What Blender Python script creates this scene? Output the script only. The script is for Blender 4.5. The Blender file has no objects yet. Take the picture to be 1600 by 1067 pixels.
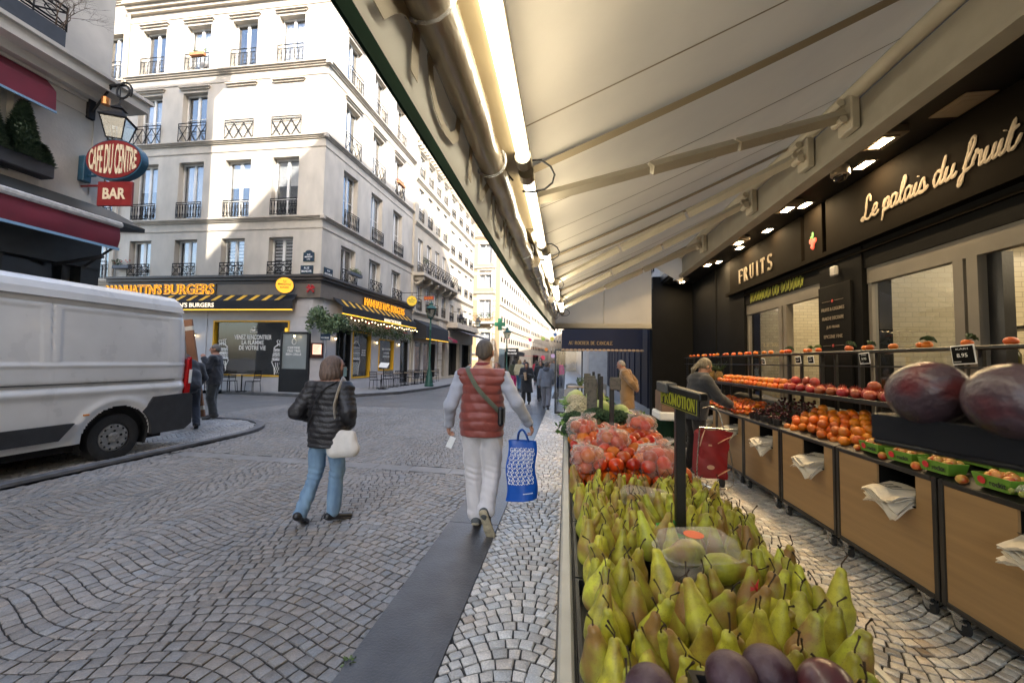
import bpy, math, random
import numpy as np
from math import sin, cos, pi, radians, sqrt
from mathutils import Vector, Matrix, Euler
S = bpy.context.scene; COL = S.collection
random.seed(7); RNG = np.random.default_rng(7)
# ---------------------------------------------------------------- camera
CAMH = 1.6
_yaw, _pit, _rol = radians(7.8), radians(2.85), radians(0.95)
FW = np.array([-sin(_yaw)*cos(_pit), cos(_yaw)*cos(_pit), sin(_pit)])
_r0 = np.array([cos(_yaw), sin(_yaw), 0]); _u0 = np.cross(_r0, FW)
RT = _r0*cos(_rol)+_u0*sin(_rol); UP = _u0*cos(_rol)-_r0*sin(_rol)
cd = bpy.data.cameras.new('camera'); cam = bpy.data.objects.new('camera', cd); COL.objects.link(cam)
cam.matrix_world = Matrix(((RT[0], UP[0], -FW[0], 0), (RT[1], UP[1], -FW[1], 0), (RT[2], UP[2], -FW[2], CAMH), (0, 0, 0, 1)))
cd.sensor_width = 36; cd.lens = 13.995; cd.clip_start = .02; cd.clip_end = 900
cd.dof.use_dof = True; cd.dof.focus_distance = 3.2; cd.dof.aperture_fstop = 5.6
S.camera = cam
# ---------------------------------------------------------------- light
EL, AZ = 31.0, 37.0           # sun behind the camera, to the right
w = bpy.data.worlds.new('World'); S.world = w; w.use_nodes = True
nt = w.node_tree; bg = nt.nodes['Background']; sky = nt.nodes.new('ShaderNodeTexSky')
sky.sky_type = 'NISHITA'; sky.sun_disc = False; sky.sun_elevation = radians(EL); sky.sun_rotation = radians(180-AZ)
sky.air_density = 1.0; sky.dust_density = 3.0; sky.ozone_density = 1.0
nt.links.new(sky.outputs[0], bg.inputs[0]); bg.inputs[1].default_value = 0.15
sl = bpy.data.lights.new('sun', 'SUN'); sl.energy = 2.1; sl.angle = radians(.5); sl.color = (1, .93, .82)
so = bpy.data.objects.new('sun', sl); COL.objects.link(so)
_d = Vector((sin(radians(AZ))*cos(radians(EL)), -cos(radians(AZ))*cos(radians(EL)), sin(radians(EL))))
so.rotation_euler = _d.to_track_quat('Z', 'Y').to_euler(); so.location = (0, 0, 40)
S.view_settings.view_transform = 'Standard'; S.view_settings.look = 'None'
S.view_settings.exposure = 2.6; S.view_settings.gamma = 1
S.cycles.use_denoising = True; S.cycles.max_bounces = 7; S.cycles.transparent_max_bounces = 24
S.cycles.diffuse_bounces = 4; S.cycles.glossy_bounces = 3; S.cycles.sample_clamp_indirect = 6
S.cycles.caustics_reflective = False; S.cycles.caustics_refractive = False

# ---------------------------------------------------------------- helpers
def tag(o, label=None, cat=None, group=None, kind=None):
    if label: o['label'] = label
    if cat: o['category'] = cat
    if group: o['group'] = group
    if kind: o['kind'] = kind
    return o
def thing(name, label, cat, loc=(0, 0, 0), group=None, rz=0):
    o = bpy.data.objects.new(name, None); COL.objects.link(o); o.location = loc; o.rotation_euler = (0, 0, rz)
    o.empty_display_size = .1
    return tag(o, label, cat, group)
def rootloc(p):
    v = Vector((0, 0, 0))
    while p is not None:
        v += p.location; p = p.parent
    return v
def finish(name, me, mats, parent=None, smooth=True, loc=None, ang=None):
    if not isinstance(mats, (list, tuple)): mats = [mats]
    for m in mats: me.materials.append(m)
    if smooth:
        me.polygons.foreach_set('use_smooth', [True]*len(me.polygons))
        if ang: me.set_sharp_from_angle(angle=radians(ang))
    o = bpy.data.objects.new(name, me); COL.objects.link(o)
    if parent is not None:
        o.parent = parent
    if loc is not None: o.location = loc
    return o
def frame(o, u, v=None, n=None):
    """4x4 from origin, u axis, v axis (default world up)"""
    u = Vector(u).normalized(); v = Vector(v or (0, 0, 1)).normalized(); n = u.cross(v).normalized() if n is None else Vector(n)
    return Matrix(((u.x, v.x, n.x, o[0]), (u.y, v.y, n.y, o[1]), (u.z, v.z, n.z, o[2]), (0, 0, 0, 1)))
class MB:
    def __init__(s, X=None): s.v = []; s.f = []; s.m = []; s.mi = 0; s.X = X
    def add(s, vs, fs, X=None):
        X = (s.X @ X if s.X else X) if X else s.X; b = len(s.v)
        s.v += [tuple(X @ Vector(p)) for p in vs] if X else [tuple(p) for p in vs]
        s.f += [tuple(b+i for i in f) for f in fs]; s.m += [s.mi]*len(fs); return s
    def box(s, a, b, X=None):
        x0, y0, z0 = [min(p, q) for p, q in zip(a, b)]; x1, y1, z1 = [max(p, q) for p, q in zip(a, b)]
        return s.add([(x0,y0,z0),(x1,y0,z0),(x1,y1,z0),(x0,y1,z0),(x0,y0,z1),(x1,y0,z1),(x1,y1,z1),(x0,y1,z1)],
                     [(0,3,2,1),(4,5,6,7),(0,1,5,4),(1,2,6,5),(2,3,7,6),(3,0,4,7)], X)
    def bbox(s, a, b, r=.01, X=None):     # box with chamfered edges
        x0, y0, z0 = [min(p, q) for p, q in zip(a, b)]; x1, y1, z1 = [max(p, q) for p, q in zip(a, b)]
        r = min(r, (x1-x0)/2.01, (y1-y0)/2.01, (z1-z0)/2.01)
        ring = lambda z, k: [(x0+k,y0+r,z),(x0+r,y0+k,z),(x1-r,y0+k,z),(x1-k,y0+r,z),(x1-k,y1-r,z),(x1-r,y1-k,z),(x0+r,y1-k,z),(x0+k,y1-r,z)]
        def inner(z): return [(x0+r,y0+r,z),(x0+r,y0+r,z),(x1-r,y0+r,z),(x1-r,y0+r,z),(x1-r,y1-r,z),(x1-r,y1-r,z),(x0+r,y1-r,z),(x0+r,y1-r,z)]
        R = [ring(z0, r*.999), ring(z0+r, 0), ring(z1-r, 0), ring(z1, r*.999)]
        vs = sum(R, []); fs = []
        for k in range(3):
            for i in range(8):
                j = (i+1) % 8; fs.append((k*8+i, k*8+j, k*8+8+j, k*8+8+i))
        fs.append(tuple(range(7, -1, -1))); fs.append(tuple(range(24, 32)))
        return s.add(vs, fs, X)
    def tube(s, pts, r, n=8, X=None, cap=True, flat=1.0):
        pts = [Vector(p) for p in pts]; rs = r if isinstance(r, (list, tuple)) else [r]*len(pts)
        vs = []; fs = []; up = None
        for i, p in enumerate(pts):
            t = (pts[min(i+1, len(pts)-1)]-pts[max(i-1, 0)]).normalized()
            if up is None:
                up = Vector((0, 0, 1)) if abs(t.z) < .9 else Vector((1, 0, 0))
            a = t.cross(up).normalized(); b = a.cross(t).normalized(); up = b
            vs += [tuple(p+a*cos(2*pi*k/n)*rs[i]+b*sin(2*pi*k/n)*rs[i]*flat) for k in range(n)]
        for i in range(len(pts)-1):
            for k in range(n):
                q = (k+1) % n; fs.append((i*n+k, i*n+q, i*n+n+q, i*n+n+k))
        if cap: fs.append(tuple(range(n))); fs.append(tuple(range((len(pts)-1)*n+n-1, (len(pts)-1)*n-1, -1)))
        return s.add(vs, [f[::-1] for f in fs], X)
    def bar(s, a, b, w, d=None, X=None):   # square bar between two points
        return s.tube([a, b], w*.7071, 4, X) if d is None else s.tube([a, b], w*.7071, 4, X, True, d/w)
    def lathe(s, prof, n=16, X=None, c=(0, 0, 0)):
        vs = []; fs = []
        for r, z in prof: vs += [(c[0]+r*cos(2*pi*k/n), c[1]+r*sin(2*pi*k/n), c[2]+z) for k in range(n)]
        for i in range(len(prof)-1):
            for k in range(n):
                q = (k+1) % n; fs.append((i*n+k, i*n+q, i*n+n+q, i*n+n+k))
        fs.append(tuple(range(n-1, -1, -1))); fs.append(tuple(range((len(prof)-1)*n, len(prof)*n)))
        return s.add(vs, fs, X)
    def prism(s, poly, z0, z1, X=None):   # poly in local xy extruded along z
        n = len(poly); A = sum(poly[i][0]*poly[(i+1) % n][1]-poly[(i+1) % n][0]*poly[i][1] for i in range(n))
        if A < 0: poly = poly[::-1]
        vs = [(x, y, z0) for x, y in poly]+[(x, y, z1) for x, y in poly]
        fs = [tuple(range(n-1, -1, -1)), tuple(range(n, 2*n))]+[(i, (i+1) % n, n+(i+1) % n, n+i) for i in range(n)]
        return s.add(vs, fs, X)
    def quad(s, a, b, c, d, X=None): return s.add([a, b, c, d], [(0, 1, 2, 3)], X)
    def sheet(s, P, X=None, thick=0):     # P: rows of points; optional thickness along average normal
        P = [[Vector(p) for p in r] for r in P]; nr, nc = len(P), len(P[0])
        vs = [tuple(p) for r in P for p in r]; fs = [(i*nc+j, i*nc+j+1, (i+1)*nc+j+1, (i+1)*nc+j) for i in range(nr-1) for j in range(nc-1)]
        if thick:
            n = (P[0][-1]-P[0][0]).cross(P[-1][0]-P[0][0]).normalized()*thick; b = len(vs)
            vs += [tuple(p-n) for r in P for p in r]; fs += [tuple(b+i for i in f[::-1]) for f in fs[:]]
            rim = [(0, j) for j in range(nc)]+[(i, nc-1) for i in range(1, nr)]+[(nr-1, j) for j in range(nc-2, -1, -1)]+[(i, 0) for i in range(nr-2, 0, -1)]
            rim = [i*nc+j for i, j in rim]
            fs += [(rim[k], b+rim[k], b+rim[(k+1) % len(rim)], rim[(k+1) % len(rim)]) for k in range(len(rim))]
        return s.add(vs, fs, X)
    def ell(s, c, r, n=12, X=None, jit=0):
        vs = []; fs = []; m = n//2+1
        for i in range(1, m):
            t = pi*i/m
            for k in range(n):
                j = 1+(random.random()-.5)*jit
                vs.append((c[0]+r[0]*sin(t)*cos(2*pi*k/n)*j, c[1]+r[1]*sin(t)*sin(2*pi*k/n)*j, c[2]+r[2]*cos(t)*j))
        for i in range(m-2):
            for k in range(n):
                q = (k+1) % n; fs.append((i*n+k, i*n+n+k, i*n+n+q, i*n+q))
        b = len(vs); vs += [(c[0], c[1], c[2]+r[2]), (c[0], c[1], c[2]-r[2])]
        for k in range(n):
            q = (k+1) % n; fs.append((b, k, q)); fs.append((b+1, (m-2)*n+q, (m-2)*n+k))
        return s.add(vs, fs, X)
    def text(s, body, w, h, X, depth=.006, font_shear=0, bold=0):
        V, F = text_mesh(body, font_shear, bold)
        V = V.copy(); mn, mx = V.min(0), V.max(0)
        V[:, 0] = (V[:, 0]-mn[0])/(mx[0]-mn[0])*w; V[:, 1] = (V[:, 1]-mn[1])/(mx[1]-mn[1])*h; V[:, 2] = (V[:, 2]-mn[2])/max(mx[2]-mn[2], 1e-6)*depth
        return s.add([tuple(p) for p in V], F, X)
    def build(s, name, mats, parent=None, smooth=False, loc=None, ang=35):
        me = bpy.data.meshes.new(name)
        off = rootloc(parent) if parent is not None else (Vector(loc) if loc is not None else Vector((0, 0, 0)))
        V = [(p[0]-off[0], p[1]-off[1], p[2]-off[2]) for p in s.v]
        me.from_pydata(V, [], s.f); me.update()
        if len(set(s.m)) > 1: me.polygons.foreach_set('material_index', s.m)
        return finish(name, me, mats, parent, smooth, loc if parent is None else None, ang)
_tc = {}
def text_mesh(body, shear=0, bold=0):
    k = (body, shear, bold)
    if k not in _tc:
        c = bpy.data.curves.new('t', 'FONT'); c.body = body; c.size = 1; c.extrude = .02; c.shear = shear; c.offset = bold; c.resolution_u = 3
        o = bpy.data.objects.new('t', c); COL.objects.link(o); bpy.context.view_layer.update()
        me = bpy.data.meshes.new_from_object(o.evaluated_get(bpy.context.evaluated_depsgraph_get()))
        V = np.array([v.co[:] for v in me.vertices]); F = [tuple(p.vertices) for p in me.polygons]
        bpy.data.objects.remove(o); bpy.data.curves.remove(c); bpy.data.meshes.remove(me); _tc[k] = (V, F)
    return _tc[k]
def copy_tree(o, parent=None, loc=None, rot=None, scale=None, top=True):
    c = o.copy(); COL.objects.link(c)
    if parent is not None: c.parent = parent
    if loc is not None: c.location = loc
    if rot is not None: c.rotation_euler = rot
    if scale is not None: c.scale = scale if isinstance(scale, (tuple, list)) else (scale,)*3
    for ch in list(o.children): copy_tree(ch, c, top=False)
    return c

# ---------------------------------------------------------------- materials
def mat(name, col, rough=.6, metal=0, var=0, vs=8, bump=0, bs=60, spec=.5, col2=None, emit=0, coat=0, trans=0, sss=0, dirt=0, aspect=None, lo=.35, hi=.65, alpha=1, detail=6, sheen=0, varo=False):
    m = bpy.data.materials.new(name); m.use_nodes = True; t = m.node_tree; b = t.nodes['Principled BSDF']
    N = lambda k: t.nodes.new(k); L = t.links.new
    b.inputs['Roughness'].default_value = rough; b.inputs['Metallic'].default_value = metal
    b.inputs['Specular IOR Level'].default_value = spec; b.inputs['Coat Weight'].default_value = coat; b.inputs['Coat Roughness'].default_value = .15
    b.inputs['Transmission Weight'].default_value = trans; b.inputs['Alpha'].default_value = alpha; b.inputs['Sheen Weight'].default_value = sheen
    if sss: b.inputs['Subsurface Weight'].default_value = sss; b.inputs['Subsurface Radius'].default_value = (.02, .008, .004)
    c1 = (*col, 1); c2 = (*(col2 or [c*(1-var) for c in col]), 1); b.inputs['Base Color'].default_value = c1
    tc = N('ShaderNodeTexCoord'); src = tc.outputs['Object']
    if aspect:
        mp = N('ShaderNodeMapping'); mp.inputs['Scale'].default_value = aspect; L(src, mp.inputs[0]); src = mp.outputs[0]
    if var or col2:
        n = N('ShaderNodeTexNoise'); n.inputs['Scale'].default_value = vs; n.inputs['Detail'].default_value = detail; L(src, n.inputs[0])
        r = N('ShaderNodeValToRGB'); r.color_ramp.elements[0].position = lo; r.color_ramp.elements[1].position = hi
        r.color_ramp.elements[0].color = c2; r.color_ramp.elements[1].color = c1; L(n.outputs[0], r.inputs[0]); out = r.outputs[0]
        if varo:
            oi = N('ShaderNodeObjectInfo'); hs = N('ShaderNodeHueSaturation'); mr = N('ShaderNodeMapRange'); mr.inputs[3].default_value = .7; mr.inputs[4].default_value = 1.2
            L(oi.outputs['Random'], mr.inputs[0]); L(mr.outputs[0], hs.inputs['Value']); L(out, hs.inputs['Color'])
            mr2 = N('ShaderNodeMapRange'); mr2.inputs[3].default_value = .485; mr2.inputs[4].default_value = .515
            ml = N('ShaderNodeMath'); ml.operation = 'MULTIPLY'; ml.inputs[1].default_value = 7.31; fr = N('ShaderNodeMath'); fr.operation = 'FRACT'
            L(oi.outputs['Random'], ml.inputs[0]); L(ml.outputs[0], fr.inputs[0]); L(fr.outputs[0], mr2.inputs[0]); L(mr2.outputs[0], hs.inputs['Hue']); out = hs.outputs[0]
        if dirt:
            n2 = N('ShaderNodeTexNoise'); n2.inputs['Scale'].default_value = vs*.22; n2.inputs['Detail'].default_value = 4; L(src, n2.inputs[0])
            mr = N('ShaderNodeMapRange'); mr.inputs[1].default_value = .35; mr.inputs[2].default_value = .7; mr.inputs[3].default_value = 1; mr.inputs[4].default_value = 1-dirt
            L(n2.outputs[0], mr.inputs[0]); mx = N('ShaderNodeVectorMath'); mx.operation = 'SCALE'; L(out, mx.inputs[0]); L(mr.outputs[0], mx.inputs['Scale']); out = mx.outputs[0]
        L(out, b.inputs['Base Color'])
        rr = N('ShaderNodeMapRange'); rr.inputs[3].default_value = max(rough-.08, .02); rr.inputs[4].default_value = min(rough+.1, 1); L(n.outputs[0], rr.inputs[0]); L(rr.outputs[0], b.inputs['Roughness'])
    if bump:
        n = N('ShaderNodeTexNoise'); n.inputs['Scale'].default_value = bs; n.inputs['Detail'].default_value = 5; L(src, n.inputs[0])
        bp = N('ShaderNodeBump'); bp.inputs['Strength'].default_value = min(bump, 1); bp.inputs['Distance'].default_value = .01 if bump <= 1 else .01*bump
        L(n.outputs[0], bp.inputs['Height']); L(bp.outputs[0], b.inputs['Normal'])
    if emit: b.inputs['Emission Color'].default_value = c1; b.inputs['Emission Strength'].default_value = emit
    return m
def glass(name, tint=(.9, .92, .95), refl=.12, rough=.02):
    m = bpy.data.materials.new(name); m.use_nodes = True; t = m.node_tree; t.nodes.clear()
    N = lambda k: t.nodes.new(k); L = t.links.new
    o = N('ShaderNodeOutputMaterial'); mx = N('ShaderNodeMixShader'); tr = N('ShaderNodeBsdfTransparent'); g = N('ShaderNodeBsdfGlossy')
    tr.inputs[0].default_value = (*tint, 1); g.inputs['Roughness'].default_value = rough; g.inputs[0].default_value = (1, 1, 1, 1)
    lw = N('ShaderNodeLayerWeight'); lw.inputs[0].default_value = .5; fr = N('ShaderNodeMath'); fr.operation = 'POWER'; fr.inputs[1].default_value = 4; L(lw.outputs['Facing'], fr.inputs[0]); a = N('ShaderNodeMath'); a.operation = 'ADD'; a.use_clamp = True; a.inputs[1].default_value = refl
    n = N('ShaderNodeTexNoise'); n.inputs['Scale'].default_value = 1.7; bp = N('ShaderNodeBump'); bp.inputs['Strength'].default_value = .06; bp.inputs['Distance'].default_value = .02
    tc = N('ShaderNodeTexCoord'); L(tc.outputs['Object'], n.inputs[0]); L(n.outputs[0], bp.inputs['Height']); L(bp.outputs[0], g.inputs['Normal'])
    L(fr.outputs[0], a.inputs[0]); L(a.outputs[0], mx.inputs[0]); L(tr.outputs[0], mx.inputs[1]); L(g.outputs[0], mx.inputs[2]); L(mx.outputs[0], o.inputs[0])
    return m
def plastic_film(name, alpha=.18, col=(1, 1, 1)):
    m = bpy.data.materials.new(name); m.use_nodes = True; t = m.node_tree; b = t.nodes['Principled BSDF']
    N = lambda k: t.nodes.new(k); L = t.links.new
    b.inputs['Base Color'].default_value = (*col, 1); b.inputs['Roughness'].default_value = .12; b.inputs['Alpha'].default_value = alpha; b.inputs['Specular IOR Level'].default_value = 1
    lw = N('ShaderNodeLayerWeight'); lw.inputs[0].default_value = .35; mr = N('ShaderNodeMapRange'); mr.inputs[3].default_value = alpha; mr.inputs[4].default_value = min(1, alpha*4)
    L(lw.outputs['Facing'], mr.inputs[0]); L(mr.outputs[0], b.inputs['Alpha'])
    n = N('ShaderNodeTexNoise'); n.inputs['Scale'].default_value = 35; n.inputs['Distortion'].default_value = 2; bp = N('ShaderNodeBump'); bp.inputs['Strength'].default_value = .7; bp.inputs['Distance'].default_value = .01
    tc = N('ShaderNodeTexCoord'); L(tc.outputs['Object'], n.inputs[0]); L(n.outputs[0], bp.inputs['Height']); L(bp.outputs[0], b.inputs['Normal'])
    return m
K = {}
def mk(key, *a, **k): K[key] = mat(key, *a, **k); return K[key]
mk('stucco', (.58, .53, .455), .85, var=.2, vs=1.6, bump=.25, bs=30, dirt=.2, aspect=(1, 1, .45))
mk('stucco_trim', (.55, .49, .41), .85, var=.2, vs=3, bump=.3, bs=40, dirt=.2)
mk('stucco_pale', (.5, .44, .35), .85, var=.15, vs=1.2, bump=.3, bs=25, dirt=.15)
mk('stucco_cafe', (.76, .71, .63), .85, var=.2, vs=1.5, bump=.4, bs=22, dirt=.3)
mk('brick_beige', (.42, .28, .15), .85, var=.25, vs=9, bump=.4, bs=30)
mk('stone_pale', (.5, .44, .35), .8, var=.15, vs=3, bump=.3, bs=30)
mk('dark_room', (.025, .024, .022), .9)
mk('frame_white', (.72, .71, .68), .5, var=.08, vs=4)
mk('curtain', (.6, .58, .54), .9, var=.2, vs=20, aspect=(1, 1, .05))
mk('iron', (.014, .014, .016), .6, spec=.3, var=.3, vs=40)
mk('black_paint', (.012, .012, .013), .35, var=.3, vs=6, bump=.1, bs=50)
mk('black_matte', (.007, .007, .007), .75, spec=.1, var=.3, vs=5, bump=.15, bs=30)
mk('zinc', (.26, .27, .29), .5, metal=.4, var=.2, vs=3)
mk('slate', (.09, .095, .11), .6, var=.3, vs=10, bump=.3, bs=20)
K['glass'] = glass('window_glass'); K['glass_shop'] = glass('shop_glass', refl=.04)
K['film'] = plastic_film('clear_film', .2); K['clear_plastic'] = plastic_film('clear_plastic', .08)
# ================================================================ PAVING
def vcol_mat(name, rough, bump, spec=.5, joint=(.05, .045, .04)):
    m = bpy.data.materials.new(name); m.use_nodes = True; t = m.node_tree; b = t.nodes['Principled BSDF']; L = t.links.new
    a = t.nodes.new('ShaderNodeAttribute'); a.attribute_name = 'Col'
    tc = t.nodes.new('ShaderNodeTexCoord'); n = t.nodes.new('ShaderNodeTexNoise'); n.inputs['Scale'].default_value = 120; n.inputs['Detail'].default_value = 6; L(tc.outputs['Object'], n.inputs[0])
    n2 = t.nodes.new('ShaderNodeTexNoise'); n2.inputs['Scale'].default_value = .7; n2.inputs['Detail'].default_value = 5; L(tc.outputs['Object'], n2.inputs[0])
    mr = t.nodes.new('ShaderNodeMapRange'); mr.inputs[1].default_value = .25; mr.inputs[2].default_value = .75; mr.inputs[3].default_value = .72; mr.inputs[4].default_value = 1.25; L(n.outputs[0], mr.inputs[0])
    mr3 = t.nodes.new('ShaderNodeMapRange'); mr3.inputs[1].default_value = .35; mr3.inputs[2].default_value = .65; mr3.inputs[3].default_value = .8; mr3.inputs[4].default_value = 1.12; L(n2.outputs[0], mr3.inputs[0])
    mu = t.nodes.new('ShaderNodeMath'); mu.operation = 'MULTIPLY'; L(mr.outputs[0], mu.inputs[0]); L(mr3.outputs[0], mu.inputs[1])
    mx = t.nodes.new('ShaderNodeVectorMath'); mx.operation = 'SCALE'; L(a.outputs['Color'], mx.inputs[0]); L(mu.outputs[0], mx.inputs['Scale']); L(mx.outputs[0], b.inputs['Base Color'])
    mr2 = t.nodes.new('ShaderNodeMapRange'); mr2.inputs[1].default_value = .35; mr2.inputs[2].default_value = .65; mr2.inputs[3].default_value = rough-.14; mr2.inputs[4].default_value = rough+.12; L(n2.outputs[0], mr2.inputs[0]); L(mr2.outputs[0], b.inputs['Roughness'])
    bp = t.nodes.new('ShaderNodeBump'); bp.inputs['Strength'].default_value = bump; bp.inputs['Distance'].default_value = .004; L(n.outputs[0], bp.inputs['Height']); L(bp.outputs[0], b.inputs['Normal'])
    b.inputs['Specular IOR Level'].default_value = spec
    return m
def setts(name, x0, x1, y0, y1, inside, W, A, s, ln, base, var, matl, ph=0, tint=None, zt=.0):
    """wave-laid setts: rows k*s + A cos(2 pi x/W + ph); every stone a chamfered block with its own tone"""
    V = []; F = []; C = []; rng = np.random.default_rng(int(abs(x0*100+y0*10)))
    off = lambda x: A*np.cos(2*pi*x/W+ph)+.05*np.sin(1.3*x+ph); dof = lambda x: -A*2*pi/W*np.sin(2*pi*x/W+ph)+.065*np.cos(1.3*x+ph)
    xs = np.arange(x0-.3, x1+.3, .01); al = np.concatenate([[0], np.cumsum(np.sqrt(1+dof((xs[1:]+xs[:-1])/2)**2)*.01)])
    k0 = int((y0-A-.3)/s); k1 = int((y1+A+.3)/s); n = 0
    for k in range(k0, k1):
        pos = [rng.uniform(0, ln)]
        while pos[-1] < al[-1]: pos.append(pos[-1]+ln*rng.uniform(.82, 1.22))
        X = np.interp(pos, al, xs); D = dof(X); ys = k*s+off(X)
        dx = -D*s/(1+D*D); X2 = X+dx; Y2 = (k+1)*s+off(X2)
        for j in range(len(X)-1):
            P = np.array([[X[j], ys[j]], [X[j+1], ys[j+1]], [X2[j+1], Y2[j+1]], [X2[j], Y2[j]]])
            c = P.mean(0)
            if not (x0 <= c[0] <= x1 and y0 <= c[1] <= y1) or not inside(c[0], c[1]): continue
            if X2[j+1]-X2[j] < .02: continue
            g = .0036
            P = c+(P-c)*(1-2*g/np.maximum(np.linalg.norm(P-c, axis=1), .02))[:, None]+rng.normal(0, .0022, (4, 2))
            h = zt+.012+rng.normal(0, .0012); tl = rng.normal(0, .0012, 4)
            T = c+(P-c)*.84
            M_ = (P+np.roll(P, -1, 0))/2; TM = (c+(M_-c)*.87); M_ = c+(M_-c)*1.03
            b = len(V)
            for i in range(4): V += [(P[i, 0], P[i, 1], h-.005), (M_[i, 0], M_[i, 1], h-.004)]
            for i in range(4): V += [(T[i, 0], T[i, 1], h+tl[i]), (TM[i, 0], TM[i, 1], h+(tl[i]+tl[(i+1) % 4])/2)]
            for i in range(4): V.append((P[i, 0], P[i, 1], h-.013))
            F += [tuple(b+8+i for i in range(8))]+[(b+i, b+(i+1) % 8, b+8+(i+1) % 8, b+8+i) for i in range(8)]
            F += [(b+16+i, b+16+(i+1) % 4, b+(2*i+2) % 8, b+2*i+1, b+2*i) for i in range(4)]
            v = max(.25, 1+rng.normal(0, var)); wv = rng.normal(0, .03)
            cc = np.array(base)*v*np.array([1+wv, 1, 1-wv])
            if tint and rng.random() < tint[0]: cc = np.array(tint[1])*v
            C += [(*cc, 1)]*20; n += 1
    me = bpy.data.meshes.new(name); me.from_pydata(V, [], F); me.update()
    at = me.color_attributes.new('Col', 'FLOAT_COLOR', 'POINT'); at.data.foreach_set('color', np.array(C, dtype=np.float32).ravel())
    o = finish(name, me, matl, None, True, None, 40); return tag(o, kind='structure')
mk('joint', (.075, .072, .068), .9, var=.4, vs=30, bump=1, bs=200)
mk('joint_pale', (.06, .05, .04), .92, var=.4, vs=30, bump=1, bs=200)
road_m = vcol_mat('granite_setts', .48, .6, .5); pave_m = vcol_mat('pale_setts', .42, .5, .55)
def far_road_mat():
    """same wave-laid setts as shading, for the road too far off to see single stones"""
    m = bpy.data.materials.new('far_setts'); m.use_nodes = True; t = m.node_tree; b = t.nodes['Principled BSDF']; L = t.links.new; N = t.nodes.new
    tc = N('ShaderNodeTexCoord'); n = N('ShaderNodeTexBrick'); mp = N('ShaderNodeMapping'); nz = N('ShaderNodeTexNoise'); nz.inputs['Scale'].default_value = .5; nz.inputs['Detail'].default_value = 6
    wv = N('ShaderNodeTexNoise'); wv.inputs['Scale'].default_value = .8; L(tc.outputs['Object'], wv.inputs[0]); L(tc.outputs['Object'], nz.inputs[0])
    ad = N('ShaderNodeVectorMath'); ad.operation = 'ADD'; sc = N('ShaderNodeVectorMath'); sc.operation = 'SCALE'; sc.inputs['Scale'].default_value = .8; L(wv.outputs['Color'], sc.inputs[0]); L(sc.outputs[0], ad.inputs[0]); L(tc.outputs['Object'], ad.inputs[1]); L(ad.outputs[0], n.inputs[0])
    n.inputs['Scale'].default_value = 4.6; n.inputs['Mortar Size'].default_value = .035; n.inputs['Color1'].default_value = (.2, .193, .185, 1); n.inputs['Color2'].default_value = (.25, .24, .23, 1); n.inputs['Mortar'].default_value = (.07, .065, .06, 1)
    mr = N('ShaderNodeMapRange'); mr.inputs[3].default_value = .8; mr.inputs[4].default_value = 1.15; L(nz.outputs[0], mr.inputs[0]); s2 = N('ShaderNodeVectorMath'); s2.operation = 'SCALE'; L(n.outputs[0], s2.inputs[0]); L(mr.outputs[0], s2.inputs['Scale']); L(s2.outputs[0], b.inputs['Base Color'])
    r2 = N('ShaderNodeMapRange'); r2.inputs[1].default_value = .35; r2.inputs[2].default_value = .65; r2.inputs[3].default_value = .3; r2.inputs[4].default_value = .5; L(nz.outputs[0], r2.inputs[0]); L(r2.outputs[0], b.inputs['Roughness'])
    bp = N('ShaderNodeBump'); bp.inputs['Strength'].default_value = .4; bp.inputs['Distance'].default_value = .01; L(n.outputs['Fac'], bp.inputs['Height']); bp.invert = True; L(bp.outputs[0], b.inputs['Normal'])
    return m
def sheet_obj(name, poly, z, matl, kind='structure', z0=None):
    mb = MB()
    if z0 is None: mb.add([(x, y, z) for x, y in poly], [tuple(range(len(poly)))])
    else: mb.prism(poly, z0, z)
    return tag(mb.build(name, matl), kind=kind)
g = sheet_obj('ground', [(-400, -300), (400, -300), (400, 500), (-400, 500)], .0, K['joint'])
YN = 12.6
sheet_obj('road_far', [(-60, 8.9), (-9.6, 8.9), (-9.6, YN), (-.62, YN), (-.62, 260), (-60, 260)], .006, far_road_mat())
sheet_obj('pavement_far', [(-.1, YN+5), (4, YN+5), (4, 260), (-.1, 260)], .007, mk('pave_far', (.36, .345, .32), .35, var=.35, vs=14, bump=.5, bs=30))
# pavement corner of the side street (under van) and the far pavement round the corner building
def arc(cx, cy, r, a0, a1, n=14): return [(cx+r*cos(radians(a0+(a1-a0)*i/n)), cy+r*sin(radians(a0+(a1-a0)*i/n))) for i in range(n+1)]
cornL = [(-6.45, -6), (-6.45, 7.2)]+arc(-8.35, 7.2, 1.9, 0, 90)+[(-30, 9.1), (-30, -6)]
def pip(poly):
    def f(x, y):
        c = False; n = len(poly)
        for i in range(n):
            (x1, y1), (x2, y2) = poly[i], poly[(i+1) % n]
            if (y1 > y) != (y2 > y) and x < (x2-x1)*(y-y1)/(y2-y1)+x1: c = not c
        return c
    return f
inL = pip(cornL)
mk('kerb', (.17, .17, .175), .5, var=.35, vs=6, bump=.4, bs=60)
mk('slab', (.1, .1, .103), .34, var=.45, vs=5, bump=.4, bs=70, dirt=.35)
setts('road_setts', -9.6, -1.09, .6, YN, lambda x, y: not inL(x, y) and not (5.48 < y+.035*(x+1.1) < 5.78 and x > -6.4) and (x > -7.5 or y > 3) , 1.9, .13, .082, .086, (.215, .2, .183), .09, road_m)
setts('pavement_setts', -.66, 4.4, .3, 17.5, lambda x, y: True, 1.5, .17, .077, .074, (.54, .505, .45), .15, pave_m, ph=1.1, tint=(.015, (.36, .29, .22)))
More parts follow.
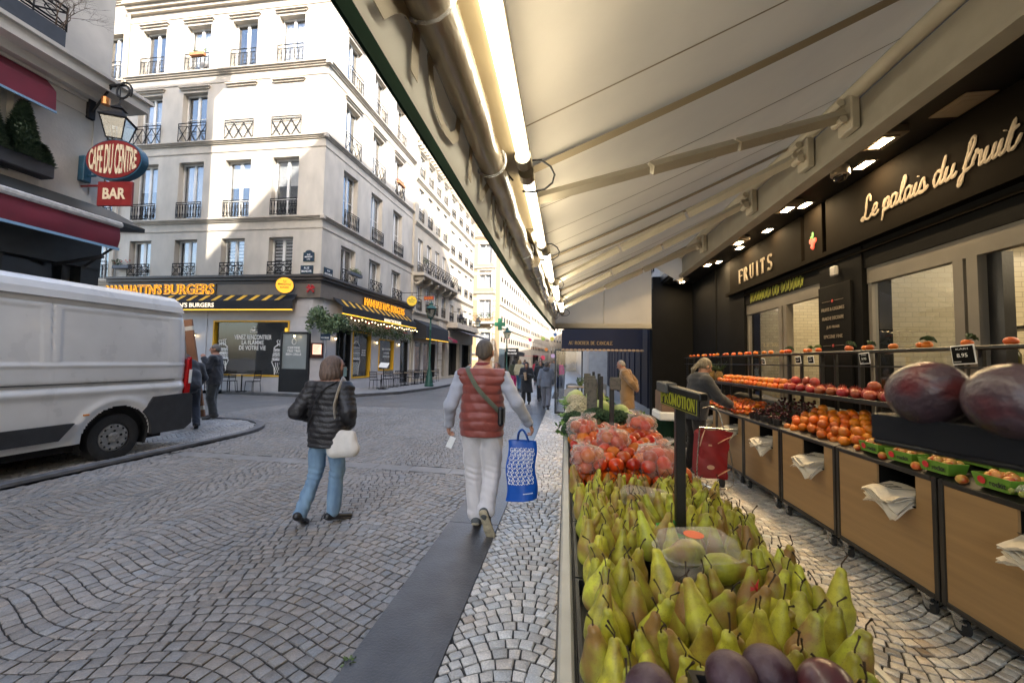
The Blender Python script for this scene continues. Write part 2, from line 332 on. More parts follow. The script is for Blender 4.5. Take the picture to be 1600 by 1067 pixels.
setts('corner_pavement_setts', -9.4, -6.6, 3.3, 9.0, pip([(-6.63, -6), (-6.63, 7.2)]+arc(-8.35, 7.2, 1.72, 0, 90)+[(-30, 8.92), (-30, -6)]), 1.3, .16, .09, .09, (.36, .34, .32), .13, pave_m, zt=.045)
sheet_obj('corner_pavement', cornL, .035, K['joint'], z0=-.01)
ck = [(-6.45, -6), (-6.45, 7.2)]+arc(-8.35, 7.2, 1.9, 0, 90)+[(-30, 9.1)]+[(-30, 8.95)]+arc(-8.35, 7.2, 1.75, 90, 0)+[(-6.6, 7.2), (-6.6, -6)]
sheet_obj('kerb', ck, .075, K['kerb'], z0=-.01)
# granite slabs of the gutter and the crossing strip
mb = MB()
for k in range(-2, 60):
    y = 3.88+k*2.05
    if k >= 12: mb.box((-1.12, y+.006, -.01), (-.62, y+2.044, .016)); continue
    mb.bbox((-1.125, y+.004, -.03), (-.632, y+2.046, .02), .005)
tag(mb.build('gutter_slab', K['slab'], smooth=True), kind='structure')
mk('slab_pale', (.27, .26, .25), .5, var=.25, vs=5, bump=.4, bs=60, dirt=.2)
mb = MB(); x = -6.3; a = -.035
while x < -1.3:
    x2 = min(x+random.uniform(.5, .75), -1.14); mb.prism([(x+.004, 5.5-a*0-.035*(x+1.1)), (x2-.004, 5.5-.035*(x2+1.1)), (x2-.004, 5.76-.035*(x2+1.1)), (x+.004, 5.76-.035*(x+1.1))], -.02, .011); x = x2
tag(mb.build('crossing_strip', K['slab_pale']), kind='structure')
pavB = [(-40, 15.3), (-14.6, 15.3), (-10.2, 14.9), (-8.7, 15.6), (-7.6, 17.5), (-7.1, 21), (-6.9, 60), (-6.5, 120), (-40, 120)]
sheet_obj('far_pavement', pavB, .12, mk('asphalt_pave', (.30, .29, .275), .6, var=.25, vs=3, bump=.4, bs=60), z0=-.01)
mb = MB()
for i in range(7):
    (xa, ya), (xb, yb) = pavB[i], pavB[i+1]; d = Vector((xb-xa, yb-ya)).normalized(); n = Vector((d.y, -d.x))*-.16
    mb.prism([(xa, ya), (xb, yb), (xb+n.x, yb+n.y), (xa+n.x, ya+n.y)], -.01, .127)
tag(mb.build('far_kerb', K['kerb']), kind='structure')

# ================================================================ FACADES
def wallh(mb, W, z0, z1, ops, depth, X, u0=0):
    us = sorted(set([u0, W]+[a for o in ops for a in o[:2]])); zs = sorted(set([z0, z1]+[a for o in ops for a in o[2:4]]))
    hit = lambda u, z: any(a < u < b and c < z < d for a, b, c, d in ops)
    for i in range(len(us)-1):
        j = 0
        while j < len(zs)-1:
            if hit((us[i]+us[i+1])/2, (zs[j]+zs[j+1])/2): j += 1; continue
            k = j
            while k+1 < len(zs)-1 and not hit((us[i]+us[i+1])/2, (zs[k+1]+zs[k+2])/2): k += 1
            mb.quad((us[i], zs[j], 0), (us[i+1], zs[j], 0), (us[i+1], zs[k+1], 0), (us[i], zs[k+1], 0), X); j = k+1
    for a, b, c, d in ops:
        mb.quad((a, c, 0), (a, c, -depth), (a, d, -depth), (a, d, 0), X); mb.quad((b, c, -depth), (b, c, 0), (b, d, 0), (b, d, -depth), X)
        mb.quad((a, c, 0), (b, c, 0), (b, c, -depth), (a, c, -depth), X); mb.quad((a, d, -depth), (b, d, -depth), (b, d, 0), (a, d, 0), X)
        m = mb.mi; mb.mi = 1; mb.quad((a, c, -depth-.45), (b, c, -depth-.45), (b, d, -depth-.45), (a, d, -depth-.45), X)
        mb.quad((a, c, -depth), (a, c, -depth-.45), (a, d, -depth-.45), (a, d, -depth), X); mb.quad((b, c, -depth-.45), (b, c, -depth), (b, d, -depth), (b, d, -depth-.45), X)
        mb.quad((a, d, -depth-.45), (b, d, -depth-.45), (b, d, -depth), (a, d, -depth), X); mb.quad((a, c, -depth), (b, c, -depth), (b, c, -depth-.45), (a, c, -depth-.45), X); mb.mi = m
def place(o, X, parent):
    l = rootloc(parent); o.parent = parent; o.matrix_basis = Matrix.Translation(-l) @ X; return o
_wp = {}
def window(bld, X, op, curtain=0, transom=(.45,), depth=.22, leaves=2, fm=None):
    a, b, c, d = op; w_, h = b-a, d-c; key = (round(w_, 2), round(h, 2), curtain, transom, leaves, fm)
    if key not in _wp:
        f = MB(); t = .075; f.mi = 0
        f.box((0, 0, -.04), (t, h, .03)); f.box((w_-t, 0, -.04), (w_, h, .03)); f.box((t, h-t, -.04), (w_-t, h, .03)); f.box((t, 0, -.04), (w_-t, t, .03))
        for i in range(1, leaves): x = w_*i/leaves; f.box((x-.062, t, -.035), (x+.062, h-t, .035))
        for tr in transom:
            for i in range(leaves):
                f.box((w_*i/leaves+.05, h*tr-.014, -.02), (w_*(i+1)/leaves-.05, h*tr+.014, .02))
        p = MB(); p.box((t, t, -.006), (w_-t, h-t, .006))
        q = MB()
        if curtain in (1, 3):     # hanging curtains, folded
            for s_ in (0, 1):
                cw = w_*(.42 if curtain == 1 else .5); n = 12; P = []
                for k in range(n+1):
                    x = (.05+cw*k/n) if s_ == 0 else (w_-.05-cw*k/n); z = -.12+.025*sin(k*2.2+s_); P.append((x, z))
                q.sheet([[(x, .06, z) for x, z in P], [(x, h-.06, z) for x, z in P]])
        if curtain == 2:          # striped roller blind
            y = h-.07
            while y > .08: q.box((.06, y-.085, -.1), (w_-.06, y, -.095)); y -= .155
        if curtain == 4: q.box((.06, h*.55, -.1), (w_-.06, h-.06, -.095))
        _wp[key] = (f.build('window', fm or K['frame_white']), p.build('pane', K['glass']), q.build('curtain', K['curtain']) if curtain else None, [0])
    f, p, q, used = _wp[key]
    if used[0]: f2 = f.copy(); p2 = p.copy(); q2 = q.copy() if q else None; [COL.objects.link(o) for o in (f2, p2, q2) if o]
    else: f2, p2, q2 = f, p, q; used[0] = 1
    place(f2, X @ Matrix.Translation((a, c, -depth)), bld); p2.parent = f2
    if q2: q2.parent = f2
    return f2
_rl = {}
def railing(bld, X, u0, u1, z0, z1, style, out=.06, name='window_railing'):
    w_, h = u1-u0, z1-z0; key = (round(w_, 2), round(h, 2), style)
    if key not in _rl:
        m = MB(); T = .015; B = lambda a, b, r=T: m.tube([(a[0], a[1], 0), (b[0], b[1], 0)], r*1.4, 4)
        B((0, h), (w_, h), .018); B((0, .03), (w_, .03), .012); B((0, 0), (0, h), .013); B((w_, 0), (w_, h), .013)
        if style == 'lattice':
            B((0, h*.85), (w_, h*.85)); B((0, h*.5), (w_, h*.5), .006)
            n = 3
            for i in range(n):
                a, b = w_*i/n, w_*(i+1)/n; B((a, .03), (b, h*.85)); B((b, .03), (a, h*.85))
        elif style == 'scroll':
            B((0, h*.78), (w_, h*.78)); n = max(3, int(w_/.2))
            for i in range(n):
                cx = w_*(i+.5)/n; r = w_/n*.42
                for ry, cy in ((h*.28, h*.4), (h*.12, h*.62)):
                    m.tube([(cx+r*cos(t*pi/5), cy+ry*sin(t*pi/5), 0) for t in range(11)], .008, 4, cap=False)
                B((w_*i/n, 0), (w_*i/n, h*.78))
        elif style == 'baluster':
            B((0, h*.88), (w_, h*.88)); n = max(5, int(w_/.13))
            for i in range(n):
                cx = w_*(i+.5)/n; m.tube([(cx, .03, 0), (cx, h*.2, 0), (cx, h*.35, 0), (cx, h*.7, 0), (cx, h*.88, 0)], [.012, .035, .012, .028, .01], 6)
        else:
            B((0, h*.8), (w_, h*.8)); B((0, h*.2), (w_, h*.2)); n = 3 if w_ < 2 else int(w_/.45)
            for i in range(n):
                a, b = w_*i/n, w_*(i+1)/n; B((a, h*.2), (b, h*.8), .011); B((b, h*.2), (a, h*.8), .011); B((a, 0), (a, h), .011)
                cx = (a+b)/2; m.tube([(cx+.09*cos(t*pi/4), h*.5+.09*sin(t*pi/4), 0) for t in range(9)], .01, 4, cap=False); B((cx, h*.8), (cx, h))
        _rl[key] = (m.build(name, K['iron']), [0])
    o, used = _rl[key]
    if used[0]: o = o.copy(); COL.objects.link(o)
    else: used[0] = 1
    o.name = name
    return place(o, X @ Matrix.Translation((u0, z0, out)), bld)
def cornice(mb, X, u0, u1, z, h=.22, out=.16, ext=0):
    """moulded string course: three stepped fillets"""
    for k, (a, b, c) in enumerate(((0, .35, .35), (.35, .7, .65), (.7, 1, 1))):
        mb.box((u0-ext*out*c, z-h+h*a, -.02), (u1+ext*out*c, z-h+h*b-.001, out*c), X)
def hood(mb, X, a, b, z): mb.box((a-.1, z+.12, 0), (b+.1, z+.2, .07), X); mb.box((a-.16, z+.2, 0), (b+.16, z+.25, .14), X)

# ---------------------------------------------------------------- corner building with the burger restaurant
bd = thing('corner_building', 'cream five storey corner building above the burger restaurant', 'building', (-10.66, 15.9, 0))
XF = frame((-10.66, 15.9, 0), (1, 0, 0)); XS = frame((-10.66, 15.9, 0), (sin(radians(2.5)), cos(radians(2.5)), 0))
SL = 9.2
rows = [(14.98, 17.25), (11.6, 13.95), (7.95, 10.6), (5.2, 6.95)]
colF = [-9.78, -7.36, -4.93, -2.55]; wwF = 1.3
colS = [1.42, 3.92, 6.42]; wwS = 1.2
fm = MB(); fo = []; so_ = []
for r, (z0, z1) in enumerate(rows):
    for i, c in enumerate(colF):
        if r == 1 and i > 1: continue
        fo.append((c, c+wwF*(.9 if r == 3 else 1), z0, z1, r, i))
    for i, c in enumerate(colS): so_.append((c, c+wwS, z0, z1, r, i))
wallh(fm, 0, 4.9, 18.9, [o[:4] for o in fo], .28, XF, -10.6); wallh(fm, SL, 4.9, 18.9, [o[:4] for o in so_], .28, XS)
fm.quad((-10.6, 18.9, 0), (0, 18.9, 0), (0, 18.9, -9), (-10.6, 18.9, -9), XF)
fm.quad((SL, 4.9, 0), (SL, 4.9, -9), (SL, 18.9, -9), (SL, 18.9, 0), XS)
fm.build('wall', [K['stucco'], K['dark_room']], bd)
tm = MB()
for z, h, o in ((14.9, .2, .2), (11.52, .16, .16), (7.85, .16, .17), (18.5, .45, .4)):
    cornice(tm, XF, -10.6, 0, z, h, o, 0); cornice(tm, XS, 0, SL, z, h, o, 0)
    X_ = XF @ Matrix.Translation((0, 0, 0)); tm.box((-.02, z-h, -.02), (o*.9, z-.001, o*.9), X_)
    tm.box((-10.6, z-h-.38, 0), (0, z-h-.33, .03), XF); tm.box((0, z-h-.38, 0), (SL, z-h-.33, .03), XS)
for i in (0, 1, 2, 3):
    for r in (0, 1): hood(tm, XF, colF[i], colF[i]+wwF, rows[r][1])
for i in range(3):
    for r in (0, 1): hood(tm, XS, colS[i], colS[i]+wwS, rows[r][1])
for i in (2, 3):    # blind windows: shallow recess frame
    pass
tm.build('cornice', K['stucco_trim'], bd)
cur = {0: (0, 3, 0, 1), 1: (1, 0, 0, 0), 2: (4, 1, 4, 4), 3: (1, 1, 2, 2)}
for a, b, c, d, r, i in fo:
    window(bd, XF, (a+.02, b-.02, c, d), cur[r][i], (.5,) if r == 1 else ((.3,) if r == 2 else ()), .26)
for a, b, c, d, r, i in so_: window(bd, XS, (a+.02, b-.02, c, d), (0, 1, 1)[i] if r > 1 else 0, (.5,) if r in (1, 2) else (), .26)
st = ['scroll', 'lattice', 'baluster', 'cross']; rh = [.82, .84, .72, .62]
for r in range(4):
    for i, c in enumerate(colF):
        w_ = wwF*(.9 if r == 3 else 1); railing(bd, XF, c-(.1 if r == 1 else -.02), c+w_+(.06 if r == 1 else 0), rows[r][0]-(.08 if r == 1 else 0), rows[r][0]+rh[r], st[r])
    for i, c in enumerate(colS): railing(bd, XS, c-(.08 if r == 1 else -.02), c+wwS+.04, rows[r][0]-(.05 if r == 1 else 0), rows[r][0]+rh[r], st[r], .1)
mb = MB(XF); mb.tube([(-10.5, 4.9, .1), (-10.5, 18.3, .1)], .055, 10)
for z in (6, 9, 12, 15): mb.tube([(-10.5, z, .1), (-10.5, z+.06, .1)], .075, 10)
mb.build('downpipe', K['stucco_trim'], bd)
# flower pots on the sills
def leafclump(mb, c, r, n, s=.03, flat=1):
    for i in range(n):
        d = Vector((random.gauss(0, 1), random.gauss(0, 1), random.gauss(0, 1)*flat)).normalized(); q = random.random()**.5
        p = Vector(c)+Vector((d.x*r[0], d.y*r[1], d.z*r[2]))*q
        a = Vector((random.gauss(0, 1), random.gauss(0, 1), random.gauss(0, 1))).normalized(); b = a.cross(d).normalized() if a.cross(d).length > .01 else Vector((1, 0, 0))
        u = (d*.6+a*.6).normalized()*s*random.uniform(.7, 1.4); v = b*s*.4
        mb.add([p-v*.4, p+u*.5-v, p+u, p+u*.5+v], [(0, 1, 2, 3)])
mk('leaf', (.05, .085, .025), .5, col2=(.02, .045, .015), vs=9); mk('leaf_light', (.13, .17, .04), .5, col2=(.05, .09, .02), vs=9); mk('conifer', (.09, .13, .075), .6, col2=(.03, .06, .035), vs=14)
mk('terracotta', (.5, .2, .09), .8, var=.2); mk('red_flower', (.5, .03, .02), .6)
def planter(label, c, L_, n, leafm, potm, along=(1, 0), fl=0, hh=.14):
    t = thing('planter', label, 'planter', c); m = MB(); ax = Vector((along[0], along[1], 0)); X = frame(c, ax, (0, 0, 1)); m.X = X
    m.bbox((-L_/2, 0, -.09), (L_/2, .16, .09), .015); m.build('box', potm, t)
    l = MB()
    for i in range(n): leafclump(l, Vector(c)+ax*random.uniform(-L_/2, L_/2)+Vector((0, 0, .16+hh*.5)), (.12, .12, hh), 60, .05)
    l.build('plant', leafm, t)
    if fl:
        l = MB(); [l.ell((Vector(c)+ax*random.uniform(-L_/2, L_/2)+Vector((0, 0, .2+random.uniform(.02, hh)))), (.03, .03, .025), 6) for _ in range(fl)]; l.build('flower', K['red_flower'], t)
m = MB(); leafclump(m, (-1.11, 2.03, .02), (.035, .03, .015), 40, .018); tag(m.build('weed', K['leaf_light']), 'tiny green weed growing at the edge of the gutter slabs', 'weed')
planter('terracotta trough of leaves on a top floor window ledge', (-17.25, 15.78, 15.62), .75, 3, K['leaf_light'], K['terracotta'])
planter('dark trough with red flowers on the first floor sill by the cafe signs', (-20.55, 15.72, 5.6), .9, 4, K['leaf'], K['slate'], fl=7, hh=.2)
planter('green trough on the sill above the restaurant side awning', (-10.3, 18.1, 5.62), 1.1, 6, K['leaf_light'], K['slate'], (0.04, 1), hh=.16)
planter('trough of small orange blooms on a side street sill', (-10.2, 22.9, 12.3), .9, 4, K['red_flower'], K['terracotta'], (0.04, 1), hh=.08)
# adjoining building far up the side street (seen left of the downpipe)
b0 = thing('side_street_building', 'cream building seen past the downpipe up the side street', 'building', (-21.3, 15.9, 0))
X0 = frame((-21.3, 15.9, 0), (1, 0, 0)); m = MB(); ops = [(-1.35-k*2.5, -.25-k*2.5, z0, z1) for k in range(4) for z0, z1 in rows]
wallh(m, 0, 0, 19.6, ops, .28, X0, -11); m.quad((0, 0, 0), (0, 0, -6), (0, 19.6, -6), (0, 19.6, 0), X0); m.build('wall', [K['stucco_pale'], K['dark_room']], b0)
for o in ops: window(b0, X0, o, 0, (.4,), .25); railing(b0, X0, o[0], o[1], o[2], o[2]+.8, 'scroll')
m = MB()
for z in (18.9, 14.8, 11.4, 7.8, 5.1): cornice(m, X0, -11, 0, z, .2, .2)
m.build('cornice', K['stucco_trim'], b0)
# ================================================================ RESTAURANT GROUND FLOOR
mk('shop_white', (.52, .51, .52), .5, var=.08, vs=3, bump=.08, bs=40, dirt=.12)
mk('taupe', (.16, .13, .1), .5, var=.15, vs=4); mk('taupe_dark', (.07, .055, .045), .5, var=.2, vs=5)
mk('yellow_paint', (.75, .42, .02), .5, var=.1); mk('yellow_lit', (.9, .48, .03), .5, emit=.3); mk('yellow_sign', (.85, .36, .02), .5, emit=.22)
mk('awning_black', (.02, .02, .022), .85, var=.3, vs=6, bump=.3, bs=30); mk('text_white', (.8, .8, .78), .6)
mk('bulb', (1, .72, .35), .4, emit=3.5); mk('red_ribbon', (.5, .015, .02), .5, var=.3, vs=20)
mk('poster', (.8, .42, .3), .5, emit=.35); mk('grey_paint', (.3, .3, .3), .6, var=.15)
def lathe_thing(name, label, cat, prof, m, loc, n=20, group=None):
    o = MB().lathe(prof, n).build(name, m, smooth=True); o.location = loc; return tag(o, label, cat, group)
def X_at(Xb, u, z, n=0): return Xb @ Matrix.Translation((u, z, n))
gm = MB(); FW_, zc = 10.6, 4.9     # front ground floor wall; local u from -10.6 to -.35 (cut corner)
fops = [(-5.1, -1.35, .75, 3.22), (-9.6, -6.6, .75, 3.22)]
wallh(gm, -.3, .1, zc, fops, .2, XF, -10.6)
sops = [(1.3, 2.45, .13, 3.0), (2.62, 4.35, .62, 3.0), (5.2, 7.0, .95, 2.75), (7.9, 8.9, .13, 2.8)]
wallh(gm, SL, .1, zc, sops, .2, XS, .3)
pa = XF @ Vector((-.3, 0, 0)); pb = XS @ Vector((.3, 0, 0))
gm.quad((pa.x, pa.y, .1), (pb.x, pb.y, .1), (pb.x, pb.y, zc), (pa.x, pa.y, zc))
gm.box((-10.6, .1, .002), (-5.35, .55, .05), XF); gm.box((-1.1, .1, .002), (-.3, .5, .05), XF); gm.box((2.5, .1, .002), (7.6, .42, .05), XS)
for a, b in ((-6.4, -5.3), (-1.05, -.35)):      # raised panels on piers
    for c, d in ((.65, 1.5), (1.6, 3.3), (3.4, 4.0)):
        gm.box((a+.12, c, .002), (b-.12, d, .022), XF)
for a, b in ((4.5, 5.1), (7.1, 7.8)):
    for c, d in ((.6, 1.5), (1.6, 3.0)): gm.box((a+.08, c, .002), (b-.08, d, .022), XS)
gm.build('shopfront', [K['shop_white'], K['dark_room']], bd)
m = MB()
m.box((-10.6, 4.22, 0.002), (-.02, 4.84, .13), XF); m.box((.02, 4.22, 0.002), (SL, 4.84, .13), XS); m.box((-.04, 4.22, -.2), (.128, 4.84, .128), XF)
m.build('fascia', K['taupe'], bd)
m = MB()
for z, o, h in ((5.2, .34, .1), (5.09, .26, .12), (4.96, .16, .12)):
    m.box((-10.6, z-h, 0), (0, z, o), XF); m.box((0, z-h, 0), (SL, z, o), XS); m.box((-.02, z-h, -.02), (o-.003, z-.002, o-.003), XF)
m.build('shop_cornice', K['taupe_dark'], bd)
# window frames of the shop front
def shopwin(X, o, t=.07, fmat=None, mull=()):
    a, b, c, d = o; f = MB(X)
    f.box((a, c, -.16), (a+t, d, .03)); f.box((b-t, c, -.16), (b, d, .03)); f.box((a+t, c, -.16), (b-t, c+t, .03)); f.box((a+t, d-t, -.16), (b-t, d, .03))
    for mx_ in mull: f.box((mx_-.025, c+t, -.14), (mx_+.025, d-t, .0))
    w_ = f.build('shop_window', fmat or K['yellow_paint'], bd); p = MB(X); p.box((a+t, c+t, -.1), (b-t, d-t, -.09)); p.build('pane', K['glass_shop'], w_); return w_
w1 = shopwin(XF, fops[0]); shopwin(XF, fops[1]); w2 = shopwin(XS, sops[1]); w3 = shopwin(XS, sops[2]); shopwin(XS, sops[0], .06, K['black_paint'], (1.9,)); shopwin(XS, sops[3], .06, K['black_paint'])
# room behind: dim interior with a counter glow and lamps
it = thing('restaurant_interior', 'dim restaurant room with hanging bulbs behind the shop windows', 'room', (-13.5, 17, .12))
m = MB(); m.box((-18, 19.5, .1), (-10.9, 19.6, 3.9)); m.box((-16.4, 16.45, .1), (-16.3, 19.5, 3.9)); m.box((-17, 16.4, 3.9), (-10.9, 19.6, 4)); m.box((-13.2, 17.6, .1), (-12.7, 18.0, 3.9)); m.build('back_wall', K['black_matte'], it)
m = MB(); m.box((-16, 19.3, .12), (-12, 19.45, 1.2)); m.box((-10.7-3.4, 23.2, .12), (-13.9, 25.6, 3)); m.build('bar_counter', K['taupe'], it)
m = MB(); [m.ell((x, y, z), (.05, .05, .05), 8) for x, y, z in ((-14.6, 17.2, 3.0), (-13.9, 17.4, 3.05), (-12.6, 17, 3.0), (-12.3, 17.5, 2.9), (-12.2, 17.2, 2.7), (-13, 17.1, 3.1))]
m.tube([(-15.0, 16.9, 2.7), (-14.7, 16.9, 2.98)], .03, 6); m.build('bulb', K['bulb'], it)
m = MB(); m.bbox((-12.72, 16.5, 2.1), (-12.56, 16.55, 2.95), .03); m.build('neon_tag', K['yellow_lit'], it)
# palm in the window
pl = thing('palm_plant', 'potted palm standing inside the restaurant window', 'plant', (-12.75, 16.7, .12)); m = MB()
m.lathe([(.16, 0), (.2, .4), (.18, .41), (.02, .42)], 12, c=(-12.75, 16.7, .12)); m.build('pot', K['black_paint'], pl); m = MB()
for i in range(22):
    a = random.uniform(0, 2*pi); e = random.uniform(.2, 1); P = [Vector((-12.75, 16.7, .5+1.0*k/6+.35*k/6*e)) + Vector((cos(a), sin(a)*.35, 0))*(.9*(k/6)**1.3*(1.2-e*.5)) - Vector((0, 0, .5*(k/6)**3)) for k in range(7)]
    for k in range(2, 6):
        for sgn in (-1, 1):
            d = (P[k+1]-P[k]).normalized(); s_ = d.cross(Vector((0, 0, 1))).normalized()*sgn
            for f_ in (0, .33, .66): q = P[k].lerp(P[k+1], f_); m.add([q, q+d*.05+s_*.03, q+d*.2+s_*.12-Vector((0, 0, .05)), q+d*.05-s_*.0], [(0, 1, 2, 3)])
m.build('frond', K['leaf'], pl)
# lettering on the glass (parts of the windows)
m = MB()
for tx, x0, x1, z0, z1 in (('VENEZ RENCONTRER', -14.76, -12.93, 2.38, 2.59), ('LA FLAMME', -14.38, -13.3, 2.15, 2.34), ('DE VOTRE VIE', -14.5, -13.19, 1.91, 2.1), ('BURGERS', -14.0, -13.62, 2.69, 2.74)):
    m.text(tx, x1-x0, z1-z0, XF @ Matrix.Translation((x0+10.66, z0, -.085)), .004, 0, .012)
m.tube([(XF @ Vector((-13.82+10.66+.09*cos(t*pi/6), 2.86+.09*sin(t*pi/6), -.08))) for t in range(13)], .012, 5)
m.tube([(XF @ Vector((-13.98+10.66, 2.8, -.08))), (XF @ Vector((-13.62+10.66, 2.8, -.08)))], .008, 5)
m.build('lettering', K['text_white'], w1)
def burger(X, cx, z0, w_, h, par):     # white line drawing of a tall stacked burger on the pane
    b = MB(X); y = z0+.05*h; k = 0
    L_ = lambda pts, r=.014: b.tube([(p[0], p[1], -.08) for p in pts], r, 4, flat=.4)
    L_([(cx-w_*.3, z0), (cx-w_*.34, z0+h*.2), (cx-w_*.5, z0+h*.36), (cx-w_*.38, z0+h*.4), (cx+w_*.38, z0+h*.4), (cx+w_*.5, z0+h*.36), (cx+w_*.34, z0+h*.2), (cx+w_*.3, z0)], .02)
    for i in range(6): x = cx-w_*.28+w_*.11*i; L_([(x, z0+h*.03), (x+.03, z0+h*.1), (x-.02, z0+h*.17), (x+.03, z0+h*.24), (x, z0+h*.33)], .016)
    for j in range(7):
        zz = z0+h*(.42+.045*j); ww = w_*(.48-.012*j)
        L_([(cx-ww+2*ww*i/16, zz+.018*sin(i*1.9+j)) for i in range(17)], .013 if j % 3 else .026)
    L_([(cx-w_*.4+.8*w_*i/12, z0+h*.73+h*.12*sin(pi*i/12)) for i in range(13)], .024)
    for i in range(4): x = cx-w_*.22+w_*.14*i; L_([(x, z0+h*.78), (x+.04, z0+h*.86), (x-.02, z0+h*.92), (x+.05, z0+h*(.96+.01*i))], .018)
    b.build('burger_drawing', K['text_white'], par)
burger(XF, -15.35+10.66, .92, .7, 1.5, w1); burger(XF, -12.45+10.66, .84, .85, 1.6, w1); burger(XS, 3.1, .75, .8, 2.05, w2)
m = MB()
for tx, a, b, z0, z1 in (('VENEZ RENCONTRER', 5.75, 6.75, 2.12, 2.24), ('LA FLAMME', 5.95, 6.6, 1.9, 2.02), ('DE VOTRE VIE', 5.88, 6.65, 1.7, 1.82), ('CERTIFIE', 3.62, 4.0, 2.0, 2.08), ('TRES TRES', 3.62, 4.0, 1.88, 1.96), ('BIEN GRILLE', 3.6, 4.02, 1.76, 1.84)):
    m.text(tx, b-a, z1-z0, XS @ Matrix.Translation((a, z0, -.085)), .004, 0, .01)
m.build('lettering', K['text_white'], w3)
# black glazed board by the corner
t = thing('menu_board', 'tall black board with grey glass panel left of the corner pier', 'board', (-11.5, 15.8, .12))
m = MB(XF)
for a, b, c, d in ((-1.67, -1.58, .12, 2.72), (-.42, -.3, .12, 2.72), (-1.58, -.42, 2.64, 2.72), (-1.58, -.42, .12, 1.12)): m.box((a, c, .05), (b, d, .13))
m.build('frame', K['black_paint'], t); m = MB(XF); m.box((-1.58, 1.12, .06), (-.42, 2.64, .09)); m.build('glass_panel', mat('board_glass', (.25, .28, .28), .15, var=.1, vs=2), t)
m = MB(XF)
for tx, a, b, z in (('CERTIFIE', -1.33, -.75, 1.98), ('TRES TRES', -1.36, -.72, 1.84), ('BIEN GRILLE', -1.4, -.68, 1.7)): m.text(tx, b-a, .1, X_at(Matrix(), a, z, .094), .004, 0, .012)
m.tube([(-1.04+.1*cos(i*pi/6), 2.3+.13*sin(i*pi/6), .095) for i in range(13)], .01, 4); m.build('lettering', K['text_white'], t)
# lit menu case
t = thing('menu_case', 'lit menu in a brown case on the white corner pier', 'menu', (-10.8, 15.7, 1.6)); d45 = (pb-pa).normalized(); XC = frame((pa.x, pa.y, 0), d45, (0, 0, 1)); m = MB(XC)
for a, b, c, d in ((-.02, .05, 1.6, 2.26), (.41, .48, 1.6, 2.26), (.05, .41, 2.2, 2.26), (.05, .41, 1.6, 1.76)): m.box((a, c, .01), (b, d, .1))
m.build('frame', mat('case_brown', (.06, .02, .015), .4), t); m = MB(XC); m.box((.05, 1.76, .01), (.41, 2.2, .03)); m.build('menu_sheet', K['poster'], t)
m = MB(XC); [m.box((.1, 2.13-k*.035, .031), (.1+random.uniform(.1, .26), 2.138-k*.035, .033)) for k in range(9)]; m.build('print', K['taupe'], t)
# signs
def letters(name, label, txt, X, w_, h, mm, back=None, depth=.05, shear=.0, bold=.02, cat='sign', loc=None):
    t = thing(name, label, cat, tuple((X @ Vector((w_/2, 0, 0)))))
    m = MB(); m.text(txt, w_, h, X, depth, shear, bold); le = m.build('lettering', mm, t); m = MB(); m.text(txt, w_*.99, h*.86, X @ Matrix.Translation((w_*.005, h*.07, depth+.003)), .004, shear, -.012); m.build('letter_face', mat('letter_face', (.32, .1, .01), .5) if 'letter_face' not in bpy.data.materials else bpy.data.materials['letter_face'], le)
    if back: b = MB(X); b.bbox((-.07, -.06, -.03), (w_+.07, h+.05, -.002), .01); b.build('backing', back, t)
    return t
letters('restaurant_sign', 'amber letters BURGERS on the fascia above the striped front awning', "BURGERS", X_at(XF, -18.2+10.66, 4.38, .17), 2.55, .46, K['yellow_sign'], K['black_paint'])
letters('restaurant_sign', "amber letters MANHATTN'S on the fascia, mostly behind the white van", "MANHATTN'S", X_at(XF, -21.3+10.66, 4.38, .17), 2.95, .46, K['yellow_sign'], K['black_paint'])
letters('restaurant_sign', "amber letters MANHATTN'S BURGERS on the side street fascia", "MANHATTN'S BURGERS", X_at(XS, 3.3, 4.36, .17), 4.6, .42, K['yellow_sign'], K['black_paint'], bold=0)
def disc_sign(name, label, c, r, nrm, th, face, side, lines, arm=None):
    t = thing(name, label, 'sign', c); n = Vector(nrm).normalized(); u = Vector((-n.y, n.x, 0)); X = Matrix(((u.x, 0, n.x, c[0]), (u.y, 0, n.y, c[1]), (u.z, 1, n.z, c[2]), (0, 0, 0, 1)))
    m = MB(X); m.lathe([(r, -th/2), (r, th/2-.005)], 32); m.build('rim', side, t, smooth=True)
    m = MB(X); m.lathe([(r*.93, th/2-.004), (r*.93, th/2+.004)], 32); m.build('face', face, t, smooth=True)
    m = MB(X)
    for tx, y, w_, h in lines: m.text(tx, w_*r, h*r, Matrix.Translation((-w_*r/2, y*r, th/2+.006)), .004, 0, .015)
    m.tube([(-.12*r, .62*r, th/2+.006), (-.05*r, .3*r, th/2+.006), (.12*r, .36*r, th/2+.006), (.1*r, .6*r, th/2+.006)], .03*r, 4); m.build('lettering', K['black_paint'], t)
    if arm: m = MB(); [m.tube(a, .018, 6) for a in arm]; m.build('bracket', K['iron'], t)
disc_sign('round_sign', 'round amber sign with black rim at the corner of the restaurant', (-11.9, 15.35, 4.66), .36, (.5, -1, 0), .14, K['yellow_sign'], K['black_paint'], (("MANHATTN'S", -.02, 1.35, .26), ('BURGERS', -.36, .9, .2)), [[(-11.9, 15.4, 4.66), (-11.9, 15.8, 4.66)]])
c2 = XS @ Vector((7.4, 5.2, .9))
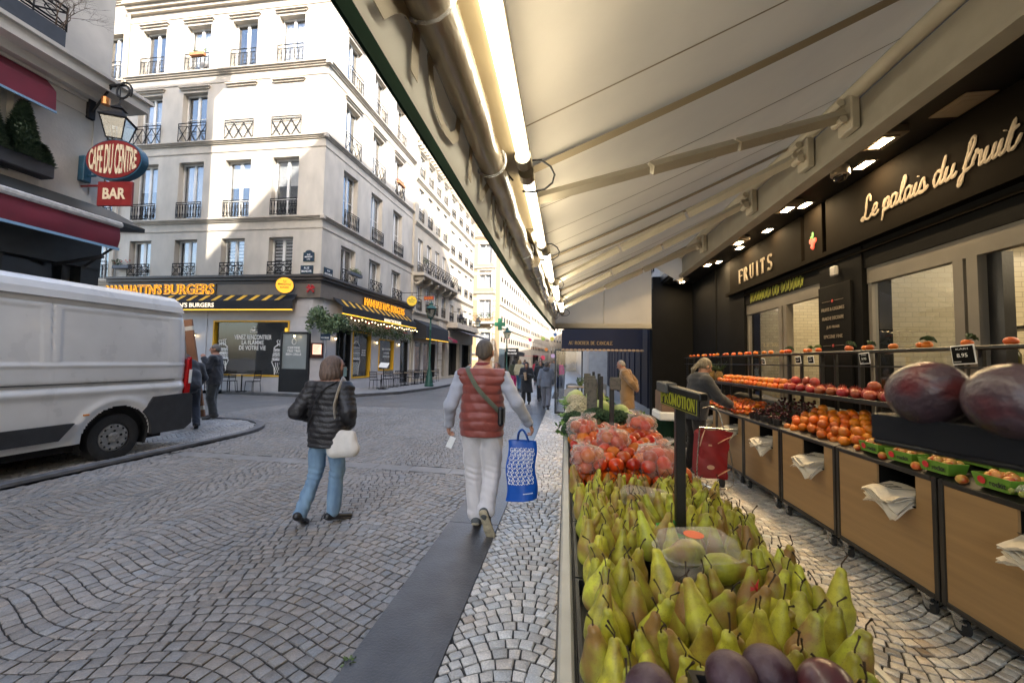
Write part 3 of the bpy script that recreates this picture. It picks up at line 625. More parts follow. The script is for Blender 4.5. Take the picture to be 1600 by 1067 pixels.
disc_sign('round_sign', 'round yellow hanging sign on an iron arm beyond the side awning', tuple(c2), .31, (.3, -1, 0), .08, mat('yellow_flat', (.9, .62, .02), .5), K['yellow_paint'], (("MANHATTN'S", -.02, 1.35, .26), ('BURGERS', -.36, .9, .2)), [[(c2.x, c2.y, c2.z+.3), (c2.x, c2.y, c2.z+.5)], [(c2.x-.9, c2.y, c2.z+.5), (c2.x+.35, c2.y, c2.z+.5)], [(c2.x-.9, c2.y, c2.z+.2), (c2.x-.9, c2.y, c2.z+.6)]])
m = MB(); XR = Matrix.Translation((-10.9, 15.62, 4.55)) @ Matrix.Rotation(pi/2, 4, 'X')
for a in (25, 155, 215, 325, 60, 120): m.prism([(0, 0), (.2*cos(radians(a-14)), .2*sin(radians(a-14))), (.2*cos(radians(a+14)), .2*sin(radians(a+14)))], -.02, .03, XR)
m.ell((-10.9, 15.6, 4.55), (.05, .04, .05), 8); tag(m.build('ribbon_bow', K['red_ribbon']), 'red ribbon bow pinned to the fascia at the corner', 'bow')
# street name plates
mk('enamel_blue', (.012, .03, .06), .3, var=.2); mk('enamel_green', (.02, .09, .05), .3)
def plate(label, X, w_, h, lines, arch=0):
    t = thing('street_plate', label, 'sign', tuple(X @ Vector((w_/2, 0, 0)))); m = MB(X); m.bbox((0, 0, 0), (w_, h, .025), .006)
    if arch: m.prism([(w_/2+w_*.32*cos(i*pi/10), h+.1*sin(i*pi/10)) for i in range(11)], 0, .025)
    m.build('plate', K['enamel_blue'], t); m = MB(X); e = .012
    for a, b in (((e, e), (w_-e, e+.008)), ((e, h-e-.008), (w_-e, h-e)), ((e, e), (e+.008, h-e)), ((w_-e-.008, e), (w_-e, h-e))): m.box((a[0], a[1], .0255), (b[0], b[1], .028))
    m.build('border', K['enamel_green'], t); m = MB(X)
    for tx, y, ww, hh in lines: m.text(tx, ww*w_, hh*h, X_at(Matrix(), w_*(1-ww)/2, y*h, .027), .003, 0, .01)
    m.build('lettering', K['text_white'], t)
plate('dark blue plate RUE MANDAR on the front wall', X_at(XF, -.93, 5.27, .02), .6, .37, (('RUE', .56, .4, .24), ('MANDAR', .18, .8, .26)))
plate('arched dark plate above the RUE MANDAR plate', X_at(XF, -.82, 5.82, .02), .52, .4, (('RUE', .66, .3, .16), ('MANDAR', .4, .7, .18), ('1790', .15, .3, .14)), 1)
plate('blue street plate on the side wall near the corner', X_at(XS, .18, 5.22, .02), .62, .4, (('RUE', .6, .3, .2), ('MONTORGUEIL', .22, .86, .22)))
# awnings
def awning(name, label, X, u0, u1, zt, out, zb, drop, m1, stripes=0, txt=None, fringe=None):
    t = thing(name, label, 'awning', tuple(X @ Vector(((u0+u1)/2, zb-drop, 0)))); m = MB(X)
    n = 14; m.sheet([[(u0+(u1-u0)*i/n, zt, .14) for i in range(n+1)], [(u0+(u1-u0)*i/n, (zt+zb)/2-.02-.015*sin(i*2), .14+(out-.14)/2) for i in range(n+1)], [(u0+(u1-u0)*i/n, zb, out) for i in range(n+1)]], thick=-.008)
    m.box((u0, zb-drop, out-.01), (u1, zb, out+.004)); m.prism([(0, 0), (0, 1)], 0, 1) if 0 else None
    m.build('canopy', m1, t)
    m = MB(X); m.box((u0, zb-.03, out-.05), (u1, zb+.02, out-.012)); [m.bar((u, zt-.12, .13), (u, zb-.01, out-.04), .035) for u in (u0+.15, (u0+u1)/2, u1-.15)]; m.build('frame', K['iron'], t)
    if stripes:
        m = MB(X); d = Vector((0, zb-zt, out-.14)); nn = Vector((0, out-.14, zt-zb)).normalized()*.012
        for i in range(stripes):
            u = u0+.35+(u1-u0-.6)*i/stripes; w_ = (u1-u0)/stripes*.33; f = lambda uu, k: Vector((uu, zt+(zb-zt)*k, .14+(out-.14)*k))+nn
            m.add([f(u+.16, .1), f(u+w_+.16, .1), f(u+w_, .97), f(u, .97)][::-1], [(0, 1, 2, 3)])
        m.build('stripe', K['yellow_paint'], t)
    if txt:
        m = MB(X); m.text(txt[0], txt[2]-txt[1], txt[3], X_at(Matrix(), txt[1], txt[4], out+.006), .004, 0, .02); m.build('lettering', txt[5], t)
    if fringe:
        m = MB(X); m.box((u0, zb-drop-.012, out-.014), (u1, zb-drop+.03, out+.009)); m.build('hem', fringe, t)
    return t
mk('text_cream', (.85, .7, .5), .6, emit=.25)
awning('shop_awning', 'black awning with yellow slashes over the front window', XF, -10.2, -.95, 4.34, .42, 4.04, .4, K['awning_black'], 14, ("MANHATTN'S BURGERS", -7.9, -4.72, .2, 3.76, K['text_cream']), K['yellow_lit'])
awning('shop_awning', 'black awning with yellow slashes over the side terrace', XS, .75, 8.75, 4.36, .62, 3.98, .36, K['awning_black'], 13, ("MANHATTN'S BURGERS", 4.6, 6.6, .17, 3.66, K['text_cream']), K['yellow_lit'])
# bulbs and garland under the side awning
t = thing('bulb_string', 'string of small warm bulbs under the side awning', 'string lights', tuple(XS @ Vector((4.5, 3.5, .7)))); m = MB(XS); c = MB(XS); P = []
for i in range(26): u = .9+7.6*i/25; z = 3.42+.05*sin(i*1.9); P.append((u, z+.04, .8)); b_ = MB(XS); b_.ell((u, z, .8), (.02, .026, .02), 6); b_.build('bulb', K['bulb'], t)
c.tube(P, .006, 4); c.build('cable', K['iron'], t)
m = MB()
for i in range(15): u = 1.2+7*i/14; leafclump(m, XS @ Vector((u, 3.15-.1*(i % 3), .35)), (.35, .4, .28), 110, .09)
tag(m.build('garland', K['leaf']), 'hanging green garland over the side shop windows', 'garland')
m = MB()
for i, (u, z) in enumerate(((1.6, 3.5), (2.9, 3.4), (4.8, 3.3), (7.0, 3.2))):
    p = XS @ Vector((u, z, .72)); m.ell(p, (.09, .28, .03), 8, jit=.3)
tag(m.build('red_garland', K['red_ribbon']), 'red ribbons tied under the side awning edge', 'ribbon')
m = MB()
for p, r, n in (((-10.35, 15.45, 3.35), (.4, .34, .42), 800), ((-10.0, 15.6, 2.95), (.45, .34, .36), 700), ((-10.78, 15.5, 3.1), (.12, .1, .4), 110), ((-9.85, 16.1, 3.2), (.34, .5, .32), 600)): leafclump(m, p, r, n, .1)
tag(m.build('hanging_plant', mat('fern', (.14, .2, .09), .5, col2=(.05, .09, .04), vs=7)), 'bushy hanging fern on the corner of the restaurant', 'plant')
# wall lamps
def wall_lamp(label, p, out):
    t = thing('wall_lamp', label, 'lamp', p); o = Vector(out); q = Vector(p)
    m = MB(); m.tube([q, q+o*.12, q+o*.14-Vector((0, 0, .05))], .012, 6); m.lathe([(.07, 0), (.02, .05), (.005, .06)], 10, c=q+o*.14-Vector((0, 0, .06))); m.build('arm', K['iron'], t)
    m = MB(); m.ell(q+o*.14-Vector((0, 0, .1)), (.035, .035, .05), 8); m.build('bulb', K['bulb'], t)
wall_lamp('lit wall lamp on the grey pier next to the van', (-16.55, 15.88, 2.62), (0, -1, 0)); wall_lamp('lit wall lamp over the black glazed board', (-11.55, 15.75, 2.62), (0, -1, 0))
nS = XS.to_3x3() @ Vector((0, 0, 1))
wall_lamp('lit wall lamp left of the first side window', tuple(XS @ Vector((1.05, 2.6, 0))), nS); wall_lamp('lit wall lamp between the two side windows', tuple(XS @ Vector((4.75, 2.6, 0))), nS); wall_lamp('lit wall lamp right of the second side window', tuple(XS @ Vector((7.4, 2.6, 0))), nS)
# street-name post leaning by the corner
t = thing('street_post', 'small blue sign on a slim grey post by the corner', 'sign', (-10.0, 15.5, .12)); m = MB(); m.tube([(-10.02, 15.5, .12), (-10.02, 15.5, 2.6)], .03, 8); m.build('pole', K['grey_paint'], t)
m = MB(); m.bbox((-10.25, 15.45, 2.36), (-9.8, 15.47, 2.62), .01); m.build('plate', K['enamel_blue'], t); m = MB(); m.text('MONTORGUEIL', .36, .06, frame((-10.2, 15.447, 2.43), (1, 0, 0)), .003); m.build('lettering', K['text_white'], t)

# ================================================================ TERRACE
mk('wood_top', (.42, .3, .18), .4, var=.3, vs=6, aspect=(1, 8, 1)); mk('rattan', (.35, .2, .08), .6, var=.3, vs=30)
def bistro_table(big=.3):
    t = thing('bistro_table', 'small table', 'table'); m = MB(); m.bbox((-big, -.3, .72), (big, .3, .75), .01); m.build('tabletop', K['wood_top'], t)
    m = MB(); m.tube([(0, 0, .03), (0, 0, .72)], .025, 8); m.box((-.25, -.03, 0), (.25, .03, .03)); m.box((-.03, -.25, .001), (.03, .25, .031)); m.build('base', K['iron'], t); return t
def bistro_chair():
    t = thing('bistro_chair', 'black chair', 'chair'); m = MB(); m.bbox((-.2, -.2, .44), (.2, .2, .47), .012); m.build('seat', K['black_paint'], t)
    m = MB(); m.tube([(-.19, .19, .46), (-.19, .24, .85)], .012, 6); m.tube([(.19, .19, .46), (.19, .24, .85)], .012, 6)
    for z in (.6, .68, .76, .84): m.box((-.19, .205+(z-.6)*.12, z-.02), (.19, .215+(z-.6)*.12, z+.02))
    m.build('backrest', K['black_paint'], t)
    for x, y in ((-.18, -.18), (.18, -.18), (-.18, .18), (.18, .18)): m = MB(); m.tube([(x, y, .45), (x*1.15, y*1.15, 0)], .012, 6); m.build('leg', K['iron'], t)
    return t
tb, ch = bistro_table(), bistro_chair(); k = 0
lb = ['nearest the corner', 'second from the corner', 'third from the corner', 'fourth from the corner', 'fifth from the corner', 'farthest from the corner']
for i in range(6):
    p = XS @ Vector((3.3+1.35*i, 0, 1.25)); o = tb if i == 0 else copy_tree(tb); o.location = (p.x, p.y, .12); o.rotation_euler = (0, 0, -.04)
    tag(o, 'bare wooden terrace table under the side awning, '+lb[i], 'table', 'terrace tables under the side awning')
    for s_ in (-1, 1):
        c = ch if k == 0 else copy_tree(ch); q = XS @ Vector((3.3+1.35*i+s_*.5, 0, 1.25+.05*s_)); c.location = (q.x, q.y, .12); c.rotation_euler = (0, 0, 0 if s_ > 0 else pi)
        tag(c, 'black terrace chair at the side awning tables, one of two at a table', 'chair', 'terrace chairs under the side awning'); k += 1
for i, x in enumerate((-13.7, -12.9)):
    o = copy_tree(tb); o.location = (x if i == 0 else -14.9, 15.32, .12); tag(o, ['terrace table before the front window lettering', 'terrace table just behind the man in dark workwear'][i], 'table')
    for s_ in (-1, 1): c = copy_tree(ch); c.location = ((x if i == 0 else -14.9)+s_*.55, 15.3, .12); c.rotation_euler = (0, 0, -s_*pi/2); tag(c, 'black chair at a table under the front window', 'chair', 'chairs under the front window')
t = thing('menu_stand', 'slim black stand holding a white menu sheet before the terrace', 'menu stand', (-8.9, 18.6, .12)); m = MB(); m.tube([(-8.9, 18.6, .12), (-8.9, 18.6, 1.15)], .02, 6); m.box((-9.1, 18.45, .12), (-8.7, 18.75, .14)); m.build('stand', K['iron'], t)
m = MB(frame((-9.25, 18.75, 1.2), (1, -.4, -.05), (0.1, .5, .6))); m.bbox((0, 0, 0), (.6, .3, .02), .004); m.build('menu_sheet', K['text_white'], t)
# ================================================================ SECOND BUILDING (long balcony) AND ROW BEYOND
def facade(name, label, o, ang, L_, H, zs, cols, ww, depth_, wm, st='lattice', ground=None, cur=0, back=8, hoods=1, cor=(), gz=0):
    """building standing along the far side street wall: real walls, recessed windows, railings, roof"""
    b = thing(name, label, 'building', (o[0], o[1], 0)); X = frame((o[0], o[1], 0), (sin(radians(ang)), cos(radians(ang)), 0)) if not isinstance(ang, tuple) else frame((o[0], o[1], 0), (*ang, 0))
    ops = [(c, c+ww, a, d) for a, d in zs for c in cols]; m = MB(); g = ground or []
    wallh(m, L_, gz, H, ops+g, depth_, X); m.quad((0, gz, 0), (0, H, 0), (0, H, -back), (0, gz, -back), X); m.quad((L_, gz, -back), (L_, H, -back), (L_, H, 0), (L_, gz, 0), X)
    m.quad((0, H, 0), (L_, H, 0), (L_, H, -back), (0, H, -back), X); m.quad((0, gz, -back), (0, H, -back), (L_, H, -back), (L_, gz, -back), X); m.build('wall', [wm, K['dark_room']], b)
    rf = MB(X); rf.add([(0, H, -.3), (L_, H, -.3), (L_, H+2.4, -1.5), (0, H+2.4, -1.5), (0, H+3, -back/2), (L_, H+3, -back/2), (0, H, -back), (L_, H, -back)], [(0, 1, 2, 3), (3, 2, 5, 4), (4, 5, 7, 6), (0, 3, 4, 6), (1, 7, 5, 2)])
    r_ = rf.build('roof', K['slate'], b); c_ = MB(X); c_.box((.3, H+1, -back*.6), (1.1, H+4.4, -back*.25)); [c_.tube([(.5+.22*i, H+4.4, -back*.4), (.5+.22*i, H+4.9, -back*.4)], .09, 8) for i in range(3)]; c_.build('chimney', K['stucco_trim'], r_)
    m = MB()
    for z in cor: cornice(m, X, 0, L_, z, .2, .16)
    cornice(m, X, 0, L_, H, .5, .45); n = int(L_/.45)
    for i in range(n): m.box((.1+L_*i/n, H-.75, 0), (.22+L_*i/n, H-.52, .3), X)
    if hoods:
        for c in cols:
            for a, d in zs[:hoods]: hood(m, X, c, c+ww, d)
    m.build('cornice', K['stone_pale'], b)
    for i, (a, c2, z0, z1) in enumerate(ops): window(b, X, (a, c2, z0, z1), cur if (i % 3) else 0, (.5,) if i % 2 else (.4,), depth_-.05); 
    for a, c2, z0, z1 in ops: railing(b, X, a+.02, c2-.02, z0, z0+.75, st, .03)
    return b, X
# second building
zs2 = [(14.2, 15.8), (11.7, 13.6), (8.35, 10.6), (5.1, 6.7)]
b2, X2 = facade('balcony_building', 'cream building with a long black balcony next to the corner building', tuple((XS @ Vector((SL+.02, 0, .12)))[:2]), 2.5, 6.8, 16.9, [(14.3, 15.7), (11.2, 13.4), (7.5, 9.9), (5.0, 6.7)], [.6, 2.2, 3.8, 5.4], .85, .2, K['stucco_pale'], 'scroll', [(.3, 6.4, .3, 2.9)], 1, cor=(13.9, 10.9, 4.85))
bal = MB(X2); bal.bbox((0, 7.2, 0), (7.4, 7.42, .75), .02)
for i in range(6): u = .25+1.38*i; bal.box((u, 6.95, 0), (u+.22, 7.2, .62)); bal.tube([(u+.11, 6.75, .0), (u+.11, 6.75, .18), (u+.11, 6.95, .5)], .11, 6)
bo = bal.build('balcony', K['stone_pale'], b2); railing(b2, X2, .02, 7.35, 7.42, 8.4, 'cross', .68, 'balcony_railing')
m = MB(); [leafclump(m, X2 @ Vector((.6+.15*i, 8.35, .5)), (.2, .2, .3), 60, .05) for i in range(4)]; tag(m.build('balcony_plant', K['leaf_light']), 'bushy plant at the near end of the long balcony', 'plant')
# its black shop awning
t = thing('shop_awning', 'plain black box awning over the shop left of the lamp post', 'awning', tuple(X2 @ Vector((2.5, 2.8, 0)))); m = MB(X2)
m.prism([(0, 3.95), (0, 2.85), (.05, 2.85), (.05, 3.9)], 0, 4.2, Matrix(((0, 0, 1, 0), (0, 1, 0, 0), (1, 0, 0, 0), (0, 0, 0, 1)))) if 0 else None
m.add([(0, 4.3, .1), (4.3, 4.3, .1), (4.3, 3.85, 1.0), (0, 3.85, 1.0), (0, 3.0, 1.05), (4.3, 3.0, 1.05), (0, 3.0, .1), (4.3, 3.0, .1)], [(3, 2, 1, 0), (4, 5, 2, 3), (0, 6, 4, 3), (1, 2, 5, 7)]); m.build('canopy', K['awning_black'], t)
m = MB(X2); m.box((0, 2.96, 1.02), (4.3, 3.0, 1.06)); m.build('hem', K['yellow_lit'], t)
sh = thing('glazed_shop', 'shop front with white door frames under the plain black awning', 'shop', tuple(X2 @ Vector((3, .12, 0)))); m = MB(X2)
for u in (.3, 1.6, 1.75, 3.0, 3.15, 4.4): m.box((u, .3, -.05), (u+.1, 2.9, .08))
m.box((.3, 2.8, -.05), (4.5, 2.9, .08)); m.build('frame', K['shop_white'], sh); m = MB(X2); m.box((.4, .3, -.02), (1.6, 2.8, -.01)); m.box((1.85, .3, -.02), (3.0, 2.8, -.01)); m.build('pane', K['glass_shop'], sh)
m = MB(X2); m.box((.5, .8, -.12), (1.5, 2.5, -.1)); m.box((2.0, .5, -.12), (2.9, 2.6, -.1)); m.box((3.3, .3, -.4), (4.3, 2.8, -.38)); m.build('display', mat('display_warm', (.5, .25, .12), .6, col2=(.12, .05, .03), vs=3, emit=0), sh)
t = thing('stone_pier', 'pale stone pier right of the shop with the red display', 'pillar', tuple(X2 @ Vector((5, .12, 0)))); m = MB(X2)
for k in range(9): m.bbox((4.65, .12+.5*k, 0.003), (5.5, .12+.5*k+.485, .12), .015)
m.build('block', K['stone_pale'], t)
m = MB(X2); m.add([(5.4, 3.55, .1), (6.6, 3.55, .1), (6.6, 3.2, 1.0), (5.4, 3.2, 1.0), (5.4, 3.0, 1.0), (6.6, 3.0, 1.0)], [(3, 2, 1, 0), (5, 2, 3, 4), (0, 1, 2, 3), (4, 3, 2, 5)])
m.build('x', mat('pink_awning', (.5, .06, .12), .8)); o = bpy.data.objects['x']; o.name = 'shop_awning'; tag(o, 'small pink awning right of the plain black box awning', 'awning')
t = thing('hanging_sign', 'small red shop sign with yellow letters above the plain black awning', 'sign', tuple(X2 @ Vector((.2, 5.6, .9)))); p = X2 @ Vector((.6, 5.62, .55)); XN = frame(p, (1, -.2, 0))
m = MB(XN); m.bbox((0, 0, 0), (.75, .24, .05), .05); m.build('board', mat('sign_red', (.45, .05, .03), .5), t); m = MB(XN); m.text('NICOLAS', .6, .13, Matrix.Translation((.07, .06, .052)), .004); m.build('lettering', K['yellow_flat'] if 'yellow_flat' in K else K['yellow_paint'], t)
m = MB(XN); m.tube([(-.6, .32, 0), (.8, .32, 0)], .015, 6); m.build('bracket', K['iron'], t)
# third building with the cafe
o3 = tuple((X2 @ Vector((6.85, 0, 0)))[:2])
b3, X3 = facade('cafe_corner_building', 'pale building above the grey terrace awning, before the ochre rotunda', o3, 2.5, 7.6, 16.6, [(13.9, 15.5), (10.7, 12.7), (7.6, 9.7), (4.9, 6.3)], [.5, 2.5, 4.5, 6.2], 1.0, .2, K['stone_pale'], 'cross', [(.6, 3.2, .3, 3.1), (4.0, 7.0, .3, 3.1)], 0, cor=(13.4, 10.2, 7.1))
m = MB(X3)
for i in range(9):
    for k in range(3): m.box((.02+.0*i, 4.7+.0*k, 0), (.03, 4.71, .01))
t = awning('shop_awning', 'grey terrace awning with sloping canopy far up the street', X3, .6, 7.4, 4.35, 1.9, 3.75, .12, mat('awning_grey', (.11, .105, .12), .8, var=.2))
m = MB(X3); m.box((0, 4.3, 0), (7.6, 4.75, .9)); m.build('ledge', K['stone_pale'], b3); m = MB(X3); m.box((.2, 3.15, 0.003), (7.4, 4.1, .12)); m.box((3.3, .12, 0.003), (3.9, 3.1, .1)); m.build('shopfront', mat('cafe_grey', (.28, .25, .21), .6, var=.2), b3)
for i in range(6):     # yellow stools and seated guests' tables
    p = X3 @ Vector((.9+1.0*i, .12, 1.3)); c = copy_tree(ch); c.location = p; c.rotation_euler = (0, 0, i*1.3); tag(c, 'dark cafe chair under the grey terrace awning', 'chair', 'cafe chairs under the grey awning')
m = MB()
for i in range(3):
    p = X3 @ Vector((.6+.5*i, .12, 1.9))
    for dx in (-.15, .15):
        for dy in (-.15, .15): m.tube([(p.x+dx, p.y+dy, .12), (p.x+dx*.5, p.y+dy*.5, .62)], .018, 5)
    m.lathe([(.16, .6), (.17, .64)], 12, c=(p.x, p.y, 0))
    o = m.build('stool', K['yellow_paint']); m = MB(); tag(o, 'yellow wooden stool on the cafe terrace behind the red vest', 'stool', 'yellow cafe stools')
# rotunda building, ochre brick, facing down the street
b4 = thing('rotunda_building', 'ochre brick building with tall windows closing the middle of the street', 'building', (-10.6, 50, 0))
zs4 = [(17.9, 19.8), (13.9, 16.4), (10.8, 13.0), (7.0, 9.6), (3.0, 5.2)]; ops = [(1.15, 2.75, a, b) for a, b in zs4]+[(-1.9, -.5, a, b) for a, b in zs4]
X4 = frame((-12.2, 49, 0), (1, 0, 0)); m = MB(); wallh(m, 3.3, 0, 21.5, ops, .25, X4, -3.5); m.quad((3.3, 0, 0), (3.3, 0, -8), (3.3, 21.5, -8), (3.3, 21.5, 0), X4); m.quad((-3.5, 21.5, 0), (3.3, 21.5, 0), (3.3, 21.5, -8), (-3.5, 21.5, -8), X4); m.build('wall', [K['brick_beige'], K['dark_room']], b4)
m = MB()
for z in (17.4, 13.4, 10.2, 6.4, 2.6): cornice(m, X4, -3.5, 3.3, z, .25, .3); m.box((-3.5, z-.9, 0.002), (3.3, z-.6, .03), X4)
for a, b in zs4:
    for u in (.95, 2.75, -2.1, -.5): m.box((u, a, 0.001), (u+.2, b+.2, .06), X4)
    m.box((.9, b+.01, .002), (3.0, b+.3, .1), X4)
for k in range(30): m.bbox((3.02, .1+k*.7, .003), (3.29, .7+k*.7, .07), .02, X4)
m.build('trim', K['stone_pale'], b4)
for o in ops: window(b4, X4, o, 1, (.75,), .2)
railing(b4, X4, .6, 3.3, 6.5, 7.5, 'cross', .7, 'balcony_railing'); m = MB(X4); m.bbox((.4, 6.2, 0), (3.35, 6.5, .8), .03); [m.ell((u, 6.0, .45), (.15, .2, .3), 8) for u in (.8, 2.9)]; m.build('balcony', K['stone_pale'], b4)
for u, z in ((2.6, 7.0), (1.4, 6.9)): m = MB(); leafclump(m, X4 @ Vector((u, z+.2, .45)), (.4, .3, .5), 120, .09); tag(m.build('balcony_plant', K['leaf_light']), 'leafy plant on the ochre building balcony, '+('right end' if u > 2 else 'left part'), 'plant')
# long pale facade beyond on the left, then a far closing row
b5, X5 = facade('long_pale_building', 'long pale building with many small windows beyond the rotunda', (-8.92, 52.0), 4.0, 26, 15.2, [(12.4, 13.9), (9.7, 11.4), (7.0, 8.6), (4.2, 5.6)], [1.2+1.65*i for i in range(15)], .8, .18, K['stone_pale'], 'lattice', [(3, 8, .2, 3), (10, 16, .2, 3)], 1, hoods=0, cor=(6.2, 9.2))
b6, X6 = facade('far_row_building', 'sunlit far row of white houses after the long pale building', (-7.05, 78.5), 4.5, 30, 15.5, [(12.8, 14.2), (10, 11.6), (7, 8.8), (4, 5.6)], [1+2.2*i for i in range(13)], 1.0, .18, K['stucco_pale'], 'lattice', [(3, 12, .2, 3)], 0, hoods=0)
b7, X7 = facade('far_row_building', 'last sunlit white house closing the view up the street', (-4.6, 109), 14, 60, 17, [(13.8, 15.4), (10.6, 12.4), (7.2, 9.2), (4, 5.8)], [1.5+3*i for i in range(19)], 1.2, .2, K['stucco_pale'], 'lattice', None, 0, hoods=0)
# right-hand row
mk('grey_render', (.42, .42, .42), .8, var=.2, vs=2, bump=.2)
b8, X8 = facade('right_row_building', 'grey rendered house above the navy awning on the right', (3.0, 30), (0, -1), 18.4, 14.5, [(11, 13), (7.8, 9.8), (4.8, 6.6)], [1+2.3*i for i in range(7)], 1.0, .2, K['grey_render'], 'cross', None, 0, back=9, hoods=0)
b9, X9 = facade('right_row_building', 'far grey house on the right where the street narrows', (1.7, 70), (0, -1), 39.5, 12, [(9.5, 11.3), (6.5, 8.3), (3.8, 5.4)], [1+2.7*i for i in range(14)], 1.0, .2, K['grey_render'], 'cross', None, 0, back=9, hoods=0)
b10, X10 = facade('right_row_building', 'pale distant house on the right end of the street', (1.9, 140), (-.03, -1), 68, 12, [(9.5, 11.3), (6.5, 8.3), (3.8, 5.4)], [1+3.4*i for i in range(19)], 1.1, .2, K['stone_pale'], 'cross', None, 0, back=9, hoods=0)
# far shop signs / awnings of the crowd end
t = awning('shop_awning', 'black awning with white letters beyond the green pharmacy cross', X5, 3.6, 9.2, 3.5, 1.9, 2.9, .55, K['awning_black']); m = MB()
XW = frame(X5 @ Vector((3.4, 2.35, .3)), (1, 0, 0)); m.box((0, 0, 0), (1.75, 1.1, .03), XW); m.build('valance', K['awning_black'], t); m = MB(); m.text('PREMIER', 1.1, .25, XW @ Matrix.Translation((.3, .65, .04)), .01, 0, .02); m.text('PAS A MANGER', 1.3, .2, XW @ Matrix.Translation((.2, .25, .04)), .01, 0, .02); m.build('lettering', K['text_white'], t)
m = MB(X5); m.box((.2, .2, 0.01), (3.3, 3.3, .12)); tag(m.build('shopfront', mat('slate_blue', (.07, .1, .12), .5, var=.2)), 'slate blue shop front under the green pharmacy cross', 'shop')
t = thing('pharmacy_cross', 'green pharmacy cross hanging over the street', 'sign', (-6.6, 40, 5.5)); m = MB(); c = Vector((-6.75, 40, 5.35))
m.box(c+Vector((-.55, -.1, -.2)), c+Vector((.55, .1, .2))); m.box(c+Vector((-.2, -.101, -.6)), c+Vector((.2, .101, .6))); m.build('cross', mat('green_cross', (.01, .11, .05), .4), t); m = MB(); m.tube([c+Vector((-2.4, 0, 0)), c+Vector((-.5, 0, 0))], .03, 6); m.build('bracket', K['iron'], t)
# ---------------------------------------------------------------- lamp posts
mk('lamp_green', (.03, .1, .075), .35, metal=.2, var=.3, vs=10, bump=.2, bs=60); K['lamp_glass'] = glass('lamp_glass', (.5, .52, .5), .1, .25)
def lantern(t, c, s=1.0, mm=None):
    m = MB(); mm = mm or K['iron']; X = Matrix.Translation(c) @ Matrix.Rotation(.5, 4, 'Z') @ Matrix.Scale(s, 4); q = lambda r, z: [(r, r, z), (-r, r, z), (-r, -r, z), (r, -r, z)]
    for a, b in zip(q(.15, 0), q(.25, .5)): m.tube([a, b], .014, 4, X)
    for r, z, h in ((.15, 0, .025), (.26, .5, .03)):
        P = q(r, z); [m.tube([P[i], P[(i+1) % 4]], h*.7, 4, X) for i in range(4)]
    m.add(q(.28, .51)+q(.11, .68)+q(.09, .76)+q(.13, .78)+[(0, 0, .92)], [(3, 2, 1, 0)]+[(i, (i+1) % 4, 4+(i+1) % 4, 4+i) for i in range(4)]+[(4+i, 4+(i+1) % 4, 8+(i+1) % 4, 8+i) for i in range(4)]+[(8+i, 8+(i+1) % 4, 12+(i+1) % 4, 12+i) for i in range(4)]+[(12+i, 12+(i+1) % 4, 16) for i in range(4)], X)
    m.ell((0, 0, .93), (.03, .03, .05), 6, X); m.tube([(0, 0, -.12), (0, 0, .0)], .04, 6, X); m.build('lantern', mm, t)
    g = MB(); P = [q(.15, .01), q(.245, .5)]; g.add(P[0]+P[1], [(i, (i+1) % 4, 4+(i+1) % 4, 4+i) for i in range(4)], X); g.build('lantern_glass', K['lamp_glass'], t)
def lamp_post(label, x, y, h, g=.12):
    t = thing('lamp_post', label, 'street lamp', (x, y, g)); m = MB(); c = (x, y, g)
    m.lathe([(.26, 0), (.26, .12), (.2, .16), (.19, .42), (.15, .5), (.1, .9), (.085, .95), (.1, 1.0), (.075, 1.05), (.06, 1.6), (.055, h-1.6), (.08, h-1.55), (.05, h-1.5), (.045, h-.98), (.1, h-.95), (.04, h-.92)], 14, c=c)
    for k in range(8): a = k*pi/4; m.tube([(x+.21*cos(a), y+.21*sin(a), g+.12), (x+.1*cos(a), y+.1*sin(a), g+.9)], .02, 5)
    m.build('post', K['lamp_green'], t, smooth=True); lantern(t, (x, y, g+h-.88), 1.0, K['lamp_green'])
lamp_post('green cast iron lamp post before the plain black awning', -7.62, 21.6, 4.75)
lamp_post('slim distant lamp post right of the red vest', -4.95, 33, 4.3)
for i, (u, z) in enumerate(((1.3, 5.6), (6.9, 5.9))):
    p = X3 @ Vector((u, z, .75)); t = thing('wall_lantern', ['wall lantern over the start of the grey terrace awning', 'wall lantern over the far end of the grey terrace awning'][i], 'lamp', tuple(p)); lantern(t, tuple(p-Vector((0, 0, .9)))); m = MB(); m.tube([p, p+Vector((0, 0, .15)), X3 @ Vector((u, z+.2, 0))], .02, 6); m.build('bracket', K['iron'], t)
# coloured shop lanterns and signs hanging far up the street
for i, (x, y, z, c, r) in enumerate(((-1.6, 45, 4.2, (.8, .65, .1), .33), (-1.3, 46, 4.75, (.1, .2, .4), .3), (-4.0, 44, 4.0, (.6, .05, .15), .26), (-3.5, 60, 2.2, (.65, .05, .1), .5), (-2.9, 58, 3.4, (.7, .25, .05), .35), (-2.2, 66, 2.6, (.55, .4, .6), .5), (-3.6, 62, 5.2, (.25, .35, .08), .45))):
    r *= .7; m = MB(); m.lathe([(r, -.06), (r, .06)], 20, Matrix.Translation((x, y, z)) @ Matrix.Rotation(pi/2, 4, 'X')); m.box((x-3, y, z+r*.6), (x, y+.03, z+r*.6+.03))
    tag(m.build('round_sign', mat('far_sign%d' % i, c, .5)), ['yellow', 'blue', 'crimson', 'red', 'orange', 'mauve', 'olive'][i]+' round shop sign hanging far up the street', 'sign')
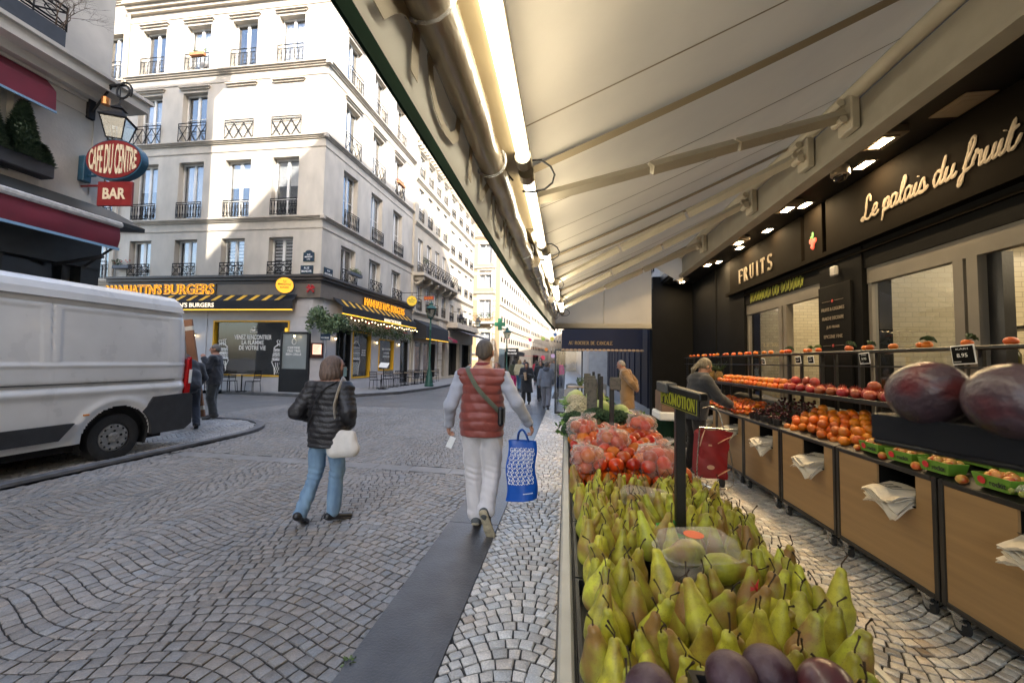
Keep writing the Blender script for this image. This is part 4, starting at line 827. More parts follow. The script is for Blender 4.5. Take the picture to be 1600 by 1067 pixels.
# ================================================================ CAFE BUILDING (left)
mk('cafe_red', (.17, .018, .035), .75, var=.25, vs=2.5, bump=.6, bs=4); mk('hem_blue', (.2, .34, .5), .6); mk('cafe_blue', (.02, .09, .15), .4, var=.2); mk('sign_red', (.22, .02, .02), .4, var=.15); mk('sign_cream', (.7, .6, .42), .5)
mk('cafe_dark', (.03, .032, .03), .45, var=.3, vs=5); mk('planter_grey', (.06, .065, .075), .6, var=.2); mk('metal_white', (.55, .54, .52), .6, var=.25, vs=14, bump=.4, bs=30)
bc = thing('cafe_building', 'grey stuccoed cafe building at the left edge above the van', 'building', (-9.5, 6.8, 0)); XC_ = frame((-9.5, 6.83, 0), (0, 1, 0))
ops = [(-2.6-2.9*k, -1.4-2.9*k, a, b) for k in range(5) for a, b in ((4.72, 6.25), (7.45, 9.7), (10.7, 12.9), (13.9, 16.0), (17, 19))]
m = MB(); wallh(m, 0, 3.9, 21.3, ops, .22, XC_, -20); m.quad((0, 0, 0), (0, 0, -12), (0, 21.3, -12), (0, 21.3, 0), XC_); m.quad((-20, 21.3, 0), (0, 21.3, 0), (0, 21.3, -12), (-20, 21.3, -12), XC_)
m.quad((-20, 0, -12), (-20, 21.3, -12), (0, 21.3, -12), (0, 0, -12), XC_); m.quad((-20, 0, 0), (-20, 21.3, 0), (-20, 21.3, -12), (-20, 0, -12), XC_); m.build('wall', [K['stucco_cafe'], K['dark_room']], bc)
for i, o in enumerate(ops): window(bc, XC_, o, 3, (.6,), .18)
m = MB(); m.box((-20, 6.82, -.1), (.42, 7.02, .46), XC_); m.box((-20, 7.02, -.12), (.48, 7.09, .52), XC_); m.box((-20, 6.6, -.05), (.0, 6.66, .05), XC_); m.box((-20, 6.66, -.05), (.2, 6.82, .2), XC_)
m.box((-20, 20.9, -.1), (.4, 21.3, .5), XC_)
for a, b in ((-1.2, -.25),): 
    for c, d in ((4.8, 6.35),):
        for p in (((a, c, .003), (a+.02, d, .02)), ((b, c, .003), (b+.02, d, .02)), ((a, d-.02, .003), (b, d, .02))): m.box(*p, XC_)
m.build('ledge', K['stucco_cafe'], bc)
m = MB(XC_)
m.box((-20, .05, -.9), (-.02, 3.9, -.85)); m.box((-20, 3.3, -.1), (-.05, 3.9, .12)); m.box((-20, .05, -.1), (-.05, .7, .05))
for u in range(8): m.box((-.35-2.4*u, .7, -.15), (-.05-2.4*u, 3.3, .1)); m.box((-1.5-2.4*u, .7, -.1), (-1.4-2.4*u, 3.3, .03))
m.box((-20, 2.5, -.1), (-.05, 2.62, .05)); m.build('shopfront', K['cafe_dark'], bc)
p = MB(XC_); p.box((-20, .7, -.06), (-.3, 3.3, -.05)); p.build('pane', K['glass_shop'], bc)
m = MB()
m.add([XC_ @ Vector(q) for q in ((-20, 4.62, 0), (.05, 4.62, 0), (.05, 4.55, .2), (.45, 4.3, .5), (.45, 4.22, .5), (-20, 4.55, .2), (-20, 4.3, .5), (-20, 4.22, .5), (-20, 4.15, .1), (.05, 4.15, .1), (-20, 3.9, .05), (.05, 3.9, .05), (.35, 4.3, -.5), (.35, 4.22, -.5))], [(0, 1, 2, 5), (5, 2, 3, 6), (6, 3, 4, 7), (7, 4, 9, 8), (8, 9, 11, 10), (3, 12, 13, 4), (1, 12, 3, 2), (4, 13, 9)])
m.build('shop_cornice', K['cafe_dark'], bc)
# upper balcony box with rail at the top left of the photo
m = MB(XC_); m.bbox((-4.2, 7.12, .12), (-1.03, 7.46, .42), .015); m.build('balcony_box', K['planter_grey'], bc); railing(bc, XC_, -4.2, -1.03, 7.46, 7.9, 'cross', .4, 'balcony_railing')
t = thing('bare_shrub', 'leafless twiggy shrub on the cafe building balcony', 'plant', (-9.1, 5.4, 7.3)); m = MB()
def twig(p, d, l, r, k):
    q = p+d*l; m.tube([p, (p+q)/2+Vector((random.gauss(0, .02),)*3), q], [r, r*.8, r*.6], 4)
    if k:
        for _ in range(3): twig(p.lerp(q, random.uniform(.5, 1)), (d+Vector((random.gauss(0, .45), random.gauss(0, .45), random.gauss(.05, .35)))).normalized(), l*.72, r*.6, k-1)
for _ in range(5): twig(Vector((-9.1, 5.75+random.uniform(-.12, .1), 7.45)), Vector((random.gauss(.1, .2), random.gauss(.2, .4), 1)).normalized(), .42, .008, 4)
m.build('twig', mat('bark', (.1, .07, .05), .9), t)
# awnings of the cafe
t = thing('window_awning', 'dark red window awning with a white star on the cafe building', 'awning', (-9.3, 5.0, 5.9)); m = MB(XC_)
m.add([(-3.4, 6.6, .02), (-1.0, 6.6, .02), (-1.0, 6.36, .24), (-3.4, 6.36, .24), (-3.4, 6.0, .26), (-1.0, 6.0, .26), (-1.0, 6.4, .02), (-1.0, 6.1, .02)], [(3, 2, 1, 0), (4, 5, 2, 3), (5, 7, 6, 2), (2, 6, 1)]); m.build('canopy', K['cafe_red'], t)
m = MB(XC_); m.box((-3.4, 5.96, .25), (-.99, 6.0, .27)); m.build('hem', K['hem_blue'], t)
m = MB(XC_); m.prism([((.09 if k % 2 else .035)*sin(k*pi/5)-1.95, (.09 if k % 2 else .035)*cos(k*pi/5)*-1+6.2) for k in range(10)], .262, .27); m.build('star', K['text_white'], t)
t = thing('cafe_awning', 'wine red cafe awning with white top rail above the van', 'awning', (-8.8, 5, 3.7)); m = MB(XC_); n = 44
P = [[(-12+11.75*i/n, 4.1-.42*j/6, .78+.035*sin(j/6*pi)+.012*sin(i*1.7+j*.9)*(j/6)) for i in range(n+1)] for j in range(7)]; m.sheet(P[::-1], thick=.006)
m.sheet([[(-12+11.75*i/n, 4.12, .78) for i in range(n+1)], [(-12+11.75*i/n, 4.2, .02) for i in range(n+1)]], thick=.006); m.build('canopy', K['cafe_red'], t, smooth=True)
m = MB(XC_); m.bbox((-12, 4.08, .72), (-.22, 4.19, .86), .03); m.build('rail', K['metal_white'], t); m = MB(XC_); m.box((-12, 3.64, .77), (-.24, 3.685, .8)); m.build('hem', K['hem_blue'], t)
m = MB(XC_); m.bar((-.3, 3.3, .05), (-.3, 3.68, .75), .04); m.bar((-.75, 3.25, .05), (-.5, 3.45, .8), .05); m.build('arm', K['iron'], t)
m = MB(XC_); m.sheet([[(-2.4+.5*i/6, 3.62-.55*j/4+.02*i, .55+.05*sin(i*1.3)) for i in range(7)] for j in range(5)][::-1], thick=.004); tag(m.build('blue_cloth', K['cafe_blue'], smooth=True), 'blue cloth hanging under the wine red cafe awning', 'cloth')
# trough with conifers
t = thing('planter', 'dark trough with clipped conifers on the cafe window ledge', 'planter', (-9.3, 4.6, 4.7)); m = MB(XC_); m.bbox((-3.6, 4.74, .02), (-.97, 5.0, .3), .02); m.build('box', K['planter_grey'], t)
m = MB()
def cone(c, r, h, n):
    for i in range(n):
        f = random.random()**1.3; a = random.uniform(0, 2*pi); rr = r*(1-f)**.75*random.uniform(.75, 1.06); p = Vector(c)+Vector((rr*cos(a), rr*sin(a), h*f)); d = Vector((cos(a), sin(a), random.uniform(-.1, .7))).normalized(); s_ = Vector((-sin(a), cos(a), 0))*.016; L_ = random.uniform(.03, .07)
        m.add([p-s_, p+s_, p+d*L_+s_*.4, p+d*L_-s_*.4], [(0, 1, 2, 3)]); m.add([p-s_.cross(d), p+s_.cross(d), p+d*L_], [(0, 1, 2)])
for u, r, h, n in ((-2.9, .26, .85, 1800), (-2.3, .27, .9, 2200), (-1.8, .25, .8, 2400), (-1.36, .24, .98, 3400), (-1.08, .14, .36, 1100)): cone(XC_ @ Vector((u, 4.97, .16)), r, h, n); m.ell(XC_ @ Vector((u, 4.97+h*.33, .16)), (r*.72, r*.72, h*.36), 10)
m.build('conifer', K['conifer'], t)
# lantern on scrolled bracket
t = thing('wall_lantern', 'old street lantern on a scrolled iron bracket above the oval cafe sign', 'street lamp', (-9.4, 6.5, 6.9)); lantern(t, (-8.8, 6.5, 5.8), .8)
m = MB(); m.bbox((-9.5, 6.44, 6.28), (-9.42, 6.56, 6.98), .01); m.tube([(-9.45, 6.5, 6.9), (-9.0, 6.5, 6.93), (-8.72, 6.5, 6.93)], .03, 8); m.tube([(-9.42, 6.5, 6.42), (-9.2, 6.5, 6.7), (-9.02, 6.5, 6.9)], .022, 6)
m.tube([(-8.72+.13*cos(a)*(1-a/14), 6.5, 6.8+.13*sin(a)*(1-a/14)) for a in [pi/2-k*.45 for k in range(20)]], .02, 6); m.tube([(-8.8, 6.5, 6.9), (-8.8, 6.5, 6.62)], .012, 6); m.build('bracket', K['iron'], t)
m = MB(); m.lathe([(.07, 0), (.07, .14), (.03, .15)], 10, c=(-9.12, 6.5, 6.55)); m.build('cap', mat('copper', (.5, .2, .06), .4, metal=.6), t)
# oval and square signs
XO = frame((-8.74, 6.42, 5.38), (1, .12, 0)); t = thing('oval_sign', 'oval red CAFE DU CENTRE sign with cream letters', 'sign', (-8.74, 6.45, 5.38))
E_ = lambda rx, ry, n=40: [(rx*cos(2*pi*i/n), ry*sin(2*pi*i/n)) for i in range(n)]
m = MB(XO); m.prism(E_(.56, .4), -.14, .0); m.build('rim', K['cafe_blue'], t); m = MB(XO); m.prism(E_(.535, .375), .0, .012); m.build('face', K['sign_red'], t)
m = MB(); M_ = MB(); M_.text('CAFE DU CENTRE', .94, .5, Matrix.Translation((-.47, -.25, .012)), .012, 0, .02)
V = [Vector((x, y*(1.22*sqrt(max(.06, 1-(x/.56)**2))), z)) for x, y, z in M_.v]; m.add([XO @ v for v in V], M_.f); m.build('lettering', K['sign_cream'], t)
m = MB(); m.bbox((-9.5, 6.38, 4.98), (-9.36, 6.52, 5.48), .01); [m.tube([(-9.4, 6.47, z), (-9.2, 6.47, z)], .022, 6) for z in (5.1, 5.4)]; m.build('bracket', K['cafe_blue'], t)
XB = frame((-9.07, 6.42, 4.48), (1, .1, 0)); t = thing('square_sign', 'small dark red BAR sign under the oval sign', 'sign', (-8.75, 6.45, 4.48)); m = MB(XB); m.bbox((0, 0, -.05), (.7, .48, 0), .01); m.build('board', K['sign_red'], t)
m = MB(); m.text('BAR', .46, .22, XB @ Matrix.Translation((.12, .13, .002)), .006, 0, .03); m.build('lettering', K['sign_cream'], t); m = MB(); m.tube([(-9.5, 6.46, 4.9), (-8.4, 6.5, 4.9)], .02, 6); m.build('bracket', K['sign_red'], t)
# buildings behind the camera on the left, so that the sun falls as in the photograph
# ================================================================ VAN
mk('van_white', (.78, .77, .75), .28, var=.08, vs=3, coat=.4, dirt=.16); mk('van_plastic', (.03, .031, .033), .55, var=.3, vs=9, bump=.3, bs=80); mk('rubber', (.025, .024, .023), .8, var=.4, vs=12, bump=.4, bs=60)
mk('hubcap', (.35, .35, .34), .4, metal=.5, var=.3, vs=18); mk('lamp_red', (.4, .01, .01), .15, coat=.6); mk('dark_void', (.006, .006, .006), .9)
vt = thing('white_van', 'long white panel van with dark lower trim parked on the corner pavement', 'van', (-7.67, 3.2, 0))
def van_side(sgn):
    """one flank as a finely divided sheet with pressed creases and the wheel arches cut out"""
    V = []; F = []; y0, y1, z0, z1 = .9, 1.0, .36, 2.34; ny, nz = 270, 100; cut = [(5.18, .38, .455), (1.2, .38, .46)]
    def off(y, z):
        o = -.012*(z-1.1)**2*3 - (.035 if z < 1.2 else 0)*0
        o += .022*math.exp(-((z-1.07)/.05)**2) + .012*math.exp(-((z-1.44)/.018)**2) - .016*math.exp(-((z-1.17)/.03)**2)
        if .62 < (y-.3)/6 < 1 or y < 6:
            inp = 1.47 < z < 2.2 and ((1.9 < y < 4.24) or (4.45 < y < 5.9)); o -= .006 if inp else 0
        o -= .02*math.exp(-((z-2.27)/.012)**2)
        for ys in (4.35, 1.78): o -= .012*math.exp(-((y-ys)/.006)**2)
        if z > .9: o -= .006*math.exp(-((y-5.92)/.006)**2)
        for cy, cz, r in cut:
            d = sqrt((y-cy)**2+(z-cz)**2); o += .02*math.exp(-((d-r-.09)/.06)**2) if z > .35 else 0
        if y > 6.05: o -= .25*((y-6.05)/.25)**2*.5
        if z < .6: o -= .05*(.6-z)
        return o
    yr = lambda z: 6.3-.26*max(0, (z-1.6)/1.0)**1.6
    for j in range(nz+1):
        z = z0+(z1-z0)*j/nz
        for i in range(ny+1):
            y = 1.0+(yr(z)-1.0)*i/ny; V.append((sgn*(1.02+off(y, z)), y, z))
    for j in range(nz):
        for i in range(ny):
            a = j*(ny+1)+i; c = [(V[a][k]+V[a+ny+2][k])/2 for k in range(3)]
            if any((c[1]-cy)**2+(c[2]-cz)**2 < r*r for cy, cz, r in cut): continue
            f = (a, a+1, a+ny+2, a+ny+1); F.append(f if sgn > 0 else f[::-1])
    return [(x-7.67, y, z) for x, y, z in V], F
m = MB(); m.add(*van_side(1)); m.add(*van_side(-1))
yr = lambda z: 6.3-.26*max(0, (z-1.6)/1.0)**1.6
prof = [(1.0-.0, 2.34), (.985, 2.44), (.95, 2.53), (.88, 2.59), (.7, 2.625), (.35, 2.645), (0, 2.65)]; prof = prof+[(-x, z) for x, z in prof[-2::-1]]
for (xa, za), (xb, zb) in zip(prof, prof[1:]):
    n = 20
    for i in range(n): ya = [2.0+(yr(za)-2.0)*k/n for k in (i, i+1)]; yb = [2.0+(yr(zb)-2.0)*k/n for k in (i, i+1)]; m.quad((xa-7.67, ya[0], za), (xb-7.67, yb[0], zb), (xb-7.67, yb[1], zb), (xa-7.67, ya[1], za))
zz = [.4+(2.64-.4)*k/20 for k in range(21)]; hw = lambda z: .93 if z < 2.3 else .93-.5*((z-2.3)/.36)**2
m.sheet([[(-7.67+hw(z)*sx, yr(z)+.0-(.02 if abs(sx) == 1 else -.03), z) for sx in (1, .5, 0, -.5, -1)] for z in zz]) # rear doors
# nose and windscreen
m.add([(-6.68, 2.0, 2.6), (-8.66, 2.0, 2.6), (-8.6, 1.0, 1.55), (-6.74, 1.0, 1.55), (-6.8, .35, 1.1), (-8.54, .35, 1.1), (-6.85, .22, .4), (-8.5, .22, .4), (-6.66, 1.0, .36), (-8.68, 1.0, .36), (-6.66, 1.0, 1.55), (-8.68, 1.0, 1.55)], [(0, 1, 2, 3), (3, 2, 5, 4), (4, 5, 7, 6), (8, 10, 4, 6), (9, 7, 5, 11)])
m.build('body', K['van_white'], vt, smooth=True, ang=28)
m = MB(); m.add([(-6.9, 1.93, 2.51), (-8.45, 1.93, 2.51), (-8.45, 1.05, 1.6), (-6.9, 1.05, 1.6)], [(0, 1, 2, 3)], Matrix.Translation((0, -.012, .012))); m.build('windscreen', K['glass_shop'], vt)
m = MB(); m.box((-6.64, 1.15, 1.5), (-6.652, 1.75, 2.15)); m.build('side_window', mat('tint', (.01, .012, .014), .08), vt)
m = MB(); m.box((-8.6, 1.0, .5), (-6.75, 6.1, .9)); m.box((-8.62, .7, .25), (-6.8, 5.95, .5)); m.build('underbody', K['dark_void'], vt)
m = MB(); xs = -6.638
m.prism([(1.75, .45), (4.45, .45), (4.62, .66), (1.75, .66)], -6.66, -6.615, Matrix(((0, 0, 1, 0), (1, 0, 0, 0), (0, 1, 0, 0), (0, 0, 0, 1)))); m.build('side_trim', K['van_plastic'], vt); m = MB(); m.box((-6.66, 1.9, 1.188), (-6.641, 6.0, 1.2)); m.build('crease_strip', K['van_plastic'], vt); m = MB(); m.bbox((-6.66, 4.72, .74), (-6.628, 4.79, .765), .004); m.build('side_marker', mat('amber', (.6, .2, .02), .3), vt)  # the thin dark strip is added to draw the shaded flank crease
m = MB(); XY = Matrix(((0, 0, 1, 0), (1, 0, 0, 0), (0, 1, 0, 0), (0, 0, 0, 1)))
arcp = [(5.18+.465*cos(a), .38+.465*sin(a)) for a in [k*.13 for k in range(0, 7)]]
m.prism([(5.66, .33)]+[(y, max(z, .36)) for y, z in arcp]+[(5.66, .93), (6.28, .95), (6.33, .9), (6.33, .42), (6.2, .33)], -6.8, -6.62, XY); m.box((-8.6, 6.2, .35), (-6.8, 6.37, .9)); m.build('bumper', K['van_plastic'], vt, ang=30)
m = MB(); m.prism([(6.2, .95), (6.3, .95), (6.325, 1.35), (6.315, 1.58), (6.27, 1.54), (6.24, 1.3)], -6.75, -6.66, XY); tl = m.build('tail_light', K['lamp_red'], vt)
m = MB(); m.prism([(6.27, 1.12), (6.32, 1.12), (6.33, 1.36), (6.28, 1.36)], -6.74, -6.655, XY); m.build('white_lens', K['text_white'], tl)
for wy, sx in ((5.18, 1), (1.2, 1), (5.18, -1), (1.2, -1)):
    X = Matrix.Translation((-7.67+sx*.86, wy, .362)) @ Matrix.Rotation(pi/2*sx, 4, 'Y'); m = MB(X)
    m.lathe([(.2, -.1), (.3, -.115), (.345, -.1), (.36, -.06), (.36, .06), (.345, .1), (.3, .115), (.215, .1), (.2, .06)], 40); wh = m.build('wheel', K['rubber'], vt, smooth=True)
    m = MB(X); m.lathe([(.2, .05), (.2, .085), (.17, .095), (.12, .1), (.08, .085), (.06, .1), (.0, .105)], 32)
    for k in range(12): a = k*pi/6; m.ell((.165*cos(a), .165*sin(a), .1), (.022, .018, .012), 8)
    for k in range(5): a = k*2*pi/5; m.ell((.045*cos(a), .045*sin(a), .108), (.012, .012, .01), 6)
    m.build('hubcap', K['hubcap'], wh, smooth=True)
    m = MB(X)
    for k in range(12): a = k*pi/6+pi/12; m.ell((.168*cos(a), .168*sin(a), .094), (.016, .016, .006), 8)
    for k in range(5): a = k*2*pi/5+.6; m.ell((.1*cos(a), .1*sin(a), .096), (.02, .02, .006), 8)
    m.build('vent', K['dark_void'], wh)
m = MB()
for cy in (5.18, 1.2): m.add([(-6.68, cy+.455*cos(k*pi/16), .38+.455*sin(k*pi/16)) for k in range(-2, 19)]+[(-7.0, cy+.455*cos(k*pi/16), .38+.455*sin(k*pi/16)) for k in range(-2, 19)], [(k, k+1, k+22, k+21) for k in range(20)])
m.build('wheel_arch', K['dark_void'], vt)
# ================================================================ GREENGROCER'S (right) : building, fascia, soffit, glazing
mk('soffit', (.008, .008, .008), .5, var=.2, vs=3); mk('fascia_brown', (.0055, .0042, .003), .8, spec=.03, var=.15, vs=4); mk('beam_cream', (.33, .3, .24), .55, var=.12, vs=5, bump=.1, bs=40, dirt=.2)
mk('header', (.17, .155, .13), .5, var=.15, vs=4); mk('lettering', (.2, .165, .125), .7); mk('tile', (.5, .45, .32), .3, var=.1, vs=5)
def tile_mat():
    m = bpy.data.materials.new('wall_tiles'); m.use_nodes = True; t = m.node_tree; b = t.nodes['Principled BSDF']; L = t.links.new
    tc = t.nodes.new('ShaderNodeTexCoord'); mp = t.nodes.new('ShaderNodeMapping'); mp.vector_type = 'POINT'; n = t.nodes.new('ShaderNodeTexBrick'); sp = t.nodes.new('ShaderNodeSeparateXYZ'); cb = t.nodes.new('ShaderNodeCombineXYZ'); ad = t.nodes.new('ShaderNodeMath'); L(tc.outputs['Object'], sp.inputs[0]); L(sp.outputs[0], ad.inputs[0]); L(sp.outputs[1], ad.inputs[1]); L(ad.outputs[0], cb.inputs[0]); L(sp.outputs[2], cb.inputs[1]); L(cb.outputs[0], mp.inputs[0]); L(mp.outputs[0], n.inputs[0])
    n.inputs['Scale'].default_value = 4.5; n.inputs['Brick Width'].default_value = .6; n.inputs['Row Height'].default_value = .25; n.inputs['Mortar Size'].default_value = .012; n.inputs['Color1'].default_value = (.34, .3, .21, 1); n.inputs['Color2'].default_value = (.29, .25, .17, 1); n.inputs['Mortar'].default_value = (.19, .165, .12, 1)
    L(n.outputs[0], b.inputs['Base Color']); b.inputs['Roughness'].default_value = .25; return m
K['tiles'] = tile_mat()
sb = thing('shop_building', 'tall building on the right that houses the greengrocer', 'building', (3.3, 5, 0)); XR_ = frame((2.56, 11.4, 0), (0, -1, 0))
ops = [(1.5+2.6*k, 2.7+2.6*k, a, b) for k in range(13) for a, b in ((5.4, 7.6), (8.8, 11), (12, 14.2), (15.3, 17.3), (18.5, 20.3))]
m = MB(); wallh(m, 37, 3.95, 24.9, ops, .22, XR_); m.quad((0, 0, -.0), (0, 24.9, 0), (0, 24.9, -12), (0, 0, -12), XR_); m.quad((37, 0, -12), (37, 24.9, -12), (37, 24.9, 0), (37, 0, 0), XR_); m.quad((0, 24.9, 0), (37, 24.9, 0), (37, 24.9, -12), (0, 24.9, -12), XR_); m.quad((37, 0, -12), (0, 0, -12), (0, 24.9, -12), (37, 24.9, -12), XR_); m.build('wall', [K['stucco_pale'], K['dark_room']], sb)
for o in ops[:20]: window(sb, XR_, o, 0, (.5,), .18)
m = MB(); m.box((2.56, -12, 3.75), (3.42, 11.4, 3.8)); m.box((2.5, -12, 3.8), (2.56, 11.4, 3.95)); m.build('soffit', K['soffit'], sb)
# ground floor wall plane and piers
m = MB()
m.box((3.32, 8.0, .02), (3.6, 11.4, 3.74)); m.box((3.32, 4.98, .02), (3.62, 5.74, 2.98)); m.box((3.36, -12, 2.98), (3.6, 8.0, 3.74)); m.box((3.34, -12, 2.72), (3.5, 8.0, 2.978)); m.box((3.45, -12, .02), (3.7, .4, 2.72))
m.box((2.3, 11.1, .02), (3.32, 11.4, 3.95)); m.box((2.28, 11.08, .02), (2.5, 11.42, 3.6)); m.box((3.3, 9.4, .02), (3.318, 9.5, 3.74)); m.build('black_cladding', K['black_matte'], sb)
m = MB(); m.box((3.3, -12, 3.06), (3.36, 5.55, 3.74)); m.box((3.3, 6.1, 3.06), (3.36, 8.6, 3.74)); m.box((3.3, 5.63, 3.06), (3.36, 6.02, 3.74))
m.build('fascia_panel', K['fascia_brown'], sb); m = MB(); m.box((3.25, -12, 3.0), (3.36, 8.7, 3.058)); m.box((3.3, -12, 2.9), (3.33, 8.0, 2.93)); m.build('moulding', K['fascia_brown'], sb)
# glazed units
def unit(y0, y1, label, kind):
    m = MB(); X = None
    m.box((3.36, y0, 2.54), (3.44, y1, 2.718)); m.build('roller_header', K['header'], sb)
    m = MB(); m.box((3.37, y0-.0, .02), (3.43, y0+.05, 2.54)); m.box((3.37, y1-.05, .02), (3.43, y1, 2.54))
    for y in kind: m.box((3.35, y-.045, .02), (3.45, y+.045, 2.54))
    w_ = m.build('window_frame', K['header'], sb)
    m = MB(); m.box((3.4, kind[0], .9), (3.406, y1-.05, 2.54)); m.build('pane', K['glass_shop'], w_)
unit(5.76, 8.0, '', (6.66, 6.8)); unit(.4, 4.96, '', (3.9, 3.78))
m = MB(); m.box((3.42, 3.62, .02), (3.5, 3.74, 2.54)); m.build('door_frame', K['black_paint'], sb)
# room with tiled walls, ceiling lamps and shelves
rm = thing('shop_interior', 'tiled shop room with glowing ceiling panels behind the glazing', 'room', (5.5, 4, 0)); m = MB(); m.box((7.5, .2, 0), (7.6, 9, 3.3)); m.box((3.6, 8.1, 0), (7.5, 8.2, 3.3)); m.box((3.7, .2, 0), (7.5, .3, 3.3)); m.box((3.62, 5.0, .02), (5.6, 5.6, 3.3)); m.build('tiled_wall', K['tiles'], rm)
m = MB(); m.box((3.6, .2, 3.2), (7.6, 8.2, 3.3)); [m.box((3.7, y, 3.02), (7.5, y+.04, 3.06)) for y in (1, 2, 3, 4, 6.2, 7)]; m.build('ceiling', K['taupe_dark'], rm)
m = MB(); m.box((3.6, .3, .0), (7.5, 8.1, .03)); m.build('floor', K['taupe'], rm)
K['panel_light'] = mat('panel_light', (1, .82, .55), .5, emit=2.6)
m = MB(); [m.box((x, y, 3.0), (x+.55, y+.3, 3.03)) for x, y in ((4.0, 1.6), (5.2, 1.6), (6.3, 2.4), (4.3, 3.2), (5.6, 3.9), (4.2, 4.3), (4.6, 6.5), (6.0, 6.6), (6.5, 5.2), (4.0, 7.3))]; m.build('light_panel', K['panel_light'], rm)
def area(par, p, sx, sy, e, col, rot=(0, 0, 0), name='lamp_light'):
    l = bpy.data.lights.new(name, 'AREA'); l.shape = 'RECTANGLE'; l.size = sx; l.size_y = sy; l.energy = e; l.color = col; o = bpy.data.objects.new(name, l); COL.objects.link(o); o.parent = par; o.location = Vector(p)-rootloc(par); o.rotation_euler = rot; return o
area(rm, (5.4, 3, 2.98), 3, 2.5, 24, (1, .8, .5)); area(rm, (5.4, 6.8, 2.98), 2.5, 1.6, 12, (1, .8, .5))
sh = thing('jar_shelf', 'shelf of glass jars seen through the shop window', 'shelf', (4.6, 3.5, .9)); m = MB(); [m.box((4.4, 1.0, z), (4.7, 4.9, z+.03)) for z in (1.2, 1.6, 2.0)]; [m.box((4.4, y, .02), (4.7, y+.04, 2.05)) for y in (1.0, 2.3, 3.6, 4.86)]; m.build('rack', K['black_paint'], sh)
mk('jar', (.09, .06, .02), .1, col2=(.03, .05, .015), vs=3, varo=True, var=.1)
jp = None
for z in (1.23, 1.63):
    for i in range(26):
        if jp is None: jp = MB().lathe([(.035, 0), (.045, .01), (.045, .12), (.03, .15), (.032, .17)], 12).build('jar', K['jar'], smooth=True); o = jp
        else: o = jp.copy(); COL.objects.link(o)
        o.location = (4.47, 1.15+i*.14, z); tag(o, 'dark glass jar on the shelf behind the shop window', 'jar', 'jars behind the shop window')
m = MB(); m.bbox((4.5, 6.75, .02), (5.1, 7.5, 1.95), .03); tag(m.build('drinks_fridge', mat('fridge', (.03, .012, .012), .3, var=.3)), 'dark fridge inside the far shop window', 'fridge')
# lettering : condensed serif strokes built from bars
SER = {'F': ([(0,0,0,1,2),(0,.98,.62,.98,1),(0,.52,.5,.52,1),(-.12,.01,.14,.01,1),(-.12,.98,0,.98,1),(.62,.98,.62,.84,1)],.75),
 'R': ([(0,0,0,1,2),('a',.05,.75,.42,.23,-90,90,2),(0,.98,.1,.98,1),(0,.52,.1,.52,1),(.22,.52,.6,0,2),(-.12,.01,.14,.01,1),(.5,.01,.75,.01,1),(-.12,.98,0,.98,1)],.85),
 'U': ([(0,.28,0,1,2),('a',.28,.28,.28,.27,180,360,1),(.56,.28,.56,1,1),(-.12,.99,.14,.99,1),(.45,.99,.68,.99,1)],.85),
 'I': ([(0,0,0,1,2),(-.13,.01,.13,.01,1),(-.13,.99,.13,.99,1)],.4),
 'T': ([(.28,0,.28,1,2),(0,.98,.56,.98,1),(0,.98,-.02,.82,1),(.56,.98,.58,.82,1),(.15,.01,.41,.01,1)],.72),
 'S': ([('a',.25,.74,.22,.24,30,265,1.6),('a',.25,.26,.22,.24,-150,90,1.6),(.45,.84,.45,1,1),(.02,0,.02,.16,1)],.65),
 'P': ([(0,0,0,1,2),('a',.05,.74,.42,.24,-90,90,2),(0,.98,.1,.98,1),(0,.5,.1,.5,1),(-.12,.01,.14,.01,1),(-.12,.98,0,.98,1)],.72),
 'O': ([('a',.3,.5,.29,.49,0,360,1.7)],.78), 'M': ([(0,0,0,1,1),(0,1,.3,.12,2),(.3,.12,.6,1,1),(.6,0,.6,1,2),(-.1,.01,.1,.01,1),(.48,.01,.72,.01,1),(-.1,.99,.02,.99,1),(.6,.99,.72,.99,1)],.92),
 'N': ([(0,0,0,1,1),(0,1,.5,.02,2),(.5,0,.5,1,1),(-.1,.01,.1,.01,1),(.4,.99,.62,.99,1),(-.1,.99,.02,.99,1)],.8),
 'A': ([(0,0,.28,1,1),(.28,1,.58,0,2),(.1,.36,.46,.36,1),(-.1,.01,.1,.01,1),(.46,.01,.7,.01,1)],.78), 'C': ([('a',.3,.5,.28,.49,50,310,1.8),(.5,.72,.5,.95,1)],.7), 'D': ([(0,0,0,1,2),('a',.06,.5,.46,.48,-90,90,2),(-.12,.01,.1,.01,1),(-.12,.99,.1,.99,1)],.75),
 'E': ([(0,0,0,1,2),(0,.98,.52,.98,1),(0,.5,.4,.5,1),(0,.02,.55,.02,1),(.55,.02,.56,.18,1),(.52,.98,.52,.84,1),(-.12,.01,0,.01,1),(-.12,.99,0,.99,1)],.74), 'H': ([(0,0,0,1,2),(.5,0,.5,1,2),(0,.5,.5,.5,1),(-.1,.01,.12,.01,1),(.38,.01,.62,.01,1),(-.1,.99,.12,.99,1),(.38,.99,.62,.99,1)],.82),
 'L': ([(0,0,0,1,2),(0,.02,.5,.02,1),(.5,.02,.52,.2,1),(-.12,.99,.12,.99,1)],.68), ' ': ([],.45)}
